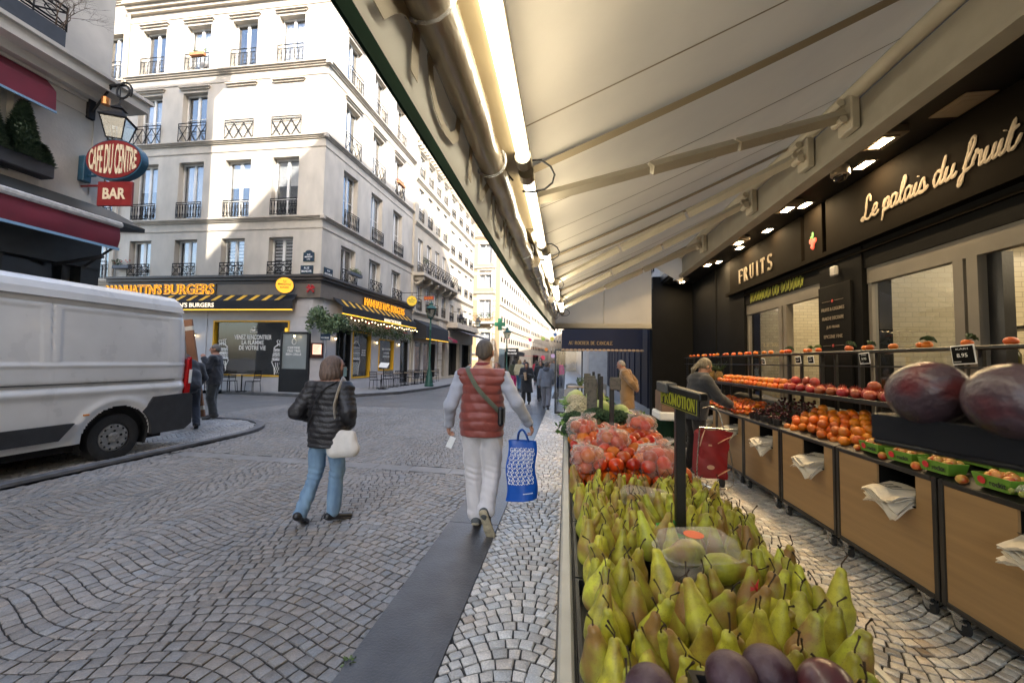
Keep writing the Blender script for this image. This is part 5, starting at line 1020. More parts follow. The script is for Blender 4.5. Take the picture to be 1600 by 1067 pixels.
def serif(mb, txt, w_, h, X, t=.05, th=.004):
    tot = sum(SER[c][1] for c in txt)-.12; sx = w_/tot; x = 0
    for c in txt:
        for s_ in SER[c][0]:
            if s_[0] == 'a':
                _, cx, cy, rx, ry, a0, a1, k = s_; n = 12; pts = [(cx+rx*cos(radians(a0+(a1-a0)*i/n)), cy+ry*sin(radians(a0+(a1-a0)*i/n))) for i in range(n+1)]
            else: pts = [s_[:2], s_[2:4]]; k = s_[4]
            P = [Vector(((x+p[0])*sx, p[1]*h, 0)) for p in pts]; wd = t*k*h*.5
            for i in range(len(P)-1):
                d = (P[i+1]-P[i]).normalized(); n_ = Vector((-d.y, d.x, 0)); 
                if s_[0] == 'a': wd = t*h*.5*(1+abs(d.y)*(k-1)*1.6)
                a, b = P[i]-d*wd*.2, P[i+1]+d*wd*.2; q = [a-n_*wd, b-n_*wd, b+n_*wd, a+n_*wd]
                mb.add([(p.x, p.y, 0) for p in q]+[(p.x, p.y, th) for p in q], [(3, 2, 1, 0), (4, 5, 6, 7), (0, 1, 5, 4), (1, 2, 6, 5), (2, 3, 7, 6), (3, 0, 4, 7)], X)
        x += SER[c][1]
XFa = lambda y, z: frame((3.298, y, z), (0, -1, 0))
t = thing('fascia_sign', 'spaced serif letters FRUITS on the dark fascia', 'sign', (3.3, 7.5, 3.17)); m = MB()
for c, y_ in zip('FRUITS', (8.12, 7.9, 7.66, 7.4, 7.27, 7.03)): serif(m, c, .13 if c != 'I' else .05, .25, XFa(y_, 3.17), .08, .012)
m.build('lettering', K['lettering'], t)
def spl(pts, n=7):
    P = [np.array(p, float) for p in pts]; P = [2*P[0]-P[1]]+P+[2*P[-1]-P[-2]]; o = []
    for i in range(1, len(P)-2):
        for k in range(n):
            t_ = k/n; a, b, c, d = P[i-1:i+3]; o.append(.5*((2*b)+(-a+c)*t_+(2*a-5*b+4*c-d)*t_*t_+(-a+3*b-3*c+d)*t_**3))
    o.append(P[-2]); return o
SCR = {'L': ([[(.5,.78),(.46,1.02),(.32,1.08),(.22,.85),(.2,.4),(.1,.06),(-.06,.02),(-.05,.14),(.1,.14),(.3,0),(.5,.02),(.6,.2)]],.62),
 'e': ([[(0,.18),(.22,.25),(.34,.42),(.24,.54),(.1,.42),(.06,.18),(.16,.02),(.34,.06),(.46,.2)]],.42), 'p': ([[(0,.2),(.14,.5),(-.02,-.38)],[(.1,.3),(.26,.54),(.38,.42),(.3,.1),(.12,.02),(.1,.12),(.3,.04),(.5,.2)]],.47),
 'a': ([[(.34,.46),(.2,.54),(.05,.35),(.06,.08),(.18,.03),(.32,.25),(.4,.52),(.32,.18),(.38,.03),(.54,.2)]],.5), 'l': ([[(0,.2),(.28,.7),(.32,1.02),(.2,.95),(.08,.35),(.1,.05),(.24,.08),(.34,.2)]],.3),
 'i': ([[(0,.2),(.14,.52),(.07,.15),(.14,.03),(.3,.2)],[(.2,.72),(.22,.76)]],.26), 's': ([[(0,.15),(.2,.56),(.28,.42),(.3,.12),(.14,.02),(.04,.1),(.3,.06),(.48,.22)]],.42),
 'd': ([[(.34,.46),(.2,.54),(.05,.35),(.06,.08),(.18,.03),(.34,.3),(.52,1.0),(.34,.18),(.4,.03),(.54,.2)]],.5), 'u': ([[(0,.2),(.14,.52),(.06,.14),(.14,.02),(.3,.2),(.42,.52),(.34,.16),(.4,.03),(.54,.2)]],.5),
 'f': ([[(0,.15),(.3,.65),(.42,1.0),(.3,1.08),(.18,.7),(.02,-.1),(-.1,-.4),(-.16,-.25),(.0,.0),(.3,.12),(.42,.22)]],.36), 'r': ([[(0,.2),(.12,.5),(.17,.6),(.22,.46),(.34,.48),(.28,.15),(.34,.03),(.48,.2)]],.42),
 't': ([[(0,.2),(.28,.95),(.12,.2),(.18,.03),(.34,.12),(.5,.4)],[(.08,.62),(.42,.7)]],.42), ' ': ([],.3)}
t = thing('fascia_sign', 'cream script lettering Le palais du fruit on the dark fascia', 'sign', (3.3, 4.1, 3.2)); m = MB(); txt = 'Le palais du fruit'; tot = sum(SCR[c][1] for c in txt); sx = 1.56/tot; x = 0; Xs = XFa(4.9, 3.24)
for c in txt:
    for st_ in SCR[c][0]:
        P = [((x+p[0]+.12*p[1])*sx, p[1]*.235) for p in spl(st_)]
        m.tube([(a, b, .006) for a, b in P], [.011+.006*abs(sin(i*.45)) for i in range(len(P))], 5, Xs, True, .3)
    x += SCR[c][1]
m.build('lettering', K['lettering'], t)
m = MB(); g2 = MB()
for k, (dy, dz, r) in enumerate(((0, 0, .05), (.05, .03, .035), (-.045, .02, .035), (0, -.06, .035), (.03, -.05, .025))): m.ell((3.297, 5.82+dy, 3.27+dz), (.006, r, r*1.1), 10)
t = thing('fruit_emblem', 'small red fruit emblem with green leaf between the two fascia signs', 'sign', (3.3, 5.82, 3.2)); m.build('fruit', mat('emblem_red', (.35, .03, .02), .5), t); g2.ell((3.296, 5.82, 3.37), (.005, .025, .05), 8); g2.ell((3.296, 5.85, 3.35), (.005, .03, .02), 8); g2.build('leaf', mat('emblem_green', (.05, .2, .05), .5), t)
# pillar panel
t = thing('pillar_sign', 'black pillar panel listing fruit, cut fruit, juice and fine groceries', 'sign', (3.3, 5.45, 2)); m = MB(); m.bbox((3.29, 5.12, .9), (3.318, 5.72, 2.62), .004); m.build('panel', K['black_matte'], t); m = MB(); mm_ = MB()
for i, tx in enumerate(('FRUITS & LEGUMES', 'FRAICHE DECOUPE', 'JUS FRAIS', 'EPICERIE FINE')):
    w_ = .4*len(tx)/15; m.text(tx, w_, .042, XFa(5.44+w_/2, 2.3-i*.115) @ Matrix.Translation((0, 0, .01)), .003, 0, .006)
for z in (2.42, 1.86):
    for y in (5.64, 5.4): m.box((3.286, y-.16, z), (3.289, y, z+.004))
    mm_.ell((3.286, 5.44, z), (.004, .02, .02), 6)
m.build('lettering', K['lettering'], t); mm_.build('emblem', bpy.data.materials['emblem_red'], t)
m = MB(); m.bbox((3.25, 5.32, 2.72), (3.3, 5.42, 2.84), .01); tag(m.build('alarm_box', K['grey_paint']), 'small grey alarm box above the pillar panel', 'box')
# yellow graffiti scrawl on the header
m = MB(); Xg = frame((3.335, 7.78, 2.73), (0, -1, 0)); x = 0
for k in range(15):
    a = random.uniform(.05, .11); p = [(x+.02*random.random(), .02+.04*random.random()), (x+a*.4, .2*random.uniform(.8, 1.1)), (x+a*.8, .1), (x+a*.3, .03*random.random()), (x+a, .06), (x+a*1.3, .19*random.uniform(.7, 1.1)), (x+a*1.1, .02)]
    m.tube([(q[0], q[1], .004) for q in spl(p, 5)], .006, 4, Xg, True, .4); x += a*1.28+(.05 if k in (6, 8) else 0)
tag(m.build('graffiti', mat('graffiti', (.28, .3, .04), .7)), 'yellow spray paint tag scrawled over the far shop window', 'graffiti')
# soffit spots
mk('spot_glow', (1, .8, .5), .5, emit=16); mk('spot_body', (.2, .17, .13), .5, var=.2); mk('spot_off', (.35, .3, .22), .4)
mkn = ['first lit projector from the camera, beside the dome camera', 'first recessed lit spot, between dome camera and script sign', 'second lit projector along the beam', 'second recessed spot, close to the second projector', 'third recessed spot, above the fruit emblem', 'third lit projector along the beam', 'recessed spot above the FRUITS letters', 'fourth projector, nearly at the black wall', 'recessed spot over the end of the FRUITS panel', 'last projector by the black wall']
for i, (x, y) in enumerate(((2.86, 4.0), (3.12, 4.6), (2.88, 5.62), (3.14, 5.7), (3.16, 6.74), (2.88, 7.12), (3.14, 7.72), (2.9, 8.67), (3.14, 8.75), (2.88, 10.45))):
    t = thing('ceiling_spot', mkn[i], 'spotlight', (x, y, 3.75)); m = MB(); pr = i in (0, 2, 5, 7, 9); zt = 3.66 if pr else 3.742
    if pr: m.bbox((x-.09, y-.16, 3.67), (x+.12, y+.16, 3.75), .01)
    for a in (((x-.07, y-.12), (x+.07, y-.095)), ((x-.07, y+.095), (x+.07, y+.12)), ((x-.07, y-.095), (x-.045, y+.095)), ((x+.045, y-.095), (x+.07, y+.095))): m.box((*a[0], zt), (*a[1], zt+.012))
    m.build('housing', K['spot_body'], t); m = MB(); m.box((x-.043, y-.093, zt+.004), (x+.043, y+.093, zt+.008)); m.build('lens', K['spot_glow'], t)
    area(t, (x, y, zt-.01),   .09, .18, 3.6 if i not in (4,) else 2, (1, .7, .36), (0, .25 if pr else -.1, 0), 'spot_light')
t = thing('ceiling_spot', 'unlit square recessed spot nearest the camera', 'spotlight', (3.17, 3.6, 3.75)); m = MB(); [m.box((3.17-a, 3.6-a*1.5, 3.73+k*.004), (3.17+a, 3.6+a*1.5, 3.745)) for k, a in ((0, .05), (1, .08), (2, .11))]; m.build('housing', K['spot_off'], t)
t = thing('dome_camera', 'white and black dome security camera under the soffit', 'camera', (2.9, 4.62, 3.7)); m = MB(); m.lathe([(.05, .1), (.075, .1), (.085, .05), (.085, .0), (.07, -.01)][::-1], 20, c=(2.9, 4.62, 3.65)); m.build('housing', mat('cam_white', (.35, .33, .3), .4), t, smooth=True); m = MB(); m.ell((2.9, 4.62, 3.645), (.065, .065, .065), 16); m.build('dome', mat('cam_dome', (.01, .01, .01), .05), t, smooth=True)
# ================================================================ CANOPY
def canopy_mat():
    m = mat('canopy_cloth', (.72, .68, .6), .8, var=.14, vs=2.2, bump=.3, bs=5, dirt=.22); t = m.node_tree; b = t.nodes['Principled BSDF']; o = [n for n in t.nodes if n.type == 'OUTPUT_MATERIAL'][0]
    tr = t.nodes.new('ShaderNodeBsdfTranslucent'); tr.inputs[0].default_value = (.88, .82, .7, 1); mx = t.nodes.new('ShaderNodeMixShader'); mx.inputs[0].default_value = .34; t.links.new(b.outputs[0], mx.inputs[1]); t.links.new(tr.outputs[0], mx.inputs[2]); t.links.new(mx.outputs[0], o.inputs[0]); return m
K['cloth'] = canopy_mat(); mk('seam', (.3, .25, .17), .8); mk('hem_green', (.012, .03, .018), 1, var=.3, spec=.05); mk('arm_paint', (.5, .45, .35), .45, var=.1, vs=6, bump=.05, bs=30)
xf = lambda y: -.42 if y < 3 else -.42+.19*((y-3)/5.8)**1.2
CY0, CY1 = -3.0, 8.8; ZF, XB_, ZB = 2.74, 2.42, 4.0
cp = thing('shop_canopy', 'cream fabric canopy on folding arms over the fruit stalls', 'canopy', (1, 3, 2.7))
sag = lambda a, y: -.035*sin(pi*a)*(1+.5*sin(y*2.6)); cz = lambda a, y: ZF+(ZB-ZF)*a+sag(a, y)
N_ = 60; m = MB(); ys = [CY0+(CY1-CY0)*j/N_ for j in range(N_+1)]
m.sheet([[(xf(y)+(XB_-xf(y))*i/14, y, cz(i/14, y)) for i in range(15)] for y in ys], thick=.004); m.build('fabric', K['cloth'], cp, smooth=True)
m = MB()
for y in (-.6, .9, 2.0, 3.1, 3.75, 4.2, 5.3, 6.4, 7.5): m.tube([(xf(y)+(XB_-xf(y))*i/14, y, cz(i/14, y)-.006) for i in range(15)], .006, 4, None, True, .4)
m.build('seam', K['seam'], cp)
K['cross_band'] = mat('band_brown', (.3, .25, .17), .5)
for y in (2.42, 4.55, 5.05, 6.7, 8.2): m = MB(); m.tube([(xf(y)+(XB_-xf(y))*i/14, y, cz(i/14, y)-.03) for i in range(15)], .045 if y < 3 else .03, 4, None, True, .5); m.build('cross_band', K['cross_band'], cp)  # flat brown bands following the slope just under the fabric
m = MB(); m.tube([(2.4, CY0, 3.92), (2.4, 9.0, 3.92)], .06, 16); m.build('roller', K['arm_paint'], cp, smooth=True)
m = MB(); m.box((2.43, CY0, 3.46), (2.5, 9.25, 3.86)); m.box((2.36, CY0, 3.46), (2.43, 9.25, 3.5)); m.build('beam', K['beam_cream'], cp)
m = MB()      # valance hanging from the front bar
V_ = [[(xf(y)-.012-.01*(k/5), y, ZF-.44*k/5) for y in ys] for k in range(6)]; m.sheet(V_[::-1], thick=.004); va = m.build('valance', K['cloth'], cp, smooth=True)
m = MB(); m.sheet([[(xf(y)-.02, y, z) for y in ys] for z in (ZF-.465, ZF-.41)], thick=.009); m.build('hem', K['hem_green'], va)
m = MB(); m.text('MONTORGUEIL', 3.6, .27, frame((-.425, 3.0, ZF-.36), (0, -1, 0), (.01, 0, .44)), .002, 0, .0); m.build('lettering', mat('val_ink', (.3, .25, .18), .8), va)
m = MB(); m.tube([(xf(y)+.03, y, ZF-.03) for y in ys[::4]], .04, 6); m.box((-.33, CY0, 2.62), (-.2, 3, 2.70)); m.tube([(xf(y)+.13, y, ZF-.08) for y in ys if y >= 3], .05, 4); m.build('front_bar', mat('bar_ochre', (.26, .2, .11), .5, var=.1), cp)
m = MB()
for x0_, x1_ in ((-.25, 1.8),): m.add([(x0_, 8.82, cz(0.0, 8.8)), (x1_, 8.82, cz(.78, 8.8)), (x1_, 8.82, 2.44), (x0_, 8.82, 2.38), (2.45, 8.82, cz(1, 8.8)), (2.45, 8.82, 3.3)], [(0, 1, 2, 3), (1, 4, 5)]); m.box((x0_, 8.8, 2.34), (x1_, 8.84, 2.45)); m.tube([(.8, 8.81, 2.45), (.8, 8.81, 3.3)], .008, 4)
m.build('end_panel', K['cloth'], cp)
m = MB(); m.box((-.27, 8.79, 2.33), (1.82, 8.85, 2.35)); m.box((-.29, 8.79, 2.33), (-.26, 8.85, 3.0)); m.build('end_hem', K['iron'], cp)
def arm(p, q):
    p, q = Vector(p), Vector(q); m = MB(); L_ = [p.lerp(q, k) for k in (0, .33, .34, .6, .61, 1)]
    m.tube([L_[0], L_[1]], .028, 4, None, True, 1.5); m.tube([L_[2]-Vector((0, 0, .004)), L_[3]], .042, 4, None, True, 1.2); m.tube([L_[4], L_[5]], .036, 4, None, True, 1.5)
    a = m.build('arm', K['arm_paint'], cp); m = MB(); c = q+Vector((.02, 0, .0)); m.bbox(c+Vector((-.03, -.09, -.16)), c+Vector((.04, .09, .14)), .01)
    for dz, dy in ((.08, 0), (0, .05), (-.08, -.03)): m.tube([c+Vector((-.09, dy-.06, dz)), c+Vector((-.09, dy+.06, dz))], .032, 8); m.tube([c+Vector((-.1, dy, dz)), c+Vector((.0, dy, dz))], .02, 6)
    m.build('bracket', K['arm_paint'], a)
arm((-.3, 2.6, 2.66), (2.36, 3.68, 3.76)); arm((-.22, 5.3, 2.64), (2.36, 4.3, 3.74)); arm((-.16, 6.6, 2.62), (2.36, 5.5, 3.74)); arm((-.14, 7.6, 2.62), (2.36, 7.35, 3.74)); arm((-.4, 1.0, 2.66), (2.36, -.3, 3.76))
# rolled clear rain blinds, tied under the front bar
K['blind'] = mat('blind_film', (.24, .19, .13), .18, col2=(.42, .36, .27), vs=9, bump=.9, bs=14, coat=.6, aspect=(1, .25, 1))
for i, (a, b, r) in enumerate(((-2.8, 1.42, .068), (1.36, 3.85, .064), (3.8, 6.2, .06), (6.15, 8.6, .055))):
    m = MB(); n = 24; P = [(xf((a+b)/2)+.045+.004*sin(k*.9+i), a+(b-a)*k/n, 2.57+.004*sin(k*1.7)) for k in range(n+1)]; m.tube(P, [r*(1+.03*sin(k*1.3+i)) for k in range(n+1)], 16)
    t = thing('rolled_blind', ['rolled plastic rain blind, nearest the camera', 'rolled plastic rain blind with black end cap, second along the valance', 'third rolled plastic rain blind along the valance', 'farthest rolled plastic rain blind'][i], 'blind', (-.4, (a+b)/2, 2.5)); m.build('roll', K['blind'], t, smooth=True)
    if i: m = MB(); m.tube([(P[-1][0], b-.02, 2.57), (P[-1][0], b+.05, 2.57)], r*.98, 16); m.build('end_cap', K['black_paint'], t)
    m = MB(); [m.tube([(xf(y)+.045+(r+.012)*cos(q), y, 2.57+(r+.012)*sin(q)) for q in [k*pi/8 for k in range(17)]], .006, 4) for y in (a+.5, b-.45)]; m.build('strap', K['film'], t)
K['tube_glow'] = mat('tube_glow', (1, .93, .74), .5, emit=2.6)
for i, (a, b) in enumerate(((-1.0, .45), (.55, 1.95), (2.05, 3.42), (3.52, 4.9), (5.0, 6.35), (6.45, 7.8))):
    x = xf((a+b)/2)+.2; t = thing('tube_light', ['lit tube light out over the camera', 'long lit tube light nearest the camera', 'second lit tube light along the canopy front', 'third lit tube light along the canopy front', 'fourth lit tube light along the canopy front', 'farthest lit tube light of the canopy'][i], 'lamp', (x, a, 2.62))
    m = MB(); m.tube([(x, a+.06, 2.6), (x, b-.06, 2.6)], .03, 14); m.build('tube', K['tube_glow'], t, smooth=True); m = MB(); [m.tube([(x, y-.04, 2.6), (x, y+.04, 2.6)], .041, 12) for y in (a+.03, b-.03)]; m.box((x-.03, a, 2.63), (x+.03, b, 2.66)); m.build('socket', K['spot_off'], t, smooth=False)
    m = MB(); c = Vector((x, b+.04, 2.6)); m.tube([c+Vector((.0, 0, .03))]+[c+Vector((.02+.13*sin(k*.5), .02*k, .05-.11*(1-cos(k*.55))*.6)) for k in range(1, 8)], .006, 5); m.tube([c+Vector((-.12*sin(k*.35), .03*k-.1, .05*sin(k*.5))) for k in range(8)], .005, 5); m.build('cable', K['iron'], t)
    area(t, (x+.05, (a+b)/2, 2.56), .06, b-a, 1.5, (1, .84, .58), (0, -1.95, 0), 'tube_light_source')
m = MB(); m.lathe([(.1, 0), (.1, .16), (.05, .2)], 14, c=(2.15, 1.45, 3.55)); tag(m.build('green_lamp', K['hem_green']), 'green housing at the top of the canopy near the roller', 'lamp housing')
# ================================================================ CARTS ALONG THE SHOP
mk('ply', (.36, .225, .1), .45, var=.26, vs=3, aspect=(1, .25, 5), bump=.05, bs=60, lo=.3, hi=.7); mk('cart_black', (.014, .013, .012), .4, var=.3, vs=12); mk('paper_bag', (.62, .57, .48), .8, var=.12, vs=6, bump=.5, bs=18)
mk('chrome', (.5, .5, .48), .25, metal=.9, var=.15, vs=20); mk('ink', (.03, .03, .03), .7)
TY = lambda x: .9+(x-2.37)*.32       # sloping cart top
def cart(y0, y1, label, bags=True, x0=2.35):
    t = thing('fruit_cart', label, 'cart', (x0, (y0+y1)/2, 0)); e = .014; a, b = y0+.006, y1-.006; x1 = x0+.72
    m = MB(); B = lambda p, q: m.bbox(p, q, .004)
    for y in (a, b-.035): B((x0, y, .125), (x0+.035, y+.035, .9)); B((x1-.035, y, .125), (x1, y+.035, 1.12))
    for z in (.125, .868): B((x0+.0, a+.035, z), (x0+.035, b-.035, z+.032))
    for y in (a, b-.03): m.tube([(x0+.02, y+.015, .885), (x1, y+.015, 1.11)], .02, 4); B((x0+.035, y, .125), (x1-.035, y+.03, .155))
    m.build('frame', K['cart_black'], t)
    c0, c1 = a+.16, a+.5     # slot for bags near the camera end
    m = MB(); m.box((x0+.008, a+.036, .158), (x0+.022, b-.036, .66)); m.box((x0+.008, c1, .66), (x0+.022, b-.036, .867)); m.box((x0+.008, a+.036, .66), (x0+.022, c0, .867)); m.build('panel', K['ply'], t)
    m = MB(); m.box((x0+.2, c0-.01, .6), (x0+.21, c1+.01, .86)); m.box((x0+.022, c0-.012, .655), (x0+.2, c0, .867)); m.box((x0+.022, c1, .655), (x0+.2, c1+.012, .867)); m.box((x0+.0, c0, .652), (x0+.2, c1, .66)); m.box((x0+.036, a+.03, .13), (x1-.02, b-.03, .15)); m.build('slot', K['black_matte'], t)
    m = MB(); m.add([(x0+.01, a, .902), (x1, a, 1.125), (x1, b, 1.125), (x0+.01, b, .902), (x0+.01, a, .89), (x1, a, 1.11), (x1, b, 1.11), (x0+.01, b, .89)], [(0, 1, 2, 3), (7, 6, 5, 4), (0, 4, 5, 1), (1, 5, 6, 2), (2, 6, 7, 3), (3, 7, 4, 0)]); m.build('top', K['cart_black'], t)
    for y in (a+.1, b-.1):
        for x in (x0+.03, x1-.1):
            m = MB(); m.lathe([(.012, -.016), (.04, -.016), (.05, -.01), (.05, .01), (.04, .016), (.012, .016)], 16, Matrix.Translation((x, y, .052)) @ Matrix.Rotation(pi/2, 4, 'Y')); w_ = m.build('caster', K['rubber'], t, smooth=True)
            m = MB(); m.lathe([(.02, -.02), (.02, .02)], 10, Matrix.Translation((x, y, .052)) @ Matrix.Rotation(pi/2, 4, 'Y')); [m.add([(x+s_*.024, y-.03, .12), (x+s_*.024, y+.05, .12), (x+s_*.024, y+.015, .04), (x+s_*.024, y-.015, .04)], [(0, 1, 2, 3)]) for s_ in (-1, 1)]; m.box((x-.035, y-.04, .115), (x+.035, y+.055, .126)); m.box((x-.045, y-.06, .09), (x-.03, y-.01, .1)); m.build('fork', K['chrome'], w_)
    if bags:
        g = thing('bag_stack', 'white paper bags in the slot of '+bags, 'paper bags', (x0, (c0+c1)/2, .7)); m = MB(); n = 9 if y0 < 2.5 else 7; yc = (c0+c1)/2
        for k in range(n):
            z = .665+k*.012; ox = random.uniform(-.02, .01)-.1; P = []
            for i in range(7):
                u = i/6; P.append([(x0+ox+.24*u, c0+.02+(c1-c0-.04)*j/6, z+.006*sin(i*1.7+j+k)-(.03+.012*k*0)*(1-u)**2*2*(1+.5*sin(j*1.1+k))-(.022 if (j < 2 and i < 2 and k < 4) else 0)*(2-i)) for j in range(7)])
            m.sheet(P, thick=.006)
        m.build('sheets', K['paper_bag'], g, smooth=True); m = MB(); z = .665+n*.012+.002
        for yy in (-.045, -.015, .03): m.box((x0-.06, yc+yy, z), (x0+.02, yc+yy+.012, z+.002))
        m.box((x0-.075, yc-.09, z), (x0-.07, yc+.09, z+.002)); m.box((x0-.075, yc-.09, z), (x0+.1, yc-.086, z+.002)); m.build('print', K['ink'], g)
    return t
names = ['fruit cart nearest the camera, cut by the right edge', 'fruit cart with the apple punnets', 'fruit cart under the big oranges', 'fruit cart under the cherries, beside the trolley', 'fruit cart half hidden by the red shopping trolley', 'farthest fruit cart of the long row']
ey = [1.0, 1.97, 2.93, 3.9, 4.82, 5.75, 6.7, 7.6]
cart(ey[0], ey[1], 'fruit cart at the right edge of the photo under the grapes', False); cart(ey[1], ey[2], names[0], 'the cart nearest the camera')
for i, l in enumerate(names[1:]): cart(ey[2+i], ey[3+i], l, ['the apple punnet cart', 'the orange cart', 'the cherry cart', 'the cart behind the trolley', 'the farthest cart'][i])
cart(8.0, 8.9, 'separate fruit cart by the black wall beyond the customer', False, 2.25)
# racks: middle shelf and top rail
t = thing('fruit_rack', 'black two tier rack standing behind the fruit carts', 'rack', (2.8, 5, 0)); m = MB(); m.bbox((2.58, 1.2, 1.285), (2.98, 7.75, 1.305), .004); m.bbox((2.565, 1.2, 1.275), (2.585, 7.75, 1.32), .004); m.build('shelf', K['cart_black'], t)
m = MB(); m.bbox((2.77, 1.0, 1.735), (2.95, 9.9, 1.76), .004); m.bbox((2.77, 1.0, 1.6), (2.79, 9.9, 1.615), .003); m.build('rail', K['cart_black'], t)
for y in (1.2, 2.2, 3.28, 4.25, 4.85, 5.5, 6.6, 7.7, 9.8): m = MB(); m.bbox((2.8, y, .6), (2.84, y+.035, 1.74), .004); m.bbox((2.95, y, .6), (2.98, y+.035, 1.74), .004); m.build('post', K['cart_black'], t)
# ================================================================ FRUIT
mk('orange_skin', (.62, .17, .004), .42, col2=(.52, .11, .003), vs=4, bump=.35, bs=160, varo=True, sss=.05); mk('mandarin_skin', (.62, .14, .004), .4, col2=(.5, .08, .003), vs=5, bump=.3, bs=140, varo=True)
mk('pome_skin', (.30, .022, .016), .35, col2=(.36, .09, .04), vs=7, varo=True, bump=.1, bs=50); mk('cherry_skin', (.06, .004, .006), .2, var=.3, vs=6, varo=True); mk('apple_skin', (.5, .03, .02), .28, col2=(.6, .4, .1), vs=14, varo=True)
mk('pear_skin', (.56, .57, .06), .42, col2=(.34, .33, .05), vs=34, varo=True, lo=.36, hi=.56, bump=.15, bs=120, detail=8); mk('stem', (.05, .03, .015), .8, var=.3, vs=40); mk('calyx', (.06, .1, .02), .7)
def pear_skin():
    m = K['pear_skin']; t = m.node_tree; b = t.nodes['Principled BSDF']; L = t.links.new; src = b.inputs['Base Color'].links[0].from_socket
    tc = t.nodes.new('ShaderNodeTexCoord'); oi = t.nodes.new('ShaderNodeObjectInfo'); ad = t.nodes.new('ShaderNodeVectorMath'); ad.operation = 'ADD'; sc = t.nodes.new('ShaderNodeVectorMath'); sc.operation = 'SCALE'; sc.inputs[0].default_value = (3, 5, 7); L(oi.outputs['Random'], sc.inputs['Scale']); L(tc.outputs['Object'], ad.inputs[0]); L(sc.outputs[0], ad.inputs[1])
    n = t.nodes.new('ShaderNodeTexNoise'); n.inputs['Scale'].default_value = 11; n.inputs['Detail'].default_value = 5; L(ad.outputs[0], n.inputs[0]); r = t.nodes.new('ShaderNodeMapRange'); r.inputs[1].default_value = .46; r.inputs[2].default_value = .62; L(n.outputs[0], r.inputs[0])
    mx = t.nodes.new('ShaderNodeMix'); mx.data_type = 'RGBA'; L(r.outputs[0], mx.inputs['Factor']); L(src, mx.inputs['A']); mx.inputs['B'].default_value = (.30, .17, .05, 1)
    v = t.nodes.new('ShaderNodeTexVoronoi'); v.inputs['Scale'].default_value = 260; L(ad.outputs[0], v.inputs['Vector']); r2 = t.nodes.new('ShaderNodeMapRange'); r2.inputs[1].default_value = .12; r2.inputs[2].default_value = .26; r2.inputs[3].default_value = .5; r2.inputs[4].default_value = 0; L(v.outputs['Distance'], r2.inputs[0])
    m2 = t.nodes.new('ShaderNodeMix'); m2.data_type = 'RGBA'; L(r2.outputs[0], m2.inputs['Factor']); L(mx.outputs['Result'], m2.inputs['A']); m2.inputs['B'].default_value = (.12, .08, .02, 1); L(m2.outputs['Result'], b.inputs['Base Color'])
pear_skin()
def lump(o, amp, f):
    me = o.data; n = len(me.vertices); a = np.empty(n*3); me.vertices.foreach_get('co', a); a = a.reshape(-1, 3); s_ = random.uniform(0, 9)
    a *= (1+amp*(np.sin(a[:, 0]*f+s_)*np.sin(a[:, 1]*f*1.3+s_*2)+np.sin(a[:, 2]*f*.8+s_*3)*.6))[:, None]; me.vertices.foreach_set('co', a.ravel()); me.update()
def proto_orange(m_, r, flat=.94, calyx=True):
    o = MB().lathe([(.0, -r*flat*.97), (r*.3, -r*flat*.95), (r*.62, -r*flat*.78), (r*.88, -r*flat*.46), (r, 0), (r*.9, r*flat*.45), (r*.66, r*flat*.76), (r*.34, r*flat*.93), (r*.1, r*flat*.93), (0.0, r*flat*.9)], 22).build('orange', m_, smooth=True, ang=80); lump(o, .02, 30); return o
def proto_pear():
    ps = []
    for k in range(4):
        w_ = [.034, .031, .036, .033][k]; nk = [.011, .010, .013, .012][k]; L_ = [.118, .126, .108, .12][k]
        pr = [(0, .004), (.012, 0), (w_*.62, .004), (w_*.9, .018), (w_, .036), (w_*.93, .052), (w_*.72, .07), (nk*1.55, .088*L_/.118), (nk*1.1, .102*L_/.118), (nk*.95, .112*L_/.118), (nk*.5, .118*L_/.118), (0, .1185*L_/.118)]
        # smooth the profile
        q = [(float(a), float(b)) for a, b in spl(pr, 3)]; q = [(max(a, 0), b) for a, b in q]
        o = MB().lathe(q, 20).build('pear', K['pear_skin'], smooth=True, ang=80)
        me = o.data; n = len(me.vertices); a = np.empty(n*3); me.vertices.foreach_get('co', a); a = a.reshape(-1, 3); bz = a[:, 2]/L_; a[:, 0] += .014*(bz**2)*[1, -.6, .9, -1.1][k]; a[:, :2] *= (1+.06*np.sin(np.arctan2(a[:, 1], a[:, 0])*3+k)+.03*np.sin(a[:, 2]*140+k))[:, None]; me.vertices.foreach_set('co', a.ravel()); me.update()
        dx = .014*[1, -.6, .9, -1.1][k]
        m = MB(); m.tube([(dx, 0, L_-.004), (dx+.002, 0, L_+.008), (dx+.007*[1, -1, 1, -1][k], .003, L_+.019), (dx+.013*[1, -1, 1, -1][k], .004, L_+.026)], [.0018, .0014, .0014, .0024], 5); m.build('stem', K['stem'], o); ps.append(o)
    return ps
def put(proto, first, loc, rot=(0, 0, 0), s=1.0, **tg):
    o = proto if first else copy_tree(proto); o.location = loc; o.rotation_euler = rot; o.scale = (s,)*3; return tag(o, **tg)
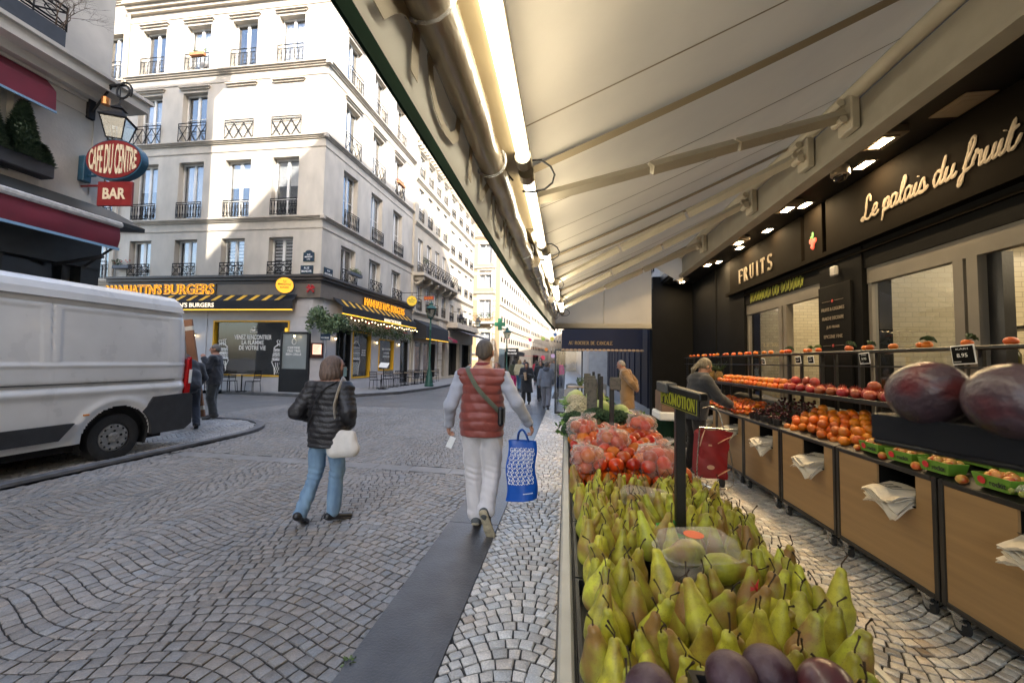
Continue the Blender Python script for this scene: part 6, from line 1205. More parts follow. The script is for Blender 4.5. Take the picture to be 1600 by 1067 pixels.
# --- the open stall on the left
mk('tray_black', (.015, .015, .016), .3, var=.2, vs=20); mk('rail_cream', (.5, .48, .42), .35, var=.15, vs=9)
st = thing('open_stall', 'long low fruit stall with cream rail in front of the camera', 'stall', (.32, 2.8, 0)); m = MB(); m.bbox((.0, .3, .9), (.64, 5.1, .95), .006); m.bbox((.0, .3, .1), (.02, 5.1, .9), .004)
for y in (.32, 1.6, 3.2, 5.05): m.bbox((.0, y, .0), (.03, y+.03, .9), .003); m.bbox((.6, y, .0), (.63, y+.03, .9), .003)
m.build('frame', K['cart_black'], st); m = MB(); m.bbox((-.012, .3, .93), (.022, 5.1, 1.0), .006); m.bbox((.62, .3, .93), (.645, 5.1, .99), .006); m.build('rail', K['rail_cream'], st)
m = MB(); m.bbox((-.017, .3, .88), (-.012, 5.1, .99), .001); m.build('edge', K['cart_black'], st)
for k in range(4):
    y = .36+k*.4; t = thing('fruit_tray', ['black tray under the nearest pears', 'black tray under the second rows of pears', 'black tray under the middle pears', 'black tray under the last pears'][k], 'tray', (.3, y+.2, .952)); m = MB(); m.bbox((.03, y+.004, .952), (.61, y+.396, .96), .003)
    for a, b in (((.03, y+.004), (.04, y+.396)), ((.6, y+.004), (.61, y+.396)), ((.04, y+.004), (.6, y+.012)), ((.04, y+.388), (.6, y+.396))): m.box((*a, .96), (*b, 1.0))
    m.build('tray', K['tray_black'], t)
pp = proto_pear(); used = set(); row = 0; y = .56; cl = [(.335, 1.16, .13, .1), (.29, 1.66, .11, .09), (.355, 1.38, .04, .04)]
while y < 1.93:
    x = .066+(row % 2)*.028
    while x < .60:
        if not any(abs(x-a) < c and abs(y-b) < d for a, b, c, d in cl) and not (x < .45 and y < .63 and x > .13) and x < .5+(y-.6)*.25:
            k = random.randrange(4); ln = max(-.12 if x < .12 else -.32, min(.32, random.gauss(0, .2))); lz = .972+.03*sin(pi*min(1, (y-.5)/1.4))+random.uniform(-.008, .012)
            o = put(pp[k], k not in used, (x+random.uniform(-.009, .009), y+random.uniform(-.009, .009), lz), (max(-.35, min(.35, random.gauss(0, .2))), ln*1.2, random.uniform(0, 6.28)), 1, label='yellow green pear with brown russet standing among the heaped pears', cat='pear', group='pears heaped on the open stall'); used.add(k); q_ = random.uniform(.9, 1.06); o.scale = (q_, q_, q_*random.uniform(1.0, 1.14))
        x += .0585
    y += .056; row += 1
for (x, y, z, rx, ry, rz, lb) in ((.34, 1.15, 1.0, 1.4, 0, 1.9, 'pear lying in the lower clear punnet'), (.31, 1.13, 1.07, 1.5, 0, 1.4, 'pear lying in the upper clear punnet with the orange sticker'), (.33, 1.2, 1.075, 1.5, 0, -1.3, 'second pear behind in the stickered punnet'), (.3, 1.64, 1.06, 1.5, 0, 1.6, 'big pear in the farther clear punnet'), (.42, 1.02, 1.03, 1.2, .3, 1.0, 'pear lying on its side between the upright pears')):
    o = copy_tree(pp[0]); o.location = (x+.05*(rx > 1.3), y, z); o.rotation_euler = (rx, ry, rz); o.scale = (1.1,)*3; tag(o, lb, 'pear'); del o['group']
def clamshell(label, x, y, z, rz, sx=.19, sy=.13, h=.075, stick=False):
    t = thing('clear_punnet', label, 'punnet', (x, y, z)); X = Matrix.Translation((x, y, z)) @ Matrix.Rotation(rz, 4, 'Z'); m = MB(X); ring = lambda a, b, zz, n=28: [((a+.003*(k % 2))*np.sign(cos(2*pi*k/n))*abs(cos(2*pi*k/n))**.45, b*np.sign(sin(2*pi*k/n))*abs(sin(2*pi*k/n))**.45, zz) for k in range(n)]
    R = [ring(sx*.42, sy*.42, 0), ring(sx*.47, sy*.47, h*.4), ring(sx*.5, sy*.5, h*.5), ring(sx*.54, sy*.55, h*.52), ring(sx*.5, sy*.5, h*.56), ring(sx*.45, sy*.45, h*.95), ring(sx*.4, sy*.38, h)]
    m.add(sum(R, []), [(i*28+k, i*28+(k+1) % 28, i*28+28+(k+1) % 28, i*28+28+k) for i in range(6) for k in range(28)]+[tuple(range(6*28, 7*28))]); m.build('shell', K['clear_plastic'], t, smooth=True)
    if stick: m = MB(X); m.lathe([(.026, 0), (.026, .001)], 20, Matrix.Translation((-.01, .0, h+.001))); m.build('sticker', mat('sticker', (.8, .12, .04), .5), t)
    return t
clamshell('clear punnet with a round orange sticker on top of another', .355, 1.16, 1.055, .25, .2, .14, .085, True); clamshell('lower clear punnet under the stickered one', .36, 1.17, .98, .1, .2, .14, .075); clamshell('farther clear punnet among the pears behind the sign post', .31, 1.66, 1.02, -.3, .19, .13, .08)
m = MB(); XG = Matrix.Translation((.335, 1.385, 1.04)) @ Matrix.Rotation(.5, 4, 'Z') @ Matrix.Rotation(.5, 4, 'X'); m.bbox((-.04, -.03, -.02), (.04, .03, .03), .003, XG); t = thing('fruit_box', 'small white and green cardboard box tucked among the pears', 'box', (.335, 1.385, 1.0)); m.build('carton', K['text_white'], t); m = MB(XG); m.add([(-.042, -.032, .0), (-.01, -.032, .01), (.0, -.032, .025), (.02, -.032, .02), (.042, -.032, .035), (-.042, -.032, .035)], [(0, 1, 2, 3, 4, 5)]); m.box((-.041, -.031, .0301), (.041, .031, .0315)); m.build('print', mat('print_green', (.05, .4, .06), .5), t)
m = MB(); c = Vector((.43, .985, 1.1)); [m.add([c, c+Vector((cos(a)*.018, sin(a)*.01, .012+.01*sin(a*2))), c+Vector((cos(a+.8)*.016, sin(a+.8)*.01, -.006))], [(0, 1, 2)]) for a in (0, 1.2, 2.4, 3.6, 4.8)]; tag(m.build('red_ribbon', K['red_ribbon']), 'scrap of red ribbon stuck between pears at the right', 'ribbon')
# plums: crate at the bottom edge, and the tray beside the camera
mk('plum_skin', (.15, .10, .13), .5, col2=(.045, .006, .014), vs=26, varo=True, bump=.25, bs=120, lo=.34, hi=.62); mk('plum_big', (.09, .055, .065), .34, col2=(.16, .012, .012), vs=24, bump=.5, bs=90, coat=.25, lo=.3, hi=.5, detail=3); mk('plum_red', (.16, .012, .015), .3, col2=(.09, .05, .06), vs=12, bump=.1, bs=80, coat=.25)
pu = MB().ell((0, 0, 0), (.031, .0305, .033), 32).build('plum', K['plum_skin'], smooth=True); lump(pu, .015, 60)
m = MB(); m.bbox((.17, .2, 1.02), (.42, .6, 1.035), .003); [m.box(a, b) for a, b in (((.17, .2, 1.035), (.178, .6, 1.18)), ((.412, .2, 1.035), (.42, .6, 1.18)), ((.178, .592, 1.035), (.412, .6, 1.18)), ((.178, .2, 1.035), (.412, .208, 1.18)))]; m.box((.19, .3, .955), (.4, .58, 1.02)); tag(m.build('fruit_crate', K['tray_black']), 'black crate of plums at the bottom edge before the pears', 'crate')
pl_ = [(.21, .553, 1.207, 'dark purple plum leftmost of the bottom trio', 0), (.262, .572, 1.207, 'purple bloomy plum in the middle of the bottom trio', 0), (.316, .55, 1.21, 'red shaded plum rightmost of the bottom trio', 1), (.113, .56, 1.175, 'small plum peeping at the bottom edge left of the others', 0), (.232, .462, 1.215, 'plum just below the bottom trio, left', 0), (.292, .462, 1.218, 'plum just below the bottom trio, right', 0)]
for i, (x, y, z, lb, rd) in enumerate(pl_):
    o = put(pu, i == 0, (x, y, z), (random.uniform(.7, 1.4), random.uniform(-.3, .3), random.uniform(0, 6)), 1.0, label=lb, cat='plum')
    if rd: o.data = o.data.copy(); o.data.materials[0] = K['plum_red']
for i in range(4):
    for j in range(4): put(pu, False, (.21+i*.06, .3+j*.068, 1.165), (1, i, j), 1.0, label='plum packed in the black crate under the top plums', cat='plum', group='plums in the crate')
t = thing('plum_stand', 'black plum tray on a wooden post at the right edge', 'stand', (.45, .15, 0)); m = MB(Matrix.Translation((.312, .46, 0)) @ Matrix.Rotation(.27, 4, 'Z')); m.bbox((0, -.5, 1.522), (.32, 0, 1.528), .002); [m.box(a, b) for a, b in (((0, -.5, 1.528), (.005, 0, 1.553)), ((.315, -.5, 1.528), (.32, 0, 1.553)), ((.005, -.006, 1.528), (.315, 0, 1.553)))]; m.build('tray', K['tray_black'], t); m = MB(); m.bbox((.352, .315, 0.0), (.378, .341, 1.522), .003); m.build('post', K['ply'], t)
for i, (x, y, z, lb) in enumerate(((.332, .419, 1.577, 'big blurred plum at the left end of the raised black tray'), (.338, .352, 1.576, 'big blurred plum second from the left end of the raised black tray'))): o = put(pu, False, (x, y, z), (.9+i, .4, i*2.0), .93, label=lb, cat='plum'); o.data = o.data.copy(); o.data.materials[0] = K['plum_big']
for i in range(3):
    for j in range(6): put(pu, False, (.41+i*.064, .41-j*.066, 1.56), (1.2, i, j), 1.0, label='plum farther in on the raised tray outside the frame', cat='plum', group='plums on the raised tray')
# sign post PROMOTION and price boards
t = thing('promotion_sign', 'black post with a yellow lettered PROMOTION sign', 'sign', (.372, 1.38, .95)); m = MB(); m.box((.34, 1.2, 1.47), (.36, 1.4, 1.485)); m.build('arm', K['cart_black'], t); m = MB(); m.bbox((.356, 1.365, .955), (.386, 1.395, 1.47), .003); m.build('post', K['cart_black'], t)
XP = frame((.291, 1.30, 1.477), (.058, -.17, -.018)) @ Matrix.Scale(.765, 4); m = MB(XP); m.bbox((0, 0, -.014), (.235, .066, -.002), .003); m.build('board', K['black_paint'], t); m = MB(XP); m.bbox((-.015, .058, -.03), (.255, .085, .004), .004); m.build('holder', K['cart_black'], t); m = MB(XP); m.bbox((-.01, .05, -.04), (.06, .09, .012), .004); m.build('clip', mat('clip', (.1, .1, .1), .5), t)
m = MB(XP); serif(m, 'PROMOTION', .21, .044, Matrix.Translation((.013, .012, -.001)), .065, .0012)
for a, b in (((.004, .004), (.231, .0052)), ((.004, .0608), (.231, .062)), ((.004, .0052), (.0052, .0608)), ((.2298, .0052), (.231, .0608))): m.box((*a, -.0015), (*b, .0002))
m.build('lettering', mat('sign_yellow', (.42, .42, .03), .5), t)
for i, (x, y) in enumerate(((.29, 2.62), (.26, 3.05), (.3, 3.75), (.3, 4.5))):
    t = thing('price_post', ['black price post among the bagged fruit, nearest', 'black price post with a slate beside the cabbages', 'black price post with two slates behind the cabbages', 'farthest black price post of the open stall'][i], 'price board', (x, y, .95)); m = MB(); m.bbox((x-.014, y-.014, .955), (x+.014, y+.014, 1.5), .003); m.build('post', K['cart_black'], t)
    X = frame((x-.1, y+.03, 1.23), (1, -.5, 0)); m = MB(X); m.bbox((0, 0, 0), (.08 if i else .07, .25 if i else .08, .012), .004, None if i else Matrix.Translation((.1, .2, 0))); m.build('slate', mat('slate_board%d' % i, (.05, .047, .042), .6, col2=(.14, .125, .1), vs=40, lo=.5, hi=.75), t)
# --- bagged tomatoes and oranges
pe = proto_orange(mat('persimmon', (.6, .12, .008), .3, col2=(.52, .045, .006), vs=3, varo=True, coat=.2), .037, .88); pe.name = 'tomato'; n = 0
po = proto_orange(K['orange_skin'], .038); 
def heap(protos, lab, cat, grp, x0, x1, y0, y1, zf, sp, lay, jit=.006, top=None, wts=None):
    first = True
    for L_ in range(lay):
        y = y0+L_*sp*.5; r = 0
        while y < y1-L_*sp*.45:
            x = x0+L_*sp*.5+(r % 2)*sp*.5
            while x < x1-L_*sp*.45:
                i = 0 if wts is None or random.random() < wts else 1; p = protos[i]
                o = copy_tree(p); o.location = (x+random.uniform(-jit, jit), y+random.uniform(-jit, jit), zf(x, y)+L_*sp*.72+random.uniform(-.003, .004)); o.rotation_euler = (random.uniform(-.6, .6), random.uniform(-.6, .6), random.uniform(0, 6.3)); o.scale = (random.uniform(.93, 1.07),)*3
                tag(o, lab[i] if isinstance(lab, list) else lab, cat[i] if isinstance(cat, list) else cat, grp[i] if isinstance(grp, list) else grp); x += sp
            y += sp*.87; r += 1
heap([pe, po], ['red orange tomato loose in the heap before the broccoli', 'orange mixed in with the tomatoes before the broccoli'], ['tomato', 'orange'], ['tomatoes on the open stall', 'oranges among the tomatoes'], .06, .6, 1.98, 2.72, lambda x, y: .995+.08*min(1, (y-1.95)/.5)+.05*sin(pi*x/.62), .076, 2, wts=.8)
K['bagfilm'] = plastic_film('bag_film', .1, (.95, .93, .9))
def fruitbag(lb, c, r, n, tp, inner):
    t = thing('fruit_bag', lb, 'bag of fruit', c); m = MB(); C_ = Vector(c); V = []; F = []; R_ = 22; Q = 40
    for i in range(R_+1):
        f = i/R_; zz = -r*.8+f*(r*1.9); rr = r*1.08*sqrt(max(.02, 1-((f-.42)/.62)**2)) if f < .78 else r*.2+(f-.78)*r*1.4*(1 if f > .86 else .2)
        for k in range(Q): a = 2*pi*k/Q; q = rr*(1+.09*sin(k*2.9+i*1.3)+.06*sin(k*5.1+i)); V.append((C_.x+q*cos(a)+tp[0]*max(0, f-.7)*r*3, C_.y+q*sin(a), C_.z+zz+.006*sin(k*3)))
    m.add(V, [(i*Q+k, i*Q+(k+1) % Q, i*Q+Q+(k+1) % Q, i*Q+Q+k) for i in range(R_) for k in range(Q)]); m.build('film', K['bagfilm'], t, smooth=True, ang=180)
    for k in range(n):
        a = 2*pi*k/max(1, n-1); o = copy_tree(inner); rr = r*.55 if k else 0; o.location = C_+Vector((rr*cos(a), rr*sin(a), (.3*r if not k else -.05*r+.02*(k % 2)))); o.rotation_euler = (random.random(), random.random(), 3*random.random()); o.name = 'bagged_fruit'
        tag(o, 'red orange fruit inside '+lb, 'fruit', 'fruit inside '+lb)
fruitbag('the clear bag at the back left of the tomatoes', (.1, 2.5, 1.2), .085, 6, (.5, 0), pe); fruitbag('the clear bag at the front left of the tomatoes', (.11, 2.04, 1.13), .075, 5, (-.4, 0), pe); fruitbag('the knotted clear bag at the front right', (.45, 2.06, 1.13), .095, 6, (.4, 0), pe); fruitbag('the clear bag in the middle of the tomatoes', (.26, 2.26, 1.18), .08, 6, (-.3, 0), pe); fruitbag('the clear bag at the back right of the tomatoes', (.47, 2.6, 1.22), .08, 6, (-.6, 0), pe)
pe.location = (.58, 2.75, 1.06); tag(pe, 'tomato at the right back corner of the heap', 'tomato'); po.location = (.05, 2.75, 1.08); tag(po, 'orange at the left back corner of the tomato heap', 'orange')
# --- vegetables
mk('broccoli', (.035, .085, .03), .85, col2=(.015, .045, .018), vs=60, bump=1, bs=220); mk('cauli', (.62, .56, .4), .8, var=.2, vs=60, bump=1, bs=180); mk('veg_leaf', (.20, .32, .07), .55, col2=(.09, .2, .04), vs=14, bump=.5, bs=60); mk('cabbage', (.30, .42, .13), .5, col2=(.45, .5, .24), vs=9, bump=.5, bs=40); mk('veg_stalk', (.42, .5, .22), .5, var=.2, vs=9)
def floret(m, c, r, n, rr):
    for i in range(n):
        z = 1-1.25*(i+.5)/n; a = i*2.39996; q = sqrt(max(0, 1-z*z)); s_ = rr*random.uniform(.8, 1.25); m.ell((c[0]+r*q*cos(a), c[1]+r*q*sin(a), c[2]+r*.8*z), (s_, s_, s_*.9), 8, jit=.12)
def leafblade(m, c, d, L_, w_, bend=.5):
    d = Vector(d).normalized(); s_ = d.cross(Vector((0, 0, 1))).normalized(); P = []
    for i in range(7):
        f = i/6; ww = w_*sin(pi*(.12+.8*f))*(1+.12*sin(i*2.3)); p = Vector(c)+d*L_*f*(1-bend*.3*f)+Vector((0, 0, L_*(.6*f-bend*f*f))); P.append([p+s_*ww*j/3+Vector((0, 0, .012*abs(j)*(1-f)+.006*sin(i*3+j*2))) for j in (-3, -2, -1, 0, 1, 2, 3)])
    m.sheet(P, thick=.0025)
def broc(c, r, lb):
    t = thing('broccoli', lb, 'broccoli', c); m = MB(); [floret(m, Vector(c)+Vector((r*.55*cos(a), r*.55*sin(a), -.1*r)), r*.58, 34, r*.15) for a in (0, 1.26, 2.5, 3.77, 5.0)]; floret(m, c, r*.7, 60, r*.13); m.build('head', K['broccoli'], t, smooth=True); m = MB(); m.tube([Vector(c)-Vector((0, 0, r*1.3)), Vector(c)-Vector((0, 0, r*.2))], [r*.3, r*.5], 8); m.build('stalk', K['veg_stalk'], t)
def cauli(c, r, lb, mm='cauli', lf=9):
    t = thing('cauliflower' if mm == 'cauli' else 'cabbage', lb, 'cauliflower' if mm == 'cauli' else 'cabbage', c); m = MB()
    if mm == 'cauli':
        for i in range(16): z = 1-1.1*(i+.5)/16; a = i*2.4; q = sqrt(1-z*z); floret(m, Vector(c)+Vector((r*.66*q*cos(a), r*.66*q*sin(a), r*.6*z)), r*.34, 14, r*.12)
        m.build('head', K['cauli'], t, smooth=True)
    else: m.ell(c, (r*.85, r*.85, r*.8), 18, jit=.05); m.build('head', K['cabbage'], t, smooth=True)
    m = MB()
    for i in range(lf): a = 2*pi*i/lf+.2; leafblade(m, Vector(c)+Vector((cos(a)*r*.5, sin(a)*r*.5, -r*.55)), (cos(a), sin(a), 0), r*1.35, r*.5, .35)
    m.build('leaf', K['veg_leaf'], t, smooth=True)
for i, (x, y, z, r) in enumerate(((.07, 2.88, 1.13, .09), (.22, 2.98, 1.22, .085), (.37, 2.93, 1.21, .09), (.5, 2.88, 1.17, .09), (.07, 3.08, 1.18, .08), (.56, 3.05, 1.18, .08))): broc((x, y, z), r, 'dark green broccoli, '+['at the front left below the cauliflower', 'left of the first price post', 'right of the first price post', 'at the right front end of the row', 'against the left rail', 'at the right rail behind the tomatoes'][i])
for i, (x, y, z, r) in enumerate(((.1, 3.45, 1.17, .1), (.14, 3.75, 1.2, .1), (.1, 4.05, 1.2, .09))): cauli((x, y, z), r, 'creamy cauliflower with green leaves, '+['nearest the broccoli', 'in the middle', 'farthest'][i])
for i, (x, y, z, r) in enumerate(((.3, 3.55, 1.2, .1), (.28, 3.85, 1.24, .11), (.3, 4.2, 1.25, .11), (.1, 4.4, 1.2, .12), (.3, 4.55, 1.24, .1), (.5, 3.45, 1.13, .09), (.5, 3.8, 1.15, .09), (.12, 4.8, 1.2, .1))): cauli((x, y, z), r, 'pale green cabbage, '+['before the slates', 'second in the middle row', 'third in the middle row', 'at the left rail', 'last in the middle row', 'by the right rail', 'behind the right rail one', 'at the far left end'][i], 'c', 7)
t = thing('celery', 'bunches of pale leafy celery between broccoli and slates', 'celery', (.35, 3.2, 1.1)); m = MB(); l = MB()
for i in range(26): a = random.uniform(-.6, .6); p = Vector((random.uniform(.2, .55), random.uniform(3.15, 3.4), 1.12)); q = p+Vector((sin(a)*.12, -.14, random.uniform(.03, .09))); m.tube([p, q], [.012, .008], 6); leafclump(l, q, (.04, .04, .03), 10, .03)
m.build('stalk', K['veg_stalk'], t); l.build('leaf', K['veg_leaf'], t)
m = MB(); leafclump(m, (.25, 3.4, 1.05), (.32, .5, .08), 500, .06); tag(m.build('salad_leaves', K['veg_leaf']), 'loose green leaves filling the vegetable end of the stall', 'leaves', kind='stuff')
for y in (2.75, 3.2, 3.7, 4.2, 4.65):
    m = MB(); m.bbox((.03, y, .952), (.6, y+.42, 1.06), .004); tag(m.build('vegetable_crate', K['tray_black']), 'dark crate under the vegetables, '+{2.75: 'below the broccoli', 3.2: 'below the first cauliflower', 3.7: 'below the middle cabbages', 4.2: 'below the far cabbages', 4.65: 'at the far end of the stall'}[y], 'crate')
# --- fruit on the carts
ro = proto_orange(K['orange_skin'], .043); heap([ro], 'large orange heaped on the cart under the pomegranates', 'orange', 'large oranges on the cart', 2.43, 2.86, 3.75, 4.85, lambda x, y: TY(x)+.035+.03*sin(y*9+x*5), .088, 2, .014)
ma = proto_orange(K['mandarin_skin'], .03, .82); ma.name = 'mandarin'
heap([ma], 'mandarin heaped on the cart beside the cherries', 'mandarin', 'mandarins on the cart', 2.42, 2.72, 5.8, 7.2, lambda x, y: TY(x)+.025+.012*sin(y*11), .067, 2, .012)
so_ = ro.copy(); COL.objects.link(so_); heap([ro], 'orange in the row on the middle shelf beside the pomegranates', 'orange', 'oranges on the middle shelf', 2.62, 2.82, 5.3, 7.3, lambda x, y: 1.34, .08, 2)
so_.location = (2.66, 7.4, 1.345); tag(so_, 'orange at the far end of the middle shelf', 'orange'); ro.location = (2.46, 3.68, TY(2.46)+.035); tag(ro, 'orange rolled against the first green punnet', 'orange'); ma.location = (2.45, 7.3, .95); tag(ma, 'last mandarin at the far end of the cart', 'mandarin')
pg = proto_orange(K['pome_skin'], .05, .92); pg.name = 'pomegranate'; m = MB()
for k in range(6): a = k*pi/3; m.add([(.014*cos(a-.4), .014*sin(a-.4), .044), (.014*cos(a+.4), .014*sin(a+.4), .044), (.02*cos(a), .02*sin(a), .066)], [(0, 1, 2)])
m.build('crown', bpy.data.materials['pome_skin'], pg)
heap([pg], 'red pomegranate in the row on the middle shelf', 'pomegranate', 'pomegranates on the middle shelf', 2.63, 2.92, 3.0, 5.2, lambda x, y: 1.352, .1, 1, .008)
for i, y in enumerate((3.1, 3.35, 3.72, 3.95, 4.75, 4.95, 5.12)): o = copy_tree(pg); o.location = (2.68+.03*(i % 2), y, 1.43); o.rotation_euler = (i, .5, 1); tag(o, 'deep red pomegranate resting on top of the shelf row', 'pomegranate', 'pomegranates on top of the row'); del o['group']; tag(o, ['deep red pomegranate on top of the row, half behind the big plum', 'second pomegranate on top, by the blurred plum', 'darkest pomegranate on top of the row', 'pomegranate on top beside the darkest one', 'largest bright red pomegranate on top of the row', 'pomegranate on top left of the largest', 'farthest pomegranate on top of the row'][i])
pg.location = (2.66, 5.24, 1.352); tag(pg, 'pomegranate beside the first shelf orange', 'pomegranate')
ck = None
for i in range(210):
    x = random.uniform(2.42, 2.9); y = random.uniform(4.95, 5.72); z = TY(x)+.03+random.uniform(0, .1)
    if ck is None: ck = MB().ell((0, 0, 0), (.016, .016, .0155), 10).build('cherry', K['cherry_skin'], smooth=True); m = MB(); m.tube([(0, 0, .014), (.004, .003, .035), (.012, .006, .05)], .0012, 4); m.build('stem', K['calyx'], ck); o = ck
    else: o = copy_tree(ck)
    o.location = (x, y, z); o.rotation_euler = (random.uniform(-1, 1), random.uniform(-1, 1), random.uniform(0, 6)); tag(o, 'dark cherry in the heap between oranges and mandarins', 'cherry', 'dark cherries on the cart')
for i in range(5): y = 5.0+i*.15; t = thing('cherry_cup', 'dark cup at the front of the cherries, number two' if 0 else ['dark cup before the cherries, next to the oranges', 'second dark cup before the cherries', 'middle dark cup before the cherries', 'fourth dark cup before the cherries', 'dark cup before the cherries, next to the mandarins'][i], 'cup', (2.41, y, .91)); m = MB(); m.lathe([(.04, 0), (.052, .07), (.049, .07), (.036, .01)], 14, c=(2.42, y, .912)); m.build('cup', K['black_paint'], t)
# punnets with small apples
ap = proto_orange(K['apple_skin'], .026, .95); ap.name = 'apple'; mk('punnet_green', (.13, .30, .03), .5, var=.15, vs=5); apn = 0
def punnet(lb, x, y, rz=0, n=9, s=1, z=None):
    global apn
    z = TY(x)+.008 if z is None else z
    t = thing('apple_punnet', lb, 'punnet', (x, y, z)); X = Matrix.Translation((x, y, z)) @ Matrix.Rotation(rz, 4, 'Z'); m = MB(X); a, b, c, d, h = .05, .09, .062, .105, .075*s
    m.add([(-a, -b, 0), (a, -b, 0), (a, b, 0), (-a, b, 0), (-c, -d, h), (c, -d, h), (c, d, h), (-c, d, h), (-c+.006, -d+.006, h), (c-.006, -d+.006, h), (c-.006, d-.006, h), (-c+.006, d-.006, h), (-a, -b, .01), (a, -b, .01), (a, b, .01), (-a, b, .01)], [(3, 2, 1, 0)]+[(i, (i+1) % 4, 4+(i+1) % 4, 4+i) for i in range(4)]+[(4+i, 4+(i+1) % 4, 8+(i+1) % 4, 8+i) for i in range(4)]+[(8+i, 8+(i+1) % 4, 12+(i+1) % 4, 12+i) for i in range(4)]+[(12, 13, 14, 15)]); m.build('carton', K['punnet_green'], t)
    XW_ = X @ frame((-.0575, .0, .012), (0, -1, 0), (-.155, 0, 1)); m = MB(XW_); m.text('rockit', .085, .03, Matrix.Translation((-.002, .01, .0015)), .0015, 0, .015); m.build('lettering', K['ink'], t); m = MB(XW_); m.lathe([(.022, 0), (.022, .002)], 18, Matrix.Translation((-.045, .03, .001))); m.build('apple_print', mat('apple_print', (.55, .02, .03), .5) if 'apple_print' not in bpy.data.materials else bpy.data.materials['apple_print'], t)
    for k in range(n):
        o = copy_tree(ap); o.location = X @ Vector((-.032+.032*(k % 3), -.07+.05*(k//3)+.01*(k % 2), h-.008+.012*(k % 2))); o.rotation_euler = (k, k*.7, 0); tag(o, 'small red apple in '+lb, 'apple', 'apples in '+lb)
punnet('the green punnet beside the big oranges', 2.44, 3.55); punnet('the second green punnet, in front', 2.43, 3.26, .1); punnet('the green punnet stacked behind the first two', 2.6, 3.2, 0, 9, 1, 1.06); punnet('the wide green punnet above the cart joint', 2.43, 2.98, .05); punnet('the nearest green punnet, beside the grapes', 2.43, 2.62, 0)
for k in range(4): m = MB(); m.bbox((2.52, 2.5+.28*k, 1.0), (2.72, 2.74+.28*k, 1.05), .006); tag(m.build('punnet_base', K['punnet_green']), ['flat green carton behind the nearest punnet', 'flat green carton behind the wide punnet', 'flat green carton behind the second punnet', 'flat green carton behind the first punnet'][k], 'carton')
for i, (x, y) in enumerate(((2.39, 3.42), (2.385, 3.12), (2.385, 2.8))): o = copy_tree(ap); o.location = (x, y, .93); o.rotation_euler = (.5, 1, i); o.scale = (1.15,)*3; tag(o, ['small yellow red apple lying before the first punnets', 'loose red apple lying between the punnets', 'loose red apple at the cart joint before the nearest punnet'][i], 'apple')
ap.location = (2.4, 3.7, .935); tag(ap, 'small red apple beside the front oranges', 'apple')
gr = MB().ell((0, 0, 0), (.0125, .0125, .0145), 12).build('grape', mat('grape_skin', (.3, .36, .08), .25, var=.2, vs=20, varo=True, sss=.1), smooth=True)
for i in range(90): o = gr if i == 0 else gr.copy(); (COL.objects.link(o) if i else 0); a, b = random.gauss(0, .05), random.gauss(0, .085); o.location = (2.44+a, 2.36+b, .955+max(0, .07-abs(a)-abs(b)*.5)*random.uniform(.2, 1)); tag(o, 'green grape in the heap at the right edge of the carts', 'grape', 'green grapes on the cart')
clamshell('clear punnet holding the green grapes at the right edge', 2.44, 2.36, .925, 1.57, .3, .17, .07)
# mandarins on the top rail, with leaves, and price cards
ys_ = [3.3, 3.55, 3.95, 4.2, 4.45, 4.98, 5.12, 5.28, 5.55, 5.7, 5.8, 6.0, 6.25, 6.5, 6.7, 6.9, 7.1, 7.35, 7.6, 7.8, 8.0, 8.2, 8.4, 8.65, 8.9, 9.15, 9.4, 3.0, 2.7, 9.7]
for i, y in enumerate(ys_):
    o = copy_tree(ma); o.location = (2.86+random.uniform(-.03, .03), y+random.uniform(-.03, .03), 1.785); o.scale = (random.uniform(1.0, 1.25),)*3; o.rotation_euler = (random.uniform(-.3, .3), random.uniform(-.3, .3), random.uniform(0, 6)); tag(o, 'mandarin set out on the top rail of the rack', 'mandarin', 'mandarins on the top rail')
    if i in (0, 1, 3, 4, 5, 6, 8):
        m = MB(); m.X = None
        for k in range(3): a = random.uniform(0, 6); leafblade(m, Vector((0, 0, .026)), (cos(a), sin(a), 0), .055, .014, .6)
        me = m.build('leaf', K['leaf_light'] if i in (5, 6) else K['leaf']); me.parent = o
        if i in (1, 3): o2 = copy_tree(ma); o2.location = o.location+Vector((.0, .06, 0)); tag(o2, 'mandarin set out on the top rail of the rack', 'mandarin', 'mandarins on the top rail')
for i, (y, w_, ps) in enumerate(((3.17, .17, '8.95'), (4.1, .13, '3.95'), (4.92, .11, '2.95'), (5.17, .11, '3.50'), (6.02, .1, '2.50'))):
    t = thing('price_card', ['largest white framed price card, right over the blurred plums', 'white framed price card between the leafy mandarins', 'right one of the two paired price cards', 'left one of the two paired price cards', 'farthest small tilted price card'][i], 'price card', (2.74, y, 1.6)); X = frame((2.745, y+w_/2, 1.625), (0, -1, .06 if i != 4 else -.1), (-.12, .0, 1)); h = w_*.8; m = MB(X); m.bbox((0, 0, -.004), (w_, h, .002), .002); m.build('card', K['text_white'], t); m = MB(X); m.box((.008, .008, .002), (w_-.008, h-.008, .0032)); m.build('slate', K['black_matte'], t)
    m = MB(X); m.text(ps, w_*.45, h*.2, Matrix.Translation((w_*.25, h*.38, .004)), .0006, 0, .01); m.text(['KAKI', 'MANDARINE', 'ORANGE', 'ORANGE', 'POMME'][i], w_*.5, h*.09, Matrix.Translation((w_*.25, h*.76, .004)), .0006); m.text('FRANCE', w_*.3, h*.06, Matrix.Translation((w_*.1, h*.12, .004)), .0006); m.build('lettering', K['text_white'], t)
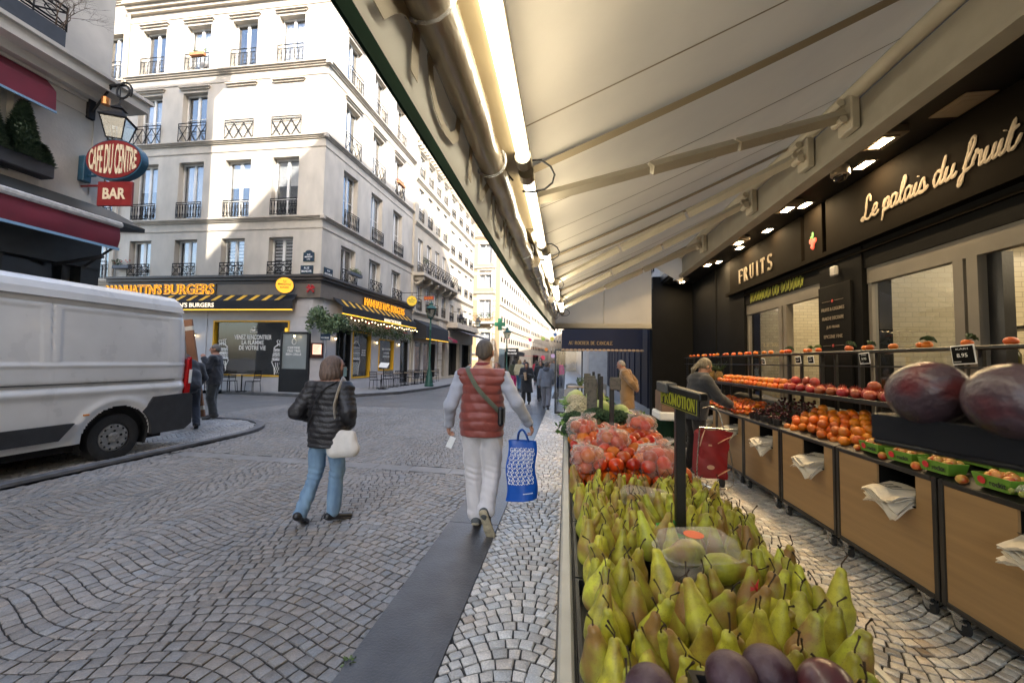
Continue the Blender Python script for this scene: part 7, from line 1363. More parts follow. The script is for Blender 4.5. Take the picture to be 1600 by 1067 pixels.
# pineapples on the far middle shelf, mandarin tray beyond
mk('pine_skin', (.26, .15, .03), .7, col2=(.1, .06, .02), vs=60, bump=1, bs=90)
for i, (x, y) in enumerate(((2.7, 7.55), (2.7, 7.9), (2.7, 8.25))):
    t = thing('pineapple', ['pineapple nearest the customer in navy', 'middle pineapple on the far shelf', 'farthest pineapple by the black wall'][i], 'pineapple', (x, y, 1.3)); m = MB(); m.lathe([(0, 0), (.05, .005), (.068, .06), (.066, .13), (.045, .18), (.02, .19)], 16, c=(x, y, 1.3)); m.build('fruit', K['pine_skin'], t, smooth=True); m = MB(); [leafblade(m, (x, y, 1.47), (cos(k*2.4), sin(k*2.4), 0), .06+.1*((k % 3)/3), .012, -.9+.2*(k % 4)) for k in range(18)]; m.build('crown', K['leaf'], t)
m = MB(); m.bbox((2.55, 7.7, 1.28), (2.95, 9.0, 1.3), .004); tag(m.build('far_shelf', K['cart_black']), 'far black shelf board under the pineapples', 'shelf')
heap([ma], 'small mandarin on the separate far cart', 'mandarin', 'mandarins on the separate far cart', 2.3, 2.7, 8.2, 8.8, lambda x, y: 1.0, .08, 1)
# red shopping trolley
mk('trolley_red', (.25, .008, .012), .55, var=.25, vs=4, bump=.4, bs=14); mk('trolley_print', (.5, .3, .2), .6)
t = thing('shopping_trolley', 'red shopping trolley with a looped chrome frame and pale print', 'trolley', (1.83, 5.5, 0)); m = MB(); XT = Matrix.Translation((1.83, 5.5, .02)) @ Matrix.Rotation(.06, 4, 'Y'); m.X = XT; P = []
for j in range(11):
    f = j/10; z = .16+.6*f; wx = .2-.03*sin(pi*f)+.012*sin(j*2.1); P.append([(wx*sx+(-.02*(1-f)), -.1-.05*cos(sx*1.3)-.015*sin(j*1.7+sx*4), z+.01*sin(sx*5)) for sx in (-1, -.75, -.5, -.25, 0, .25, .5, .75, 1)])
m.sheet(P, thick=-.004); m.bbox((-.19, -.13, .16), (.17, .12, .72), .03); m.build('bag', K['trolley_red'], t, smooth=True)
m = MB(XT)
for a, b, c, d in ((-.19, .55, -.14, .76), (.02, .6, .17, .7), (.04, .2, .18, .3)): m.tube([(a, -.165, b), ((a+c)/2-.01, -.175, (b+d)/2), (c, -.165, d)], [.014, .022, .012], 5, None, True, .3)
m.lathe([(.045, 0), (.045, .003)], 18, Matrix.Translation((-.05, -.172, .3)) @ Matrix.Rotation(pi/2, 4, 'X') @ Matrix.Scale(.6, 4, (0, 1, 0))); m.box((-.09, -.175, .56), (-.05, -.17, .58)); m.build('print', K['trolley_print'], t)
m = MB(XT); lp = [(-.2, -.15, .78), (-.2, -.15, .2), (-.14, -.2, .1), (0, -.24, .06), (.15, -.22, .08), (.22, -.18, .17), (.2, -.12, .45), (.14, -.02, .75), (.1, .06, .95), (.02, .1, 1.03), (-.1, .1, 1.0)]; m.tube(lp and spl(lp, 4), .008, 6); m.tube([(.2, -.12, .78), (.14, 0, .78)], .006, 5); m.tube([(-.2, -.15, .78), (.2, -.15, .79)], .006, 5); m.build('frame', K['chrome'], t, smooth=True)
for x in (-.2, .2): m = MB(XT); m.lathe([(.05, -.015), (.07, -.015), (.075, 0), (.07, .015), (.05, .015)], 16, Matrix.Translation((x, .12, .06)) @ Matrix.Rotation(pi/2, 4, 'Y')); m.lathe([(.045, -.005), (.045, .005)], 10, Matrix.Translation((x, .12, .06)) @ Matrix.Rotation(pi/2, 4, 'Y')); m.build('wheel', K['rubber'], t, smooth=True)
# small stand with cardboard box left of the customer
t = thing('sample_stand', 'brown carton on a white tray and dark green bin behind the PROMOTION sign', 'stand', (1.5, 6.2, 0)); m = MB(); m.bbox((1.38, 6.1, .9), (1.62, 6.5, 1.2), .01); m.build('carton', mat('carton', (.2, .12, .08), .8, var=.3), t); m = MB(); m.bbox((1.34, 6.05, .78), (1.66, 6.55, .9), .02); m.build('tray', K['text_white'], t); m = MB(); m.lathe([(.13, 0), (.16, .75), (.15, .78)], 14, c=(1.5, 6.3, 0)); m.build('bin', K['hem_green'], t)
# ---------------------------------------------------------------- restaurant terrace beyond the black wall (right)
t = thing('restaurant_awning', 'navy awning lettered AU ROCHER DE CANCALE', 'awning', (.9, 12.2, 2)); mk('navy', (.012, .015, .035), .8, var=.2)
m = MB(); m.add([(-.14, 12.0, 1.98), (2.2, 12.0, 1.95), (2.2, 12.0, 3.4), (1.3, 12.0, 3.3), (.2, 12.0, 2.75), (-.14, 12.0, 2.55), (-.14, 17, 1.98), (-.14, 17, 2.55), (1.3, 17, 3.3), (2.2, 17, 3.4), (.2, 17, 2.75)], [(0, 1, 2, 3, 4, 5), (6, 0, 5, 7), (7, 5, 4, 10), (10, 4, 3, 8), (8, 3, 2, 9)]); m.build('canopy', K['navy'], t)
m = MB(); serif(m, 'AU ROCHER DE CANCALE', 1.28, .1, frame((.07, 11.99, 2.13), (1, 0, 0)), .075, .005); m.build('lettering', mat('gold_text', (.5, .32, .12), .5), t)
m = MB(); [m.ell((-.1+.12*k, 11.99, 1.97), (.06, .012, .035), 8) for k in range(20)]; m.build('scallop', mat('scallop', (.45, .3, .17), .7), t)
t = thing('glass_screen', 'black framed glass wind screen of the terrace beyond the fruit stall', 'screen', (-.3, 15, 0)); m = MB()
for a, b in (((-.33, 12.4), (-.33, 17.4)), ): 
    for k in range(3): y = 12.4+2.5*k; m.box((-.35, y-.03, .02), (-.3, y+.03, 2.0))
    m.box((-.35, 12.4, 1.95), (-.3, 17.4, 2.0)); m.box((-.35, 12.4, .02), (-.3, 17.4, .12))
m.box((-.3, 12.38, 1.95), (.5, 12.42, 2.0)); m.box((.46, 12.38, .02), (.5, 12.42, 1.95)); m.box((-.3, 12.38, .02), (.46, 12.42, .08)); m.build('frame', K['black_paint'], t); m = MB(); m.box((-.33, 12.45, .12), (-.325, 17.38, 1.95)); m.box((-.3, 12.4, .08), (.46, 12.405, 1.95)); m.build('pane', K['glass_shop'], t)
m = MB(); m.box((2.9, 11.5, .02), (3.05, 29, 3.2)); [m.box((2.86, 11.9+1.4*k, .02), (2.92, 12.0+1.4*k, 3.0)) for k in range(12)]; tag(m.build('shopfront', K['navy']), 'dark navy restaurant front beyond the black wall', 'shop')
m = MB(); m.bbox((2.7, 11.42, 1.2), (2.78, 11.5, 1.9), .01); tag(m.build('menu_case', K['grey_paint']), 'pale menu case beside the black wall corner', 'menu')
t0 = thing('terrace_chair', 'grey woven chair', 'chair', (.15, 11.0, 0)); m = MB(); m.bbox((-.05, 10.8, .42), (.35, 11.2, .47), .03); m.build('seat', K['grey_paint'], t0); m = MB(); P = [[(-.05+.4*i/6, 11.2+.05*(j/4)+.03*cos((i-3)*.6), .47+.42*j/4*(1-.12*((i-3)/3)**2)) for i in range(7)] for j in range(5)]; m.sheet(P, thick=.02); m.build('backrest', K['grey_paint'], t0, smooth=True)
for x, y in ((-.03, 10.83), (.33, 10.83), (-.03, 11.18), (.33, 11.18)): m = MB(); m.tube([(x, y, 0), (x, y, .44)], .015, 6); m.build('leg', K['iron'], t0)
tag(t0, 'grey woven terrace chair beyond the end of the fruit stall', 'chair')
for i, (x, y) in enumerate(((.9, 11.3), (.2, 13.5), (1.2, 14))): o = copy_tree(t0); o.location = (x, y, 0); tag(o, ['grey woven chair next to the man in the tan coat', 'grey woven chair behind the glass screen', 'grey woven chair far inside the terrace'][i], 'chair')
t = copy_tree(tb); t.location = (.35, 12.0, 0); t.scale = (1, 1, 1.2); tag(t, 'small table with checked cloth beyond the vegetables', 'table')
m = MB(); m.lathe([(.06, 0), (.08, .1)], 10, c=(.42, 12.0, .91)); leafclump(m, (.42, 12.0, 1.06), (.12, .12, .08), 120, .05); tag(m.build('potted_plant', K['leaf_light']), 'small bright green potted plant on the terrace table', 'plant')
# ================================================================ PEOPLE : signed distance bodies turned into one surface
class SDF:
    def __init__(s, lo, hi, h):
        s.h = h; s.lo = np.array(lo, float); n = np.ceil((np.array(hi)-s.lo)/h).astype(int)+1; s.n = n
        s.ax = [s.lo[i]+h*np.arange(n[i]) for i in range(3)]; s.D = np.full(n, 1.0, np.float32)
    def sub(s, lo, hi):
        a = [max(0, int((lo[i]-s.lo[i])/s.h)) for i in range(3)]; b = [min(s.n[i], int((hi[i]-s.lo[i])/s.h)+2) for i in range(3)]
        if any(b[i]-a[i] < 1 for i in range(3)): return None, None
        sl = tuple(slice(a[i], b[i]) for i in range(3)); return sl, np.meshgrid(*[s.ax[i][a[i]:b[i]] for i in range(3)], indexing='ij')
    def blend(s, sl, d, k):
        o = s.D[sl]; hh = np.maximum(k-np.abs(o-d), 0)/max(k, 1e-6); s.D[sl] = np.minimum(o, d)-hh*hh*k*.25
    def cap(s, a, b, ra, rb, k=.02, fl=None):   # tapered capsule; fl = (axis vector, factor) flattens
        a, b = np.array(a, float), np.array(b, float); m = max(ra, rb)*1.3+k+3*s.h
        sl, G = s.sub(np.minimum(a, b)-m, np.maximum(a, b)+m)
        if sl is None: return s
        ba = b-a; L2 = max(ba@ba, 1e-9); P = [G[i]-a[i] for i in range(3)]; t = np.clip((P[0]*ba[0]+P[1]*ba[1]+P[2]*ba[2])/L2, 0, 1)
        Q = [P[i]-ba[i]*t for i in range(3)]
        if fl: v = np.array(fl[0], float); v /= np.linalg.norm(v); dt = Q[0]*v[0]+Q[1]*v[1]+Q[2]*v[2]; Q = [Q[i]+v[i]*dt*(fl[1]-1) for i in range(3)]
        s.blend(sl, np.sqrt(Q[0]**2+Q[1]**2+Q[2]**2)-(ra+(rb-ra)*t), k); return s
    def ell(s, c, r, k=.02, R=None):
        c = np.array(c, float); r = np.array(r, float); m = r.max()+k+3*s.h; sl, G = s.sub(c-m, c+m)
        if sl is None: return s
        P = [G[i]-c[i] for i in range(3)]
        if R is not None: P = [P[0]*R[0][j]+P[1]*R[1][j]+P[2]*R[2][j] for j in range(3)]
        q = np.sqrt((P[0]/r[0])**2+(P[1]/r[1])**2+(P[2]/r[2])**2); q2 = np.sqrt((P[0]/r[0]**2)**2+(P[1]/r[1]**2)**2+(P[2]/r[2]**2)**2)
        s.blend(sl, q*(q-1)/np.maximum(q2, 1e-6), k); return s
    def clip(s, axis, v, side, lo=None, hi=None):    # keep the part where side*(p-v) > 0
        G = s.ax[axis].reshape([-1 if i == axis else 1 for i in range(3)]); s.D = np.maximum(s.D, -(side*(G-v)).astype(np.float32)); return s
    def grid(s): return np.meshgrid(*s.ax, indexing='ij', sparse=True)
    def mesh(s):
        D = s.D; I = D < 0; nx, ny, nz = D.shape; c = [(i, j, k) for i in (0, 1) for j in (0, 1) for k in (0, 1)]
        sl = lambda A, o: A[o[0]:nx-1+o[0], o[1]:ny-1+o[1], o[2]:nz-1+o[2]]
        cnt = sum(sl(I, o).astype(np.int8) for o in c); act = np.argwhere((cnt > 0) & (cnt < 8)); 
        if len(act) == 0: return [], []
        idx = -np.ones((nx-1, ny-1, nz-1), np.int64); idx[act[:, 0], act[:, 1], act[:, 2]] = np.arange(len(act))
        acc = np.zeros((len(act), 3)); w_ = np.zeros(len(act)); val = {o: D[act[:, 0]+o[0], act[:, 1]+o[1], act[:, 2]+o[2]].astype(float) for o in c}
        for a in c:
            for ax in range(3):
                if a[ax]: continue
                b = list(a); b[ax] = 1; b = tuple(b); va, vb = val[a], val[b]; m = (va < 0) != (vb < 0); t = np.where(m, va/np.where(m, va-vb, 1), 0)
                p = np.array(a, float)[None, :].repeat(len(act), 0); p[:, ax] = t; acc[m] += p[m]; w_[m] += 1
        V = s.lo+s.h*(act+acc/w_[:, None]); F = []
        for ax in range(3):
            o1, o2 = [(1, 2), (2, 0), (0, 1)][ax]; A = np.take(I, range(0, D.shape[ax]-1), ax); B = np.take(I, range(1, D.shape[ax]), ax); e = np.argwhere(A != B)
            e = e[(e[:, o1] > 0) & (e[:, o2] > 0) & (e[:, o1] < D.shape[o1]-1) & (e[:, o2] < D.shape[o2]-1)]; ins = A[e[:, 0], e[:, 1], e[:, 2]]
            def at(d1, d2): q = e.copy(); q[:, o1] -= d1; q[:, o2] -= d2; return idx[q[:, 0], q[:, 1], q[:, 2]]
            Q = np.stack([at(1, 1), at(0, 1), at(0, 0), at(1, 0)], 1); Q[~ins] = Q[~ins][:, ::-1]; F.append(Q[(Q >= 0).all(1)])
        return V, np.concatenate(F)
    def build(s, name, m, parent, M=None, sm=1):
        V, F = s.mesh()
        if len(V) == 0: return None
        V = np.array(V)
        for _ in range(sm):      # light smoothing along edges
            A = np.zeros_like(V); n = np.zeros(len(V))
            for a, b in ((0, 1), (1, 2), (2, 3), (3, 0)):
                for p, q in ((a, b), (b, a)): np.add.at(A, F[:, p], V[F[:, q]]); np.add.at(n, F[:, p], 1)
            V = V*.5+.5*A/np.maximum(n, 1)[:, None]
        me = bpy.data.meshes.new(name); me.vertices.add(len(V)); me.vertices.foreach_set('co', V.astype(np.float32).ravel())
        me.loops.add(F.size); me.loops.foreach_set('vertex_index', F.ravel().astype(np.int32)); me.polygons.add(len(F)); me.polygons.foreach_set('loop_start', np.arange(0, F.size, 4, dtype=np.int32)); me.update(calc_edges=True); me.validate()
        return finish(name, me, m, parent, True)
mk('skin', (.46, .25, .17), .5, col2=(.38, .18, .12), vs=9, bump=.15, bs=90, sss=.08); mk('skin_dark', (.25, .13, .08), .5, col2=(.2, .09, .06), vs=9)
def hairm(n, c): return mat(n, c, .5, col2=[x*.45 for x in c], vs=70, bump=1, bs=130, aspect=(1, 1, .12), lo=.3, hi=.7)
H_grey = hairm('hair_grey', (.17, .16, .15)); H_brown = hairm('hair_brown', (.105, .078, .055)); H_ash = hairm('hair_ash', (.16, .1, .07)); H_blond = hairm('hair_blond', (.42, .27, .12)); H_black = hairm('hair_black', (.015, .012, .01)); H_white = hairm('hair_white', (.42, .38, .32)); H_lb = hairm('hair_light_brown', (.22, .13, .08))
mk('eye_dark', (.01, .008, .007), .2); mk('shoe_black', (.012, .012, .013), .35, var=.2); mk('sole', (.45, .38, .25), .7, var=.3, vs=30, bump=.5, bs=90); mk('sole_white', (.6, .6, .6), .5); mk('lip', (.3, .1, .08), .5)
def fab(n, c, v=.15, b=.5, bs=60, r=.85, sh=.3): return mat(n, c, r, var=v, vs=12, bump=b, bs=bs, sheen=sh)
def rotm(yaw, pitch=0, tilt=0): return np.array((Matrix.Rotation(yaw, 3, 'Z') @ Matrix.Rotation(pitch, 3, 'X') @ Matrix.Rotation(tilt, 3, 'Y')))
def person(label, loc, rz, ht, pose=None, top=None, bottom=None, hair=None, shoes=None, coat=None, res=.012, yaw=0, hpitch=0, skin=None, hands=None, face=True, slim=1.0, glasses=False, extra=None):
    """local frame: looks along +Y, right hand +X. joints in metres for a 1.75 m figure"""
    t = thing('person', label, 'person', loc, None, rz); S_ = ht/1.75; sk = skin or K['skin']
    J = dict(pel=(0, 0, .96), wst=(0, .01, 1.1), che=(0, .0, 1.3), nec=(0, -.01, 1.47), hea=(0, .015, 1.625), shR=(.175, -.01, 1.40), shL=(-.175, -.01, 1.40), elR=(.235, -.04, 1.13), elL=(-.235, -.04, 1.13), wrR=(.25, .05, .89), wrL=(-.25, .05, .89), hiR=(.09, 0, .92), hiL=(-.09, 0, .92), knR=(.1, .03, .5), knL=(-.1, .03, .5), anR=(.1, -.03, .09), anL=(-.1, -.03, .09), toR=(.115, .13, .03), toL=(-.115, .13, .03))
    if pose: J.update(pose)
    J = {k: np.array(v, float)*S_ for k, v in J.items()}; q = lambda *a: [x*S_*slim for x in a]; HR = rotm(yaw, hpitch); hc = J['hea']; hs = S_*(1.0)
    hp = lambda x, y, z: hc+HR @ (np.array([x, y, z])*hs)
    allp = np.array(list(J.values())); lo = allp.min(0)-np.array([.2, .2, .06]); hi = allp.max(0)+np.array([.2, .22, .2]); lo[2] = -.03; h = res
    # body: one continuous surface
    B = SDF(lo, hi, h); u = S_*slim
    B.ell(hc+HR @ np.array([0, -.008, .018])*hs, np.array([.074, .095, .1])*hs, .02, HR).ell(hp(0, .028, -.05), np.array([.054, .058, .058])*hs, .03, HR).cap(hp(0, .055, -.085), hp(0, .07, -.09), .02*hs, .016*hs, .02)
    B.cap(hp(0, .09, .01), hp(0, .113, -.026), .009*hs, .015*hs, .012)
    for s_ in (-1, 1):
        B.ell(hp(.078*s_, -.005, -.01), np.array([.012, .022, .033])*hs, .006, HR); B.cap(hp(.02*s_, .088, .024), hp(.05*s_, .072, .022), .009*hs, .007*hs, .012); B.ell(hp(.04*s_, .06, -.025), np.array([.022, .02, .02])*hs, .02, HR)
    B.cap(hp(-.02, .083, -.055), hp(.02, .083, -.055), .008*hs, .008*hs, .01)
    B.cap(J['nec'], hp(0, -.015, -.06), .056*u, .052*u, .03).cap(J['shL'], J['shR'], .06*u, .06*u, .05).ell(J['che'], q(.15, .105, .19), .06).ell(J['wst'], q(.13, .095, .15), .06).ell(J['pel'], q(.155, .115, .12), .06)
    B.cap(J['che']+np.array([0, 0, .1*u]), J['nec'], .1*u, .06*u, .05)
    hd = hands or {}
    for s_, n in ((1, 'R'), (-1, 'L')):
        B.cap(J['sh'+n], J['el'+n], .05*u, .04*u, .03).cap(J['el'+n], J['wr'+n], .04*u, .026*u, .02)
        f = J['wr'+n]-J['el'+n]; f /= np.linalg.norm(f); cf = hd.get(n, {}); d = np.array(cf.get('d', f), float); d /= np.linalg.norm(d); pn = np.array(cf.get('palm', (-s_, .2, 0)), float); pn -= d*(pn@d); pn /= np.linalg.norm(pn); th = np.cross(d, pn)*s_; 
        if 'th' in cf: th = np.array(cf['th'], float); th -= d*(th@d); th /= np.linalg.norm(th)
        w0 = J['wr'+n]; cu = cf.get('curl', .5); g = S_
        for k in range(4):
            o = (k-1.5)*.019*g; B.cap(w0+d*.01*g-th*o*.5, w0+d*.078*g-th*o, .0135*g, .0125*g, .012)
            L1 = (.036, .042, .039, .03)[k]*g; a1 = cu*.9; a2 = cu*2.0; d1 = d*cos(a1)+pn*sin(a1); d2 = d*cos(a2)+pn*sin(a2); p0 = w0+d*.08*g-th*o; p1 = p0+d1*L1; rr = max(.0088*g, res*.62)
            B.cap(p0, p1, rr, rr*.95, .004).cap(p1, p1+d2*L1*.85, rr*.95, rr*.85, .003)
        t0 = w0+d*.03*g+th*.022*g; t1 = t0+(d*.6+th*.75+pn*.25)*.034*g; t2 = t1+(d*.85+th*(.35-.5*cu)+pn*.45*cu)*.03*g; rr = max(.0105*g, res*.65); B.cap(w0+d*.01*g, t0, .015*g, .014*g, .012).cap(t0, t1, rr*1.15, rr, .006).cap(t1, t2, rr, rr*.85, .004)
        B.cap(J['hi'+n], J['kn'+n], .08*u, .052*u, .04).cap(J['kn'+n], J['an'+n], .05*u, .034*u, .02)
        B.cap(J['an'+n]-[0, 0, .02*S_], J['an'+n]+(J['to'+n]-J['an'+n])*.75, .024*S_, .016*S_, .02)
    B.build('body', sk, t)
    if face:
        m = MB()
        for s_ in (-1, 1): m.ell(tuple(hp(.032*s_, .084, .012)), (.0125*hs, .008*hs, .007*hs), 8)
        o = m.build('eye', K['eye_dark']); o.parent = t
        m = MB(); m.tube([hp(-.024, .087, -.056), hp(0, .094, -.054), hp(.024, .087, -.056)], [.003, .0055*hs, .003], 5); o = m.build('mouth', K['lip']); o.parent = t
        m = MB(); [m.tube([hp(s_*.014, .095, .034), hp(s_*.034, .092, .04), hp(s_*.052, .078, .034)], .0045*hs, 4) for s_ in (-1, 1)]; o = m.build('eyebrow', (hair or (H_brown,))[0] if hair else H_brown); o.parent = t
    if glasses:
        m = MB()
        for s_ in (-1, 1): m.tube([hp(s_*.034+.022*cos(a), .102-.006*abs(cos(a)), .012+.017*sin(a)) for a in [k*pi/6 for k in range(13)]], .0022, 4); m.tube([hp(s_*.055, .095, .016), hp(s_*.08, .0, .014)], .002, 4)
        m.tube([hp(-.012, .105, .014), hp(.012, .105, .014)], .002, 4); o = m.build('glasses', K['eye_dark']); o.parent = t
    # clothes
    def garment(spec, name):
        c = dict(spec); inf = c.get('t', .02); G = SDF(lo-np.array([.05, .05, 0]), hi+.05, h); hem = c.get('hem', .86)*S_; k = .05; fw = c.get('w', 1.0)
        G.cap(J['shL'], J['shR'], (.055+inf)*u, (.055+inf)*u, .05).ell(J['che'], np.array(q(.152, .108, .2))*fw+inf, k).ell(J['wst']*[1, 1, 1], np.array(q(.145, .11, .17))*fw+inf, k).ell(J['pel']+np.array([0, 0, .02]), np.array(q(.155, .12, .14))*fw+inf, k)
        G.cap(J['che']+np.array([0, 0, .1*u]), J['nec']+np.array([0, 0, .005]), (.1*u+inf*.6), (.058*u+inf), .05)
        if c.get('sleeve', True) or c.get('quilt'): G.cap(J['wst']+[0, 0, .05], J['pel']-np.array([0, 0, .16*u]), (.108*u+inf)*fw, (.118*u+inf)*fw, .04, ((0, 1, 0), 1.12)); [G.cap(J['wst']+[dx, 0, .05], J['pel']+[dx, 0, -.16*u], (.085*u+inf)*fw, (.09*u+inf)*fw, .05) for dx in (-.07*u, .07*u)]
        if hem < .8*S_:     # coat skirt
            b = J['pel'].copy(); e = np.array([J['pel'][0], J['pel'][1]-.02, hem]); G.cap(b, e, .16*u+inf, (.17+c.get('flare', .03))*u+inf, .06, ((0, 1, 0), 1.35))
        if c.get('sleeve', True):
            for n in 'RL':
                e = J['wr'+n]; f = e-J['el'+n]; e = J['el'+n]+f*c.get('slen', .95); ts = c.get('ts', inf); G.cap(J['sh'+n], J['el'+n], (.052*u+ts*1.1), (.042*u+ts*1.1), .03).cap(J['el'+n], e, (.042*u+ts*1.1), (.029*u+ts), .02)
        X, Y, Z = G.grid(); 
        if c.get('quilt'):
            lam, amp = c['quilt']; arm = 0
            if c.get('sleeve', True):      # bands follow the arm on the sleeves
                W = np.zeros(G.D.shape, np.float32); T = np.zeros(G.D.shape, np.float32)
                for n in 'RL':
                    for a, b, off in ((J['sh'+n], J['el'+n], 0), (J['el'+n], J['wr'+n], np.linalg.norm(J['el'+n]-J['sh'+n]))):
                        ba = b-a; L2 = ba@ba; tt = np.clip(((X-a[0])*ba[0]+(Y-a[1])*ba[1]+(Z-a[2])*ba[2])/L2, 0, 1); dd = np.sqrt((X-a[0]-ba[0]*tt)**2+(Y-a[1]-ba[1]*tt)**2+(Z-a[2]-ba[2]*tt)**2); m_ = (dd < .1) & (np.abs(X) > .17*u+.02); T = np.where(m_, tt*sqrt(L2)+off, T); W = np.where(m_, 1, W)
                ph = np.where(W > 0, T, Z+.006*np.sin(X*19))
            else: ph = Z+.004*np.sin(X*17+Y*9)+0*X
            G.D = G.D-(amp*(np.abs(np.sin(pi*ph/lam))**.55-.4)*(1+.25*np.sin(X*61+Z*23)*np.sin(Y*47))).astype(np.float32)
        wr = c.get('wr', .004); G.D = G.D-(wr*np.sin(Z*38+X*22+2*np.sin(Y*17+Z*9))*np.sin(X*31-Z*13+1.5*np.sin(Z*21))).astype(np.float32)
        G.clip(2, hem, 1).clip(2, c.get('collar', 1.5)*S_, -1) if not c.get('keepneck') else G.clip(2, hem, 1)
        if not c.get('sleeve', True):
            for s_, n in ((1, 'R'), (-1, 'L')): a = J['sh'+n]; G.D = np.maximum(G.D, -(np.sqrt((X-a[0]-s_*.05)**2+((Y-a[1])/1.15)**2+((Z-a[2]+.03)/1.6)**2)-.082).astype(np.float32))
        if c.get('open'):   # open front showing what is worn beneath
            G.D = np.maximum(G.D, np.minimum(.05-np.abs(X-c.get('ox', 0)), Y-J['che'][1]-.02).astype(np.float32))
        return G.build(name, c['m'], t)
    if bottom:
        c = bottom; inf = c.get('t', .018); G = SDF(lo-np.array([.04, .04, 0]), hi+.04, h); wl = c.get('waist', 1.04)*S_
        G.ell(J['pel'], np.array(q(.152, .118, .13))+inf, .05)
        for n in 'RL':
            a, b, e = J['hi'+n], J['kn'+n], J['an'+n]; e = b+(e-b)*c.get('len', .97); lt = c.get('leg', inf); G.cap(a, b, .083*u+lt, .056*u+lt, .03).cap(b, e, .055*u+lt, c.get('cuff', .045)*u+lt*.8, .025)
            if c.get('bunch'): G.ell(e+(b-e)*.08, np.array([.06, .06, .03])*u+lt*.6, .02)
        X, Y, Z = G.grid(); wr = c.get('wr', .007); G.D = G.D-(wr*.8*np.sin(X*48+Y*20+Z*9+2*np.sin(Z*7+Y*9))*np.sin(Z*17+X*12+1.5*np.sin(Z*9+Y*20))).astype(np.float32)
        for n in 'RL':   # folds behind the knee
            kk = J['kn'+n]; G.D = G.D-(.005*np.exp(-(((Z-kk[2])/.09)**2+((X-kk[0])/.09)**2))*np.sin((Z-kk[2])*110+X*30)).astype(np.float32)
        G.clip(2, wl, -1); G.build('trousers', c['m'], t)
    for i, g in enumerate(top or []): garment(g, g.get('name', 'jacket'))
    # shoes
    sc = shoes or {}; 
    for n in 'RL':
        a, b = J['an'+n], J['to'+n]; lo2 = np.minimum(a, b)-.12; hi2 = np.maximum(a, b)+.14; G = SDF(lo2, hi2, min(h, .009)); dv = b-a; L_ = np.linalg.norm(dv); dv = dv/L_; up = np.array(sc.get('up'+n, (0, 0, 1)), float); up = up-dv*(up@dv); up /= np.linalg.norm(up); sd = np.cross(dv, up)
        heel = a-dv*.055*S_-up*.03*S_; toe = b+dv*.035*S_; G.cap(heel+up*.012*S_, toe-up*.0*S_, .036*S_, .034*S_, .02, (up, 1.15)).cap(a-dv*.035*S_-up*.02*S_, a+dv*.02*S_, .038*S_, .038*S_, .03).cap(a, a+(a-b)*.0+up*.02*S_, .04*S_, .037*S_, .02)
        o = G.build('shoe', sc.get('m', K['shoe_black']), t)
        G = SDF(lo2-.02, hi2+.02, min(h, .009)); so = sc.get('so', .027)*S_; G.cap(heel-up*so+up*.02*S_, toe-up*so*1.0+up*.01*S_, .04*S_, .04*S_, .01, (up, 2.6)).cap((heel+toe)/2+dv*.04-up*so+up*.012*S_, toe-up*so+up*.01*S_, .044*S_, .042*S_, .01, (up, 2.9))
        if o: G.build('sole', sc.get('sole', K['shoe_black']), o)
    # hair
    if hair:
        hm, st_ = hair; lo2 = hc-.26*S_; hi2 = hc+.24*S_; G = SDF(lo2, hi2, min(h, .009)); E = lambda c_, r, k=.02: G.ell(hp(*c_), np.array(r)*hs, k, HR)
        if st_ in ('short', 'thin'): i = .004 if st_ == 'short' else .002; E((0, -.014, .022), (.078+i, .096+i, .1+i)); E((0, -.055, -.03), (.06+i, .05+i, .06), .03)
        else: E((0, -.018, .022), (.085, .104, .103))
        if st_ == 'bob':
            E((0, -.045, -.03), (.112, .095, .1), .04); E((0, -.045, -.085), (.118, .092, .06), .04); E((0, -.05, -.12), (.105, .08, .045), .03); E((-.06, -.025, -.07), (.056, .085, .062), .03); E((.06, -.025, -.07), (.056, .085, .062), .03); E((0, -.075, -.075), (.08, .05, .05), .03)
        if st_ == 'long': E((0, -.05, -.06), (.095, .08, .13), .04); E((-.06, -.01, -.1), (.045, .05, .14), .03); E((.06, -.01, -.1), (.045, .05, .14), .03)
        if st_ == 'pony': E((0, -.09, -.02), (.035, .04, .035), .02); G.cap(hp(0, -.115, -.02), hp(0, -.155, -.12), .034*hs, .03*hs, .02); G.cap(hp(0, -.155, -.12), hp(0, -.15, -.19), .03*hs, .008*hs, .02)
        if st_ == 'bun': E((0, -.1, .06), (.04, .04, .04), .015)
        X, Y, Z = G.grid(); V_ = np.array([HR[:, 1], HR[:, 2]]); yy = (X-hc[0])*V_[0][0]+(Y-hc[1])*V_[0][1]+(Z-hc[2])*V_[0][2]; zz = (X-hc[0])*V_[1][0]+(Y-hc[1])*V_[1][1]+(Z-hc[2])*V_[1][2]; xx = (X-hc[0])*HR[0, 0]+(Y-hc[1])*HR[1, 0]+(Z-hc[2])*HR[2, 0]
        fy = .052 if st_ not in ('thin',) else .02; cut = np.minimum(yy-fy*hs+.25*np.maximum(0, .06*hs-np.abs(xx))*0, .075*hs-zz) if st_ != 'thin' else np.minimum(yy-.01*hs-(.03*hs-zz)*0, .16*hs-zz)
        G.D = np.maximum(G.D, cut.astype(np.float32))
        if st_ in ('short', 'thin'): G.D = np.maximum(G.D, (-(zz+.055*hs+.02*hs*np.cos(xx*40))).astype(np.float32)); ear = np.minimum(yy+.03*hs, .02*hs-zz); G.D = np.maximum(G.D, np.minimum(ear, np.abs(xx)-.055*hs).astype(np.float32))
        if st_ == 'pony': pass
        an = np.arctan2(xx, -yy); G.D = G.D-((.0035 if st_ not in ('short', 'thin') else .0015)*np.sin(an*19+3*np.sin(zz*22))*np.clip((.1*hs-zz)*20, 0, 1)).astype(np.float32); G.build('hair', hm, t, sm=1)
    t['_J'] = 0; del t['_J']
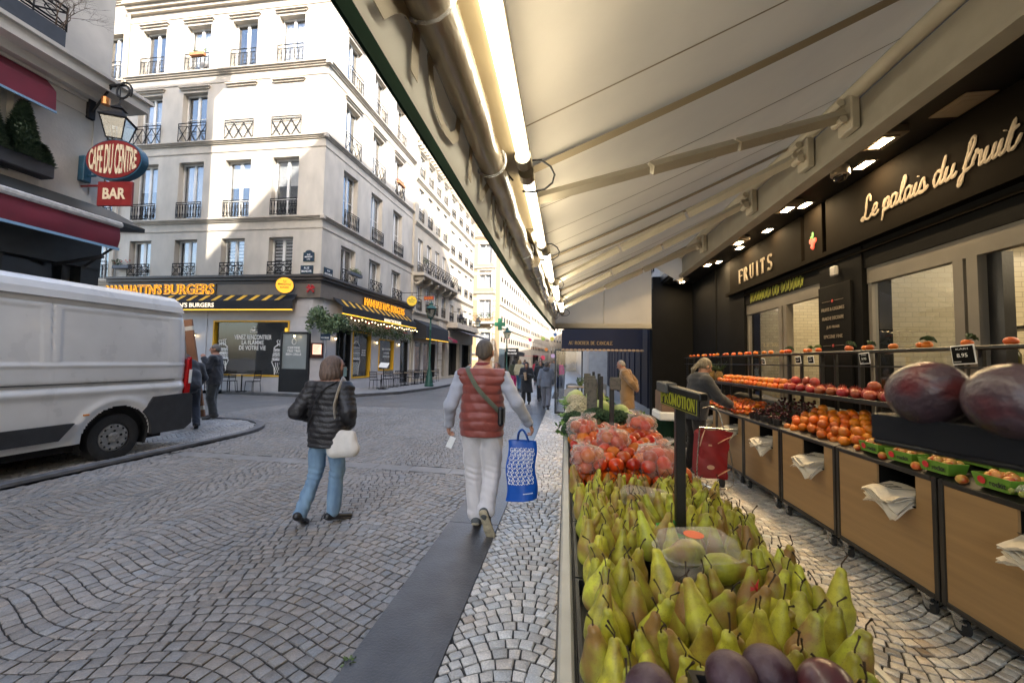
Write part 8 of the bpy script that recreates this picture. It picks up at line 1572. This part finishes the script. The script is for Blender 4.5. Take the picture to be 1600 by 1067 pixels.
    return t, J, hp, S_
PU = fab('puffer_black', (.013, .012, .014), .2, .6, 60, .48, 0); VEST = fab('vest_red', (.20, .035, .022), .12, .35, 30, .5); GREYK = fab('knit_grey', (.36, .37, .42), .1, .4, 90); SWEAT = fab('sweatpants', (.52, .49, .48), .06, .35, 80); JEAN = mat('jeans_light', (.19, .30, .41), .8, col2=(.12, .20, .30), vs=5, bump=.5, bs=200, aspect=(3, 3, 1)); COL_RED = fab('collar_red', (.2, .02, .025)); STRAP = fab('strap_green', (.07, .08, .05)); TOTE = fab('tote_canvas', (.62, .58, .52), .08, .4, 60)
# --- 1 woman in black quilted jacket
def up_tube(parent, name, pts, r, m, flat=.35, n=8):
    mb = MB(); mb.tube(spl([tuple(p) for p in pts], 6), r, n, None, True, flat); o = mb.build(name, m, smooth=True); o.parent = parent; return o
w1_, J, hp, s_ = person('woman from behind in black quilted jacket and light jeans with a white shoulder bag', (-2.27, 3.62, .012), .06, 1.63,
    dict(elR=(.25, -.1, 1.16), wrR=(.17, .09, 1.02), elL=(-.30, -.08, 1.15), wrL=(-.22, .14, 1.06), hea=(.02, .03, 1.615), knL=(-.13, .0, .5), anL=(-.2, -.13, .13), toL=(-.22, .0, .035), knR=(.06, .08, .5), anR=(.05, .05, .085), toR=(.13, .19, .03), shR=(.165, -.02, 1.40), shL=(-.165, -.01, 1.41)),
    [dict(m=PU, t=.03, hem=.80, quilt=(.052, .0085), w=1.06, collar=1.47, wr=.004, name='jacket')], dict(m=JEAN, t=.012, leg=.015, cuff=.052, len=.93, wr=.01), (H_ash, 'bob'), dict(m=K['shoe_black'], upL=(0, .3, 1)), res=.0085, yaw=-1.0, slim=1.0)
m = MB(); m.sheet([[hp(-.058+.116*i/6, .085+.034*sin(pi*i/6), .0-.1*j/4) for i in range(7)] for j in range(5)], thick=.002); o = m.build('face_mask', mat('mask_blue', (.35, .55, .6), .8), smooth=True); o.parent = w1_
up_tube(w1_, 'crossbody_strap', [J['shR']+(-.04, -.07, .07), J['che']+(-.02, -.172, .05), J['wst']+(-.1, -.165, .02), J['pel']+(-.19, -.05, -.02)], .012, K['shoe_black'])
m = MB(); m.bbox((-.2, -.02, .74), (-.16, .1, .86), .015); o = m.build('hip_pouch', K['shoe_black']); o.parent = w1_
bgt = thing('tote_bag', 'white canvas shoulder bag hanging from the right shoulder of the woman in black', 'bag', (-2.08, 3.55, .66)); bm = SDF((-.2, -.16, 0), (.22, .16, .42), .009); bm.cap((-.09, 0, .07), (.09, 0, .1), .07, .08, .03, ((0, 1, 0), 1.3)).cap((-.09, 0, .16), (.06, .0, .2), .068, .07, .06, ((0, 1, 0), 1.5)).cap((-.09, 0, .24), (-.075, 0, .4), .065, .03, .05, ((0, 1, 0), 1.5))
X, Y, Z = bm.grid(); bm.D = bm.D-(.006*np.sin(X*60+2*np.sin(Z*9))*np.clip(Z/.2, 0, 1)).astype(np.float32); o = bm.build('bag', TOTE, bgt)
up_tube(bgt, 'strap', [(-.07, .0, .34), (-.06, -.06, .5), (-.03, -.03, .68), (-.045, .06, .73), (-.0, .12, .5), (.0, .04, .33)], .03, TOTE, .25)
# --- 2 man in red padded vest
m2_, J, hp, s_ = person('man seen from behind in a rust red padded vest over grey sleeves and pale sweatpants', (-.80, 3.80, .012), .04, 1.80,
    dict(elL=(-.29, -.05, 1.13), wrL=(-.33, .06, .92), elR=(.33, -.06, 1.16), wrR=(.44, .06, .96), hea=(.01, .02, 1.625), hiR=(.09, 0, .92), knR=(.10, .02, .52), anR=(.085, -.22, .2), toR=(.12, -.17, .055), knL=(-.07, .03, .5), anL=(-.03, -.02, .09), toL=(-.04, .14, .03), shR=(.19, -.01, 1.39), shL=(-.19, -.01, 1.41)),
    [dict(m=GREYK, t=.014, ts=.018, hem=.9, slen=.93, wr=.005, name='sweater', collar=1.45), dict(m=VEST, t=.034, hem=.85, quilt=(.085, .012), sleeve=False, collar=1.475, w=1.04, wr=.003, name='vest')],
    dict(m=SWEAT, t=.026, leg=.03, cuff=.05, len=.9, bunch=1, wr=.008), (H_brown, 'short'), dict(m=mat('trainer_grey', (.09, .095, .09), .7, var=.3), sole=K['sole'], so=.032, upR=(0, .95, .25)), res=.0075,
    hands=dict(L=dict(palm=(.8, .5, 0), curl=.75), R=dict(d=(.35, .2, -.75), palm=(-.9, .1, -.2), curl=.95)))
m = MB(); m.lathe([(.072, 0), (.066, .06), (.06, .062), (.062, .0)], 24, c=tuple(J['nec']+(0, .0, -.0))); o = m.build('collar', COL_RED, smooth=True); o.parent = m2_
up_tube(m2_, 'crossbody_strap', [J['shL']+(.06, .02, .085), J['shL']+(.07, -.1, .05), J['che']+(-.02, -.178, .0), J['wst']+(.15, -.14, .02), J['wst']+(.2, -.02, -.06)], .022, STRAP, .15)
m = MB(); m.bbox((.16, -.12, .98), (.22, .07, 1.16), .02); o = m.build('crossbody_bag', K['shoe_black']); o.parent = m2_
m = MB(); X = Matrix.Translation(tuple(J['wrL']+(.01, .02, -.17))) @ Euler((.2, .4, .3)).to_matrix().to_4x4(); m.box((-.03, -.002, -.06), (.03, 0, .06), X); ob = m.build('receipt', K['text_white']); ob.location = (-.80, 3.80, .012); tag(ob, 'white paper slip in the left hand of the man in the red vest', 'paper')
# blue patterned shopping bag
K['bag_blue'] = mat('bag_blue', (.01, .09, .42), .35, var=.15, vs=5, bump=.5, bs=14); bt = thing('shopping_bag', 'glossy blue shopping bag with white scroll pattern carried by the man in the red vest', 'bag', (-.40, 3.74, .3)); m = MB(); cx, cy, z0, z1 = -.405, 3.76, .30, .82
P = lambda u, v, s_: Vector((cx-.145+.29*u*(1-.1*v)+.014*v+.012*sin(v*9), cy+s_*(.055*(1-v*.55)*sin(pi*min(max(u, .0), 1))**.5+.012)+.008*sin(u*7+v*5), z0+.56*v*1.0+.035*u*(1-v)))
n = 14
for s_ in (-1, 1): R = [[P(i/n, j/n, s_) for i in range(n+1)] for j in range(n+1)]; m.sheet(R if s_ < 0 else [r[::-1] for r in R])
m.add([P(0, j/n, -1) for j in range(n+1)]+[P(0, j/n, 1) for j in range(n+1)], [(j+1, j, n+1+j, n+2+j) for j in range(n)]); m.add([P(1, j/n, -1) for j in range(n+1)]+[P(1, j/n, 1) for j in range(n+1)], [(j, j+1, n+2+j, n+1+j) for j in range(n)]); m.add([P(i/n, 0, -1) for i in range(n+1)]+[P(i/n, 0, 1) for i in range(n+1)], [(i, n+1+i, n+2+i, i+1) for i in range(n)]); m.build('bag', K['bag_blue'], bt, smooth=True, ang=60)
m = MB()
for r in range(9):
    for c in range(5):
        u0, v0 = .14+.17*c+(.03 if r % 2 else 0), .31+.068*r
        if u0 > .93: continue
        for k, (du, a0) in enumerate(((-.03, .6), (.035, 3.7))):
            m.tube([P(min(.98, u0+du+.042*cos(a0+a*.5)), v0+.03*sin(a0+a*.5), -1)-Vector((0, .003, 0)) for a in range(9)], .0052, 4, None, True, .6)
    m.tube([P(.1+.02*(r % 2), .3+.068*r, -1)-Vector((0, .003, 0)), P(.9, .3+.068*r, -1)-Vector((0, .003, 0))], .0025, 4)
for i in range(9): m.box(tuple(P(.55+.035*i, .12, -1)-Vector((0, .004, 0))), tuple(P(.55+.035*i+.02, .135, -1)-Vector((0, .001, 0))))
m.build('print', K['text_white'], bt)
for s_ in (-1, 1): up_tube(bt, 'handle', [P(.3, .98, s_)-Vector(bt.location), Vector((cx-.03, cy, .93))-Vector(bt.location), Vector((cx+.0, cy+.0, .96))-Vector(bt.location), Vector((cx+.03, cy, .93))-Vector(bt.location), P(.7, .98, s_)-Vector(bt.location)], .011, K['bag_blue'], .3)
# --- 3 man in dark workwear beside the van
NAV = fab('workwear_navy', (.028, .032, .042), .25, .5, 40); WG = fab('workwear_grey', (.05, .055, .055), .4, .5, 30); WT = fab('tee_white', (.55, .55, .6))
person('grey haired man in dark workwear beside the van, hand raised to his mouth', (-8.72, 8.9, .05), pi/2+.5, 1.86,
    dict(elL=(-.22, .06, 1.17), wrL=(-.1, .2, 1.42), elR=(.25, -.06, 1.13), wrR=(.25, .03, .88), knR=(.1, .05, .5), anR=(.12, .03, .09), toR=(.14, .2, .03), anL=(-.12, -.06, .09), toL=(-.13, .1, .03)),
    [dict(m=WT, t=.012, hem=.9, sleeve=False, collar=1.44, name='shirt'), dict(m=NAV, t=.03, hem=.8, open=True, ox=-.0, w=1.08, name='jacket', wr=.006)], dict(m=WG, t=.026, leg=.03, cuff=.055, wr=.007), (H_grey, 'short'), dict(m=mat('shoe_grey', (.08, .08, .08), .7)), res=.011, hpitch=-.05, slim=1.06)
person('worker in navy jacket bending behind the rear of the white van with a carton', (-7.93, 7.5, .05), .9, 1.78,
    dict(pel=(0, -.05, .9), wst=(0, .04, 1.06), che=(0, .16, 1.22), nec=(0, .26, 1.35), hea=(-.05, .36, 1.44), shR=(.17, .2, 1.3), shL=(-.17, .2, 1.3), elR=(.26, .25, 1.05), wrR=(.2, .42, .9), elL=(-.24, .3, 1.08), wrL=(-.15, .45, .95), knR=(.12, .12, .5), anR=(.14, -.1, .1), toR=(.15, .06, .03), knL=(-.1, .2, .52), anL=(-.12, .2, .09), toL=(-.13, .36, .03)),
    [dict(m=NAV, t=.03, hem=.84, w=1.05, keepneck=True)], dict(m=fab('trousers_navy', (.02, .025, .04)), t=.026, leg=.026), (H_brown, 'short'), None, res=.014)
m = MB(); X = Matrix.Translation((-8.13, 7.95, .24)) @ Euler((.0, -.17, .3)).to_matrix().to_4x4(); m.bbox((-.13, -.03, 0), (.13, .03, 2.2), .005, X); t = thing('carton_sheet', 'tall brown cardboard pack leaning behind the van', 'cardboard', (-7.75, 8.05, .07)); m.build('carton', mat('cardboard', (.26, .12, .06), .8, var=.15, vs=3), t); m = MB(X); [m.box((-.133, -.033, z), (.133, .033, z+.09)) for z in (.15, 1.95)]; m.build('tape', K['paper_bag'], t)
# --- tan coat man
TAN = fab('coat_tan', (.28, .165, .07), .1, .3, 50); SCF = fab('scarf_green', (.035, .04, .02))
tc_, J, hp, s_ = person('old man in a tan overcoat and green scarf looking down at the vegetables', (1.48, 10.1, .012), pi/2-.3, 1.72,
    dict(wst=(0, .0, 1.1), che=(0, .03, 1.28), nec=(0, .08, 1.44), hea=(.0, .15, 1.565), shR=(.17, .03, 1.38), shL=(-.17, .03, 1.38), elR=(.25, -.15, 1.16), wrR=(.1, -.22, .98), elL=(-.25, -.13, 1.16), wrL=(-.08, -.22, 1.0)),
    [dict(m=TAN, t=.035, hem=.5, w=1.08, flare=.03, name='overcoat', collar=1.47, wr=.006)], dict(m=fab('trousers_dark', (.015, .015, .02)), t=.02, leg=.02), (H_white, 'thin'), None, res=.012, hpitch=-.45)
up_tube(tc_, 'scarf', [J['nec']+(-.07, .0, .02), J['nec']+(0, .075, .0), J['che']+(.03, .16, .02), J['wst']+(.04, .17, -.0), J['pel']+(.04, .17, -.05)], .035, SCF, .5)
up_tube(tc_, 'scarf', [J['nec']+(.07, .0, .02), J['nec']+(0, -.07, .03), J['nec']+(-.07, .0, .02)], .03, SCF, .8)
# --- customer in navy
FLE = fab('fleece_navy', (.017, .022, .034), .2, .6, 90)
cu_, J, hp, s_ = person('customer in navy fleece with grey ponytail and glasses reaching over the mandarins', (1.86, 6.15, .012), -pi/2+.25, 1.72,
    dict(wst=(0, .03, 1.1), che=(0, .08, 1.28), nec=(0, .13, 1.44), hea=(.0, .17, 1.59), shR=(.17, .08, 1.37), shL=(-.17, .1, 1.39), elR=(.22, .22, 1.15), wrR=(.16, .44, 1.04), elL=(-.2, .3, 1.2), wrL=(-.1, .52, 1.1), pel=(0, -.02, .96)),
    [dict(m=FLE, t=.034, hem=.82, w=1.1, name='fleece', slen=.97)], dict(m=fab('trousers_black', (.012, .012, .015)), t=.02, leg=.02), (hairm('hair_dirty', (.22, .19, .14)), 'pony'), None, res=.011, hpitch=-.4, glasses=True, hands=dict(L=dict(palm=(0, 0, -1), curl=.4), R=dict(palm=(0, 0, -1), curl=.4)))
# --- walkers
BK = fab('coat_black', (.010, .010, .012), .2); GH = fab('hoodie_grey', (.13, .145, .18)); GP = fab('jogger_grey', (.12, .12, .14)); PK = fab('pink', (.6, .03, .18)); OL = fab('olive', (.06, .06, .03)); DJ = fab('denim_blue', (.03, .09, .16)); CR = fab('cream_top', (.5, .42, .25)); WN = fab('scarf_wine', (.06, .012, .015))
walk = lambda a=1: dict(knR=(.1, .12*a, .51), anR=(.1, .12*a, .09), toR=(.11, .28*a, .035), knL=(-.1, -.02*a, .5), anL=(-.1, -.26*a, .14), toL=(-.1, -.13*a, .035)) if a > 0 else dict(knL=(-.1, .12, .51), anL=(-.1, .12, .09), toL=(-.11, .28, .035), knR=(.1, -.02, .5), anR=(.1, -.26, .14), toR=(.1, -.13, .035))
bw, J, hp, s_ = person('woman in long black coat holding a brown paper bag, walking towards the camera', (-1.47, 14.87, .008), pi, 1.6, {**walk(1), 'elR': (.24, .0, 1.14), 'wrR': (.07, .22, 1.12), 'elL': (-.24, .02, 1.14), 'wrL': (-.06, .24, 1.2), 'hea': (0, .07, 1.6)},
    [dict(m=BK, t=.035, hem=.48, w=1.08, flare=.08, name='coat')], dict(m=BK, t=.03, leg=.035, cuff=.06), (H_black, 'bun'), None, res=.015, hpitch=-.35)
up_tube(bw, 'scarf', [J['nec']+(-.08, .02, .0), J['nec']+(0, .1, -.03), J['nec']+(.08, .02, .0)], .05, WN, .8)
m = MB(); m.tube([(-1.47, 14.62, .92), (-1.5, 14.6, 1.2)], [.08, .1], 8, None, True, .6); tag(m.build('paper_bag', mat('kraft', (.45, .3, .18), .8, var=.2)), 'brown paper bag in the hands of the woman in the long black coat', 'paper bag')
by, J, hp, s_ = person('boy in grey hooded sweatshirt and joggers walking away along the pavement slabs', (-.66, 13.5, .008), -.1, 1.6, {**walk(-1), 'elR': (.24, .06, 1.14), 'wrR': (.22, .2, .95), 'elL': (-.25, -.06, 1.13), 'wrL': (-.27, .0, .9)},
    [dict(m=GH, t=.035, hem=.82, w=1.05, name='hoodie', collar=1.5)], dict(m=GP, t=.025, leg=.035, cuff=.05, bunch=1), (H_brown, 'short'), dict(m=K['shoe_black'], so=.03), res=.014)
g_ = SDF((-.2, -.25, 1.2), (.2, .12, 1.5), .014); g_.ell((0, -.09, 1.34), (.12, .09, .08), .03).cap((-.07, 0, 1.38), (.07, 0, 1.38), .05, .05, .03); g_.build('hood', fab('hood_dark', (.05, .055, .075)), by)
person('woman with dark hair, olive jacket and bright pink trousers walking away', (-2.85, 21.7, .006), .3, 1.68, walk(1), [dict(m=OL, t=.035, hem=.85)], dict(m=PK, t=.02, leg=.03), (H_black, 'long'), None, res=.018, face=False)
person('woman with long blonde hair in blue jeans walking away beside the pink trousers', (-2.45, 21.0, .006), -.2, 1.7, walk(-1), [dict(m=CR, t=.03, hem=.9)], dict(m=DJ, t=.02, leg=.02), (H_blond, 'long'), None, res=.018, face=False)
person('man in open black coat and dark wine scarf walking towards the camera behind the boy', (-1.25, 19.6, .006), pi, 1.78, walk(-1), [dict(m=WN, t=.012, hem=.9, sleeve=False, name='sweater'), dict(m=BK, t=.035, hem=.62, open=True, name='coat')], dict(m=DJ, t=.02, leg=.02), (H_black, 'short'), None, res=.018)
person('woman with dark brown hair in black just right of the long black coat', (-1.05, 16.4, .006), pi+.3, 1.66, walk(1), [dict(m=BK, t=.035, hem=.8)], dict(m=BK, t=.02, leg=.02), (H_brown, 'long'), None, res=.018)
person('woman with light brown hair partly hidden behind the shoulder of the red vest', (-2.2, 12.6, .008), pi-.3, 1.56, {**walk(1), 'elR': (.22, .1, 1.12), 'wrR': (.1, .22, 1.3)}, [dict(m=fab('beige_jacket', (.3, .2, .13)), t=.03, hem=.82)], dict(m=DJ, t=.02, leg=.02), (H_lb, 'bob'), None, res=.016)
crowd = [(-2.0, 27, 'red', 'hat', (.5, .03, .05)), (-.9, 30, 'grey', 'short', (.2, .2, .2)), (-3.0, 29, 'navy', 'short', (.03, .04, .08)), (-2.5, 34, 'white', 'long', (.6, .58, .55)), (-1.5, 36, 'brown', 'short', (.12, .07, .04)), (-.4, 26, 'fuchsia', 'bob', (.6, .03, .15)), (-3.8, 36, 'teal', 'short', (.03, .15, .15)), (-.6, 42, 'ochre', 'short', (.4, .22, .05)), (-2.8, 45, 'black', 'bob', (.02, .02, .02)), (-1.9, 50, 'beige', 'short', (.4, .32, .22))]
for i, (x, y, nm, hs_, c) in enumerate(crowd):
    person('distant walker in a '+nm+' top far up the street', (x, y, .006), pi if i % 2 else 0, random.uniform(1.6, 1.8), walk(1 if i % 3 else -1), [dict(m=fab('walker_'+nm, c), t=.035, hem=.82)], dict(m=[DJ, BK, GP][i % 3], t=.02, leg=.02), ([H_brown, H_black, H_lb, H_blond][i % 4], 'bob' if hs_ in ('bob', 'long', 'hat') else 'short'), None, res=.026, face=False)
sit = dict(pel=(0, -.05, .5), wst=(0, -.05, .65), che=(0, -.03, .85), nec=(0, -.02, 1.02), hea=(0, .01, 1.17), shR=(.17, -.02, .95), shL=(-.17, -.02, .95), elR=(.22, .05, .7), wrR=(.12, .25, .75), elL=(-.22, .05, .7), wrL=(-.12, .25, .75), hiR=(.09, -.02, .5), hiL=(-.09, -.02, .5), knR=(.1, .4, .5), knL=(-.1, .4, .5), anR=(.1, .42, .09), anL=(-.1, .42, .09), toR=(.1, .56, .03), toL=(-.1, .56, .03))
for i, (u, c, nm) in enumerate(((2.2, (.6, .58, .55), 'white'), (4.4, (.02, .02, .025), 'black'), (5.3, (.55, .52, .45), 'cream'))):
    p = X3 @ Vector((u, .12, 1.35)); person('seated cafe guest in '+nm+' under the grey terrace awning', tuple(p), i*1.4-pi/2, 1.7, sit, [dict(m=fab('guest_'+nm, c), t=.03, hem=.5, collar=1.05)], dict(m=BK, t=.02, leg=.02, waist=.6), (H_black, 'short'), None, res=.024, face=False)
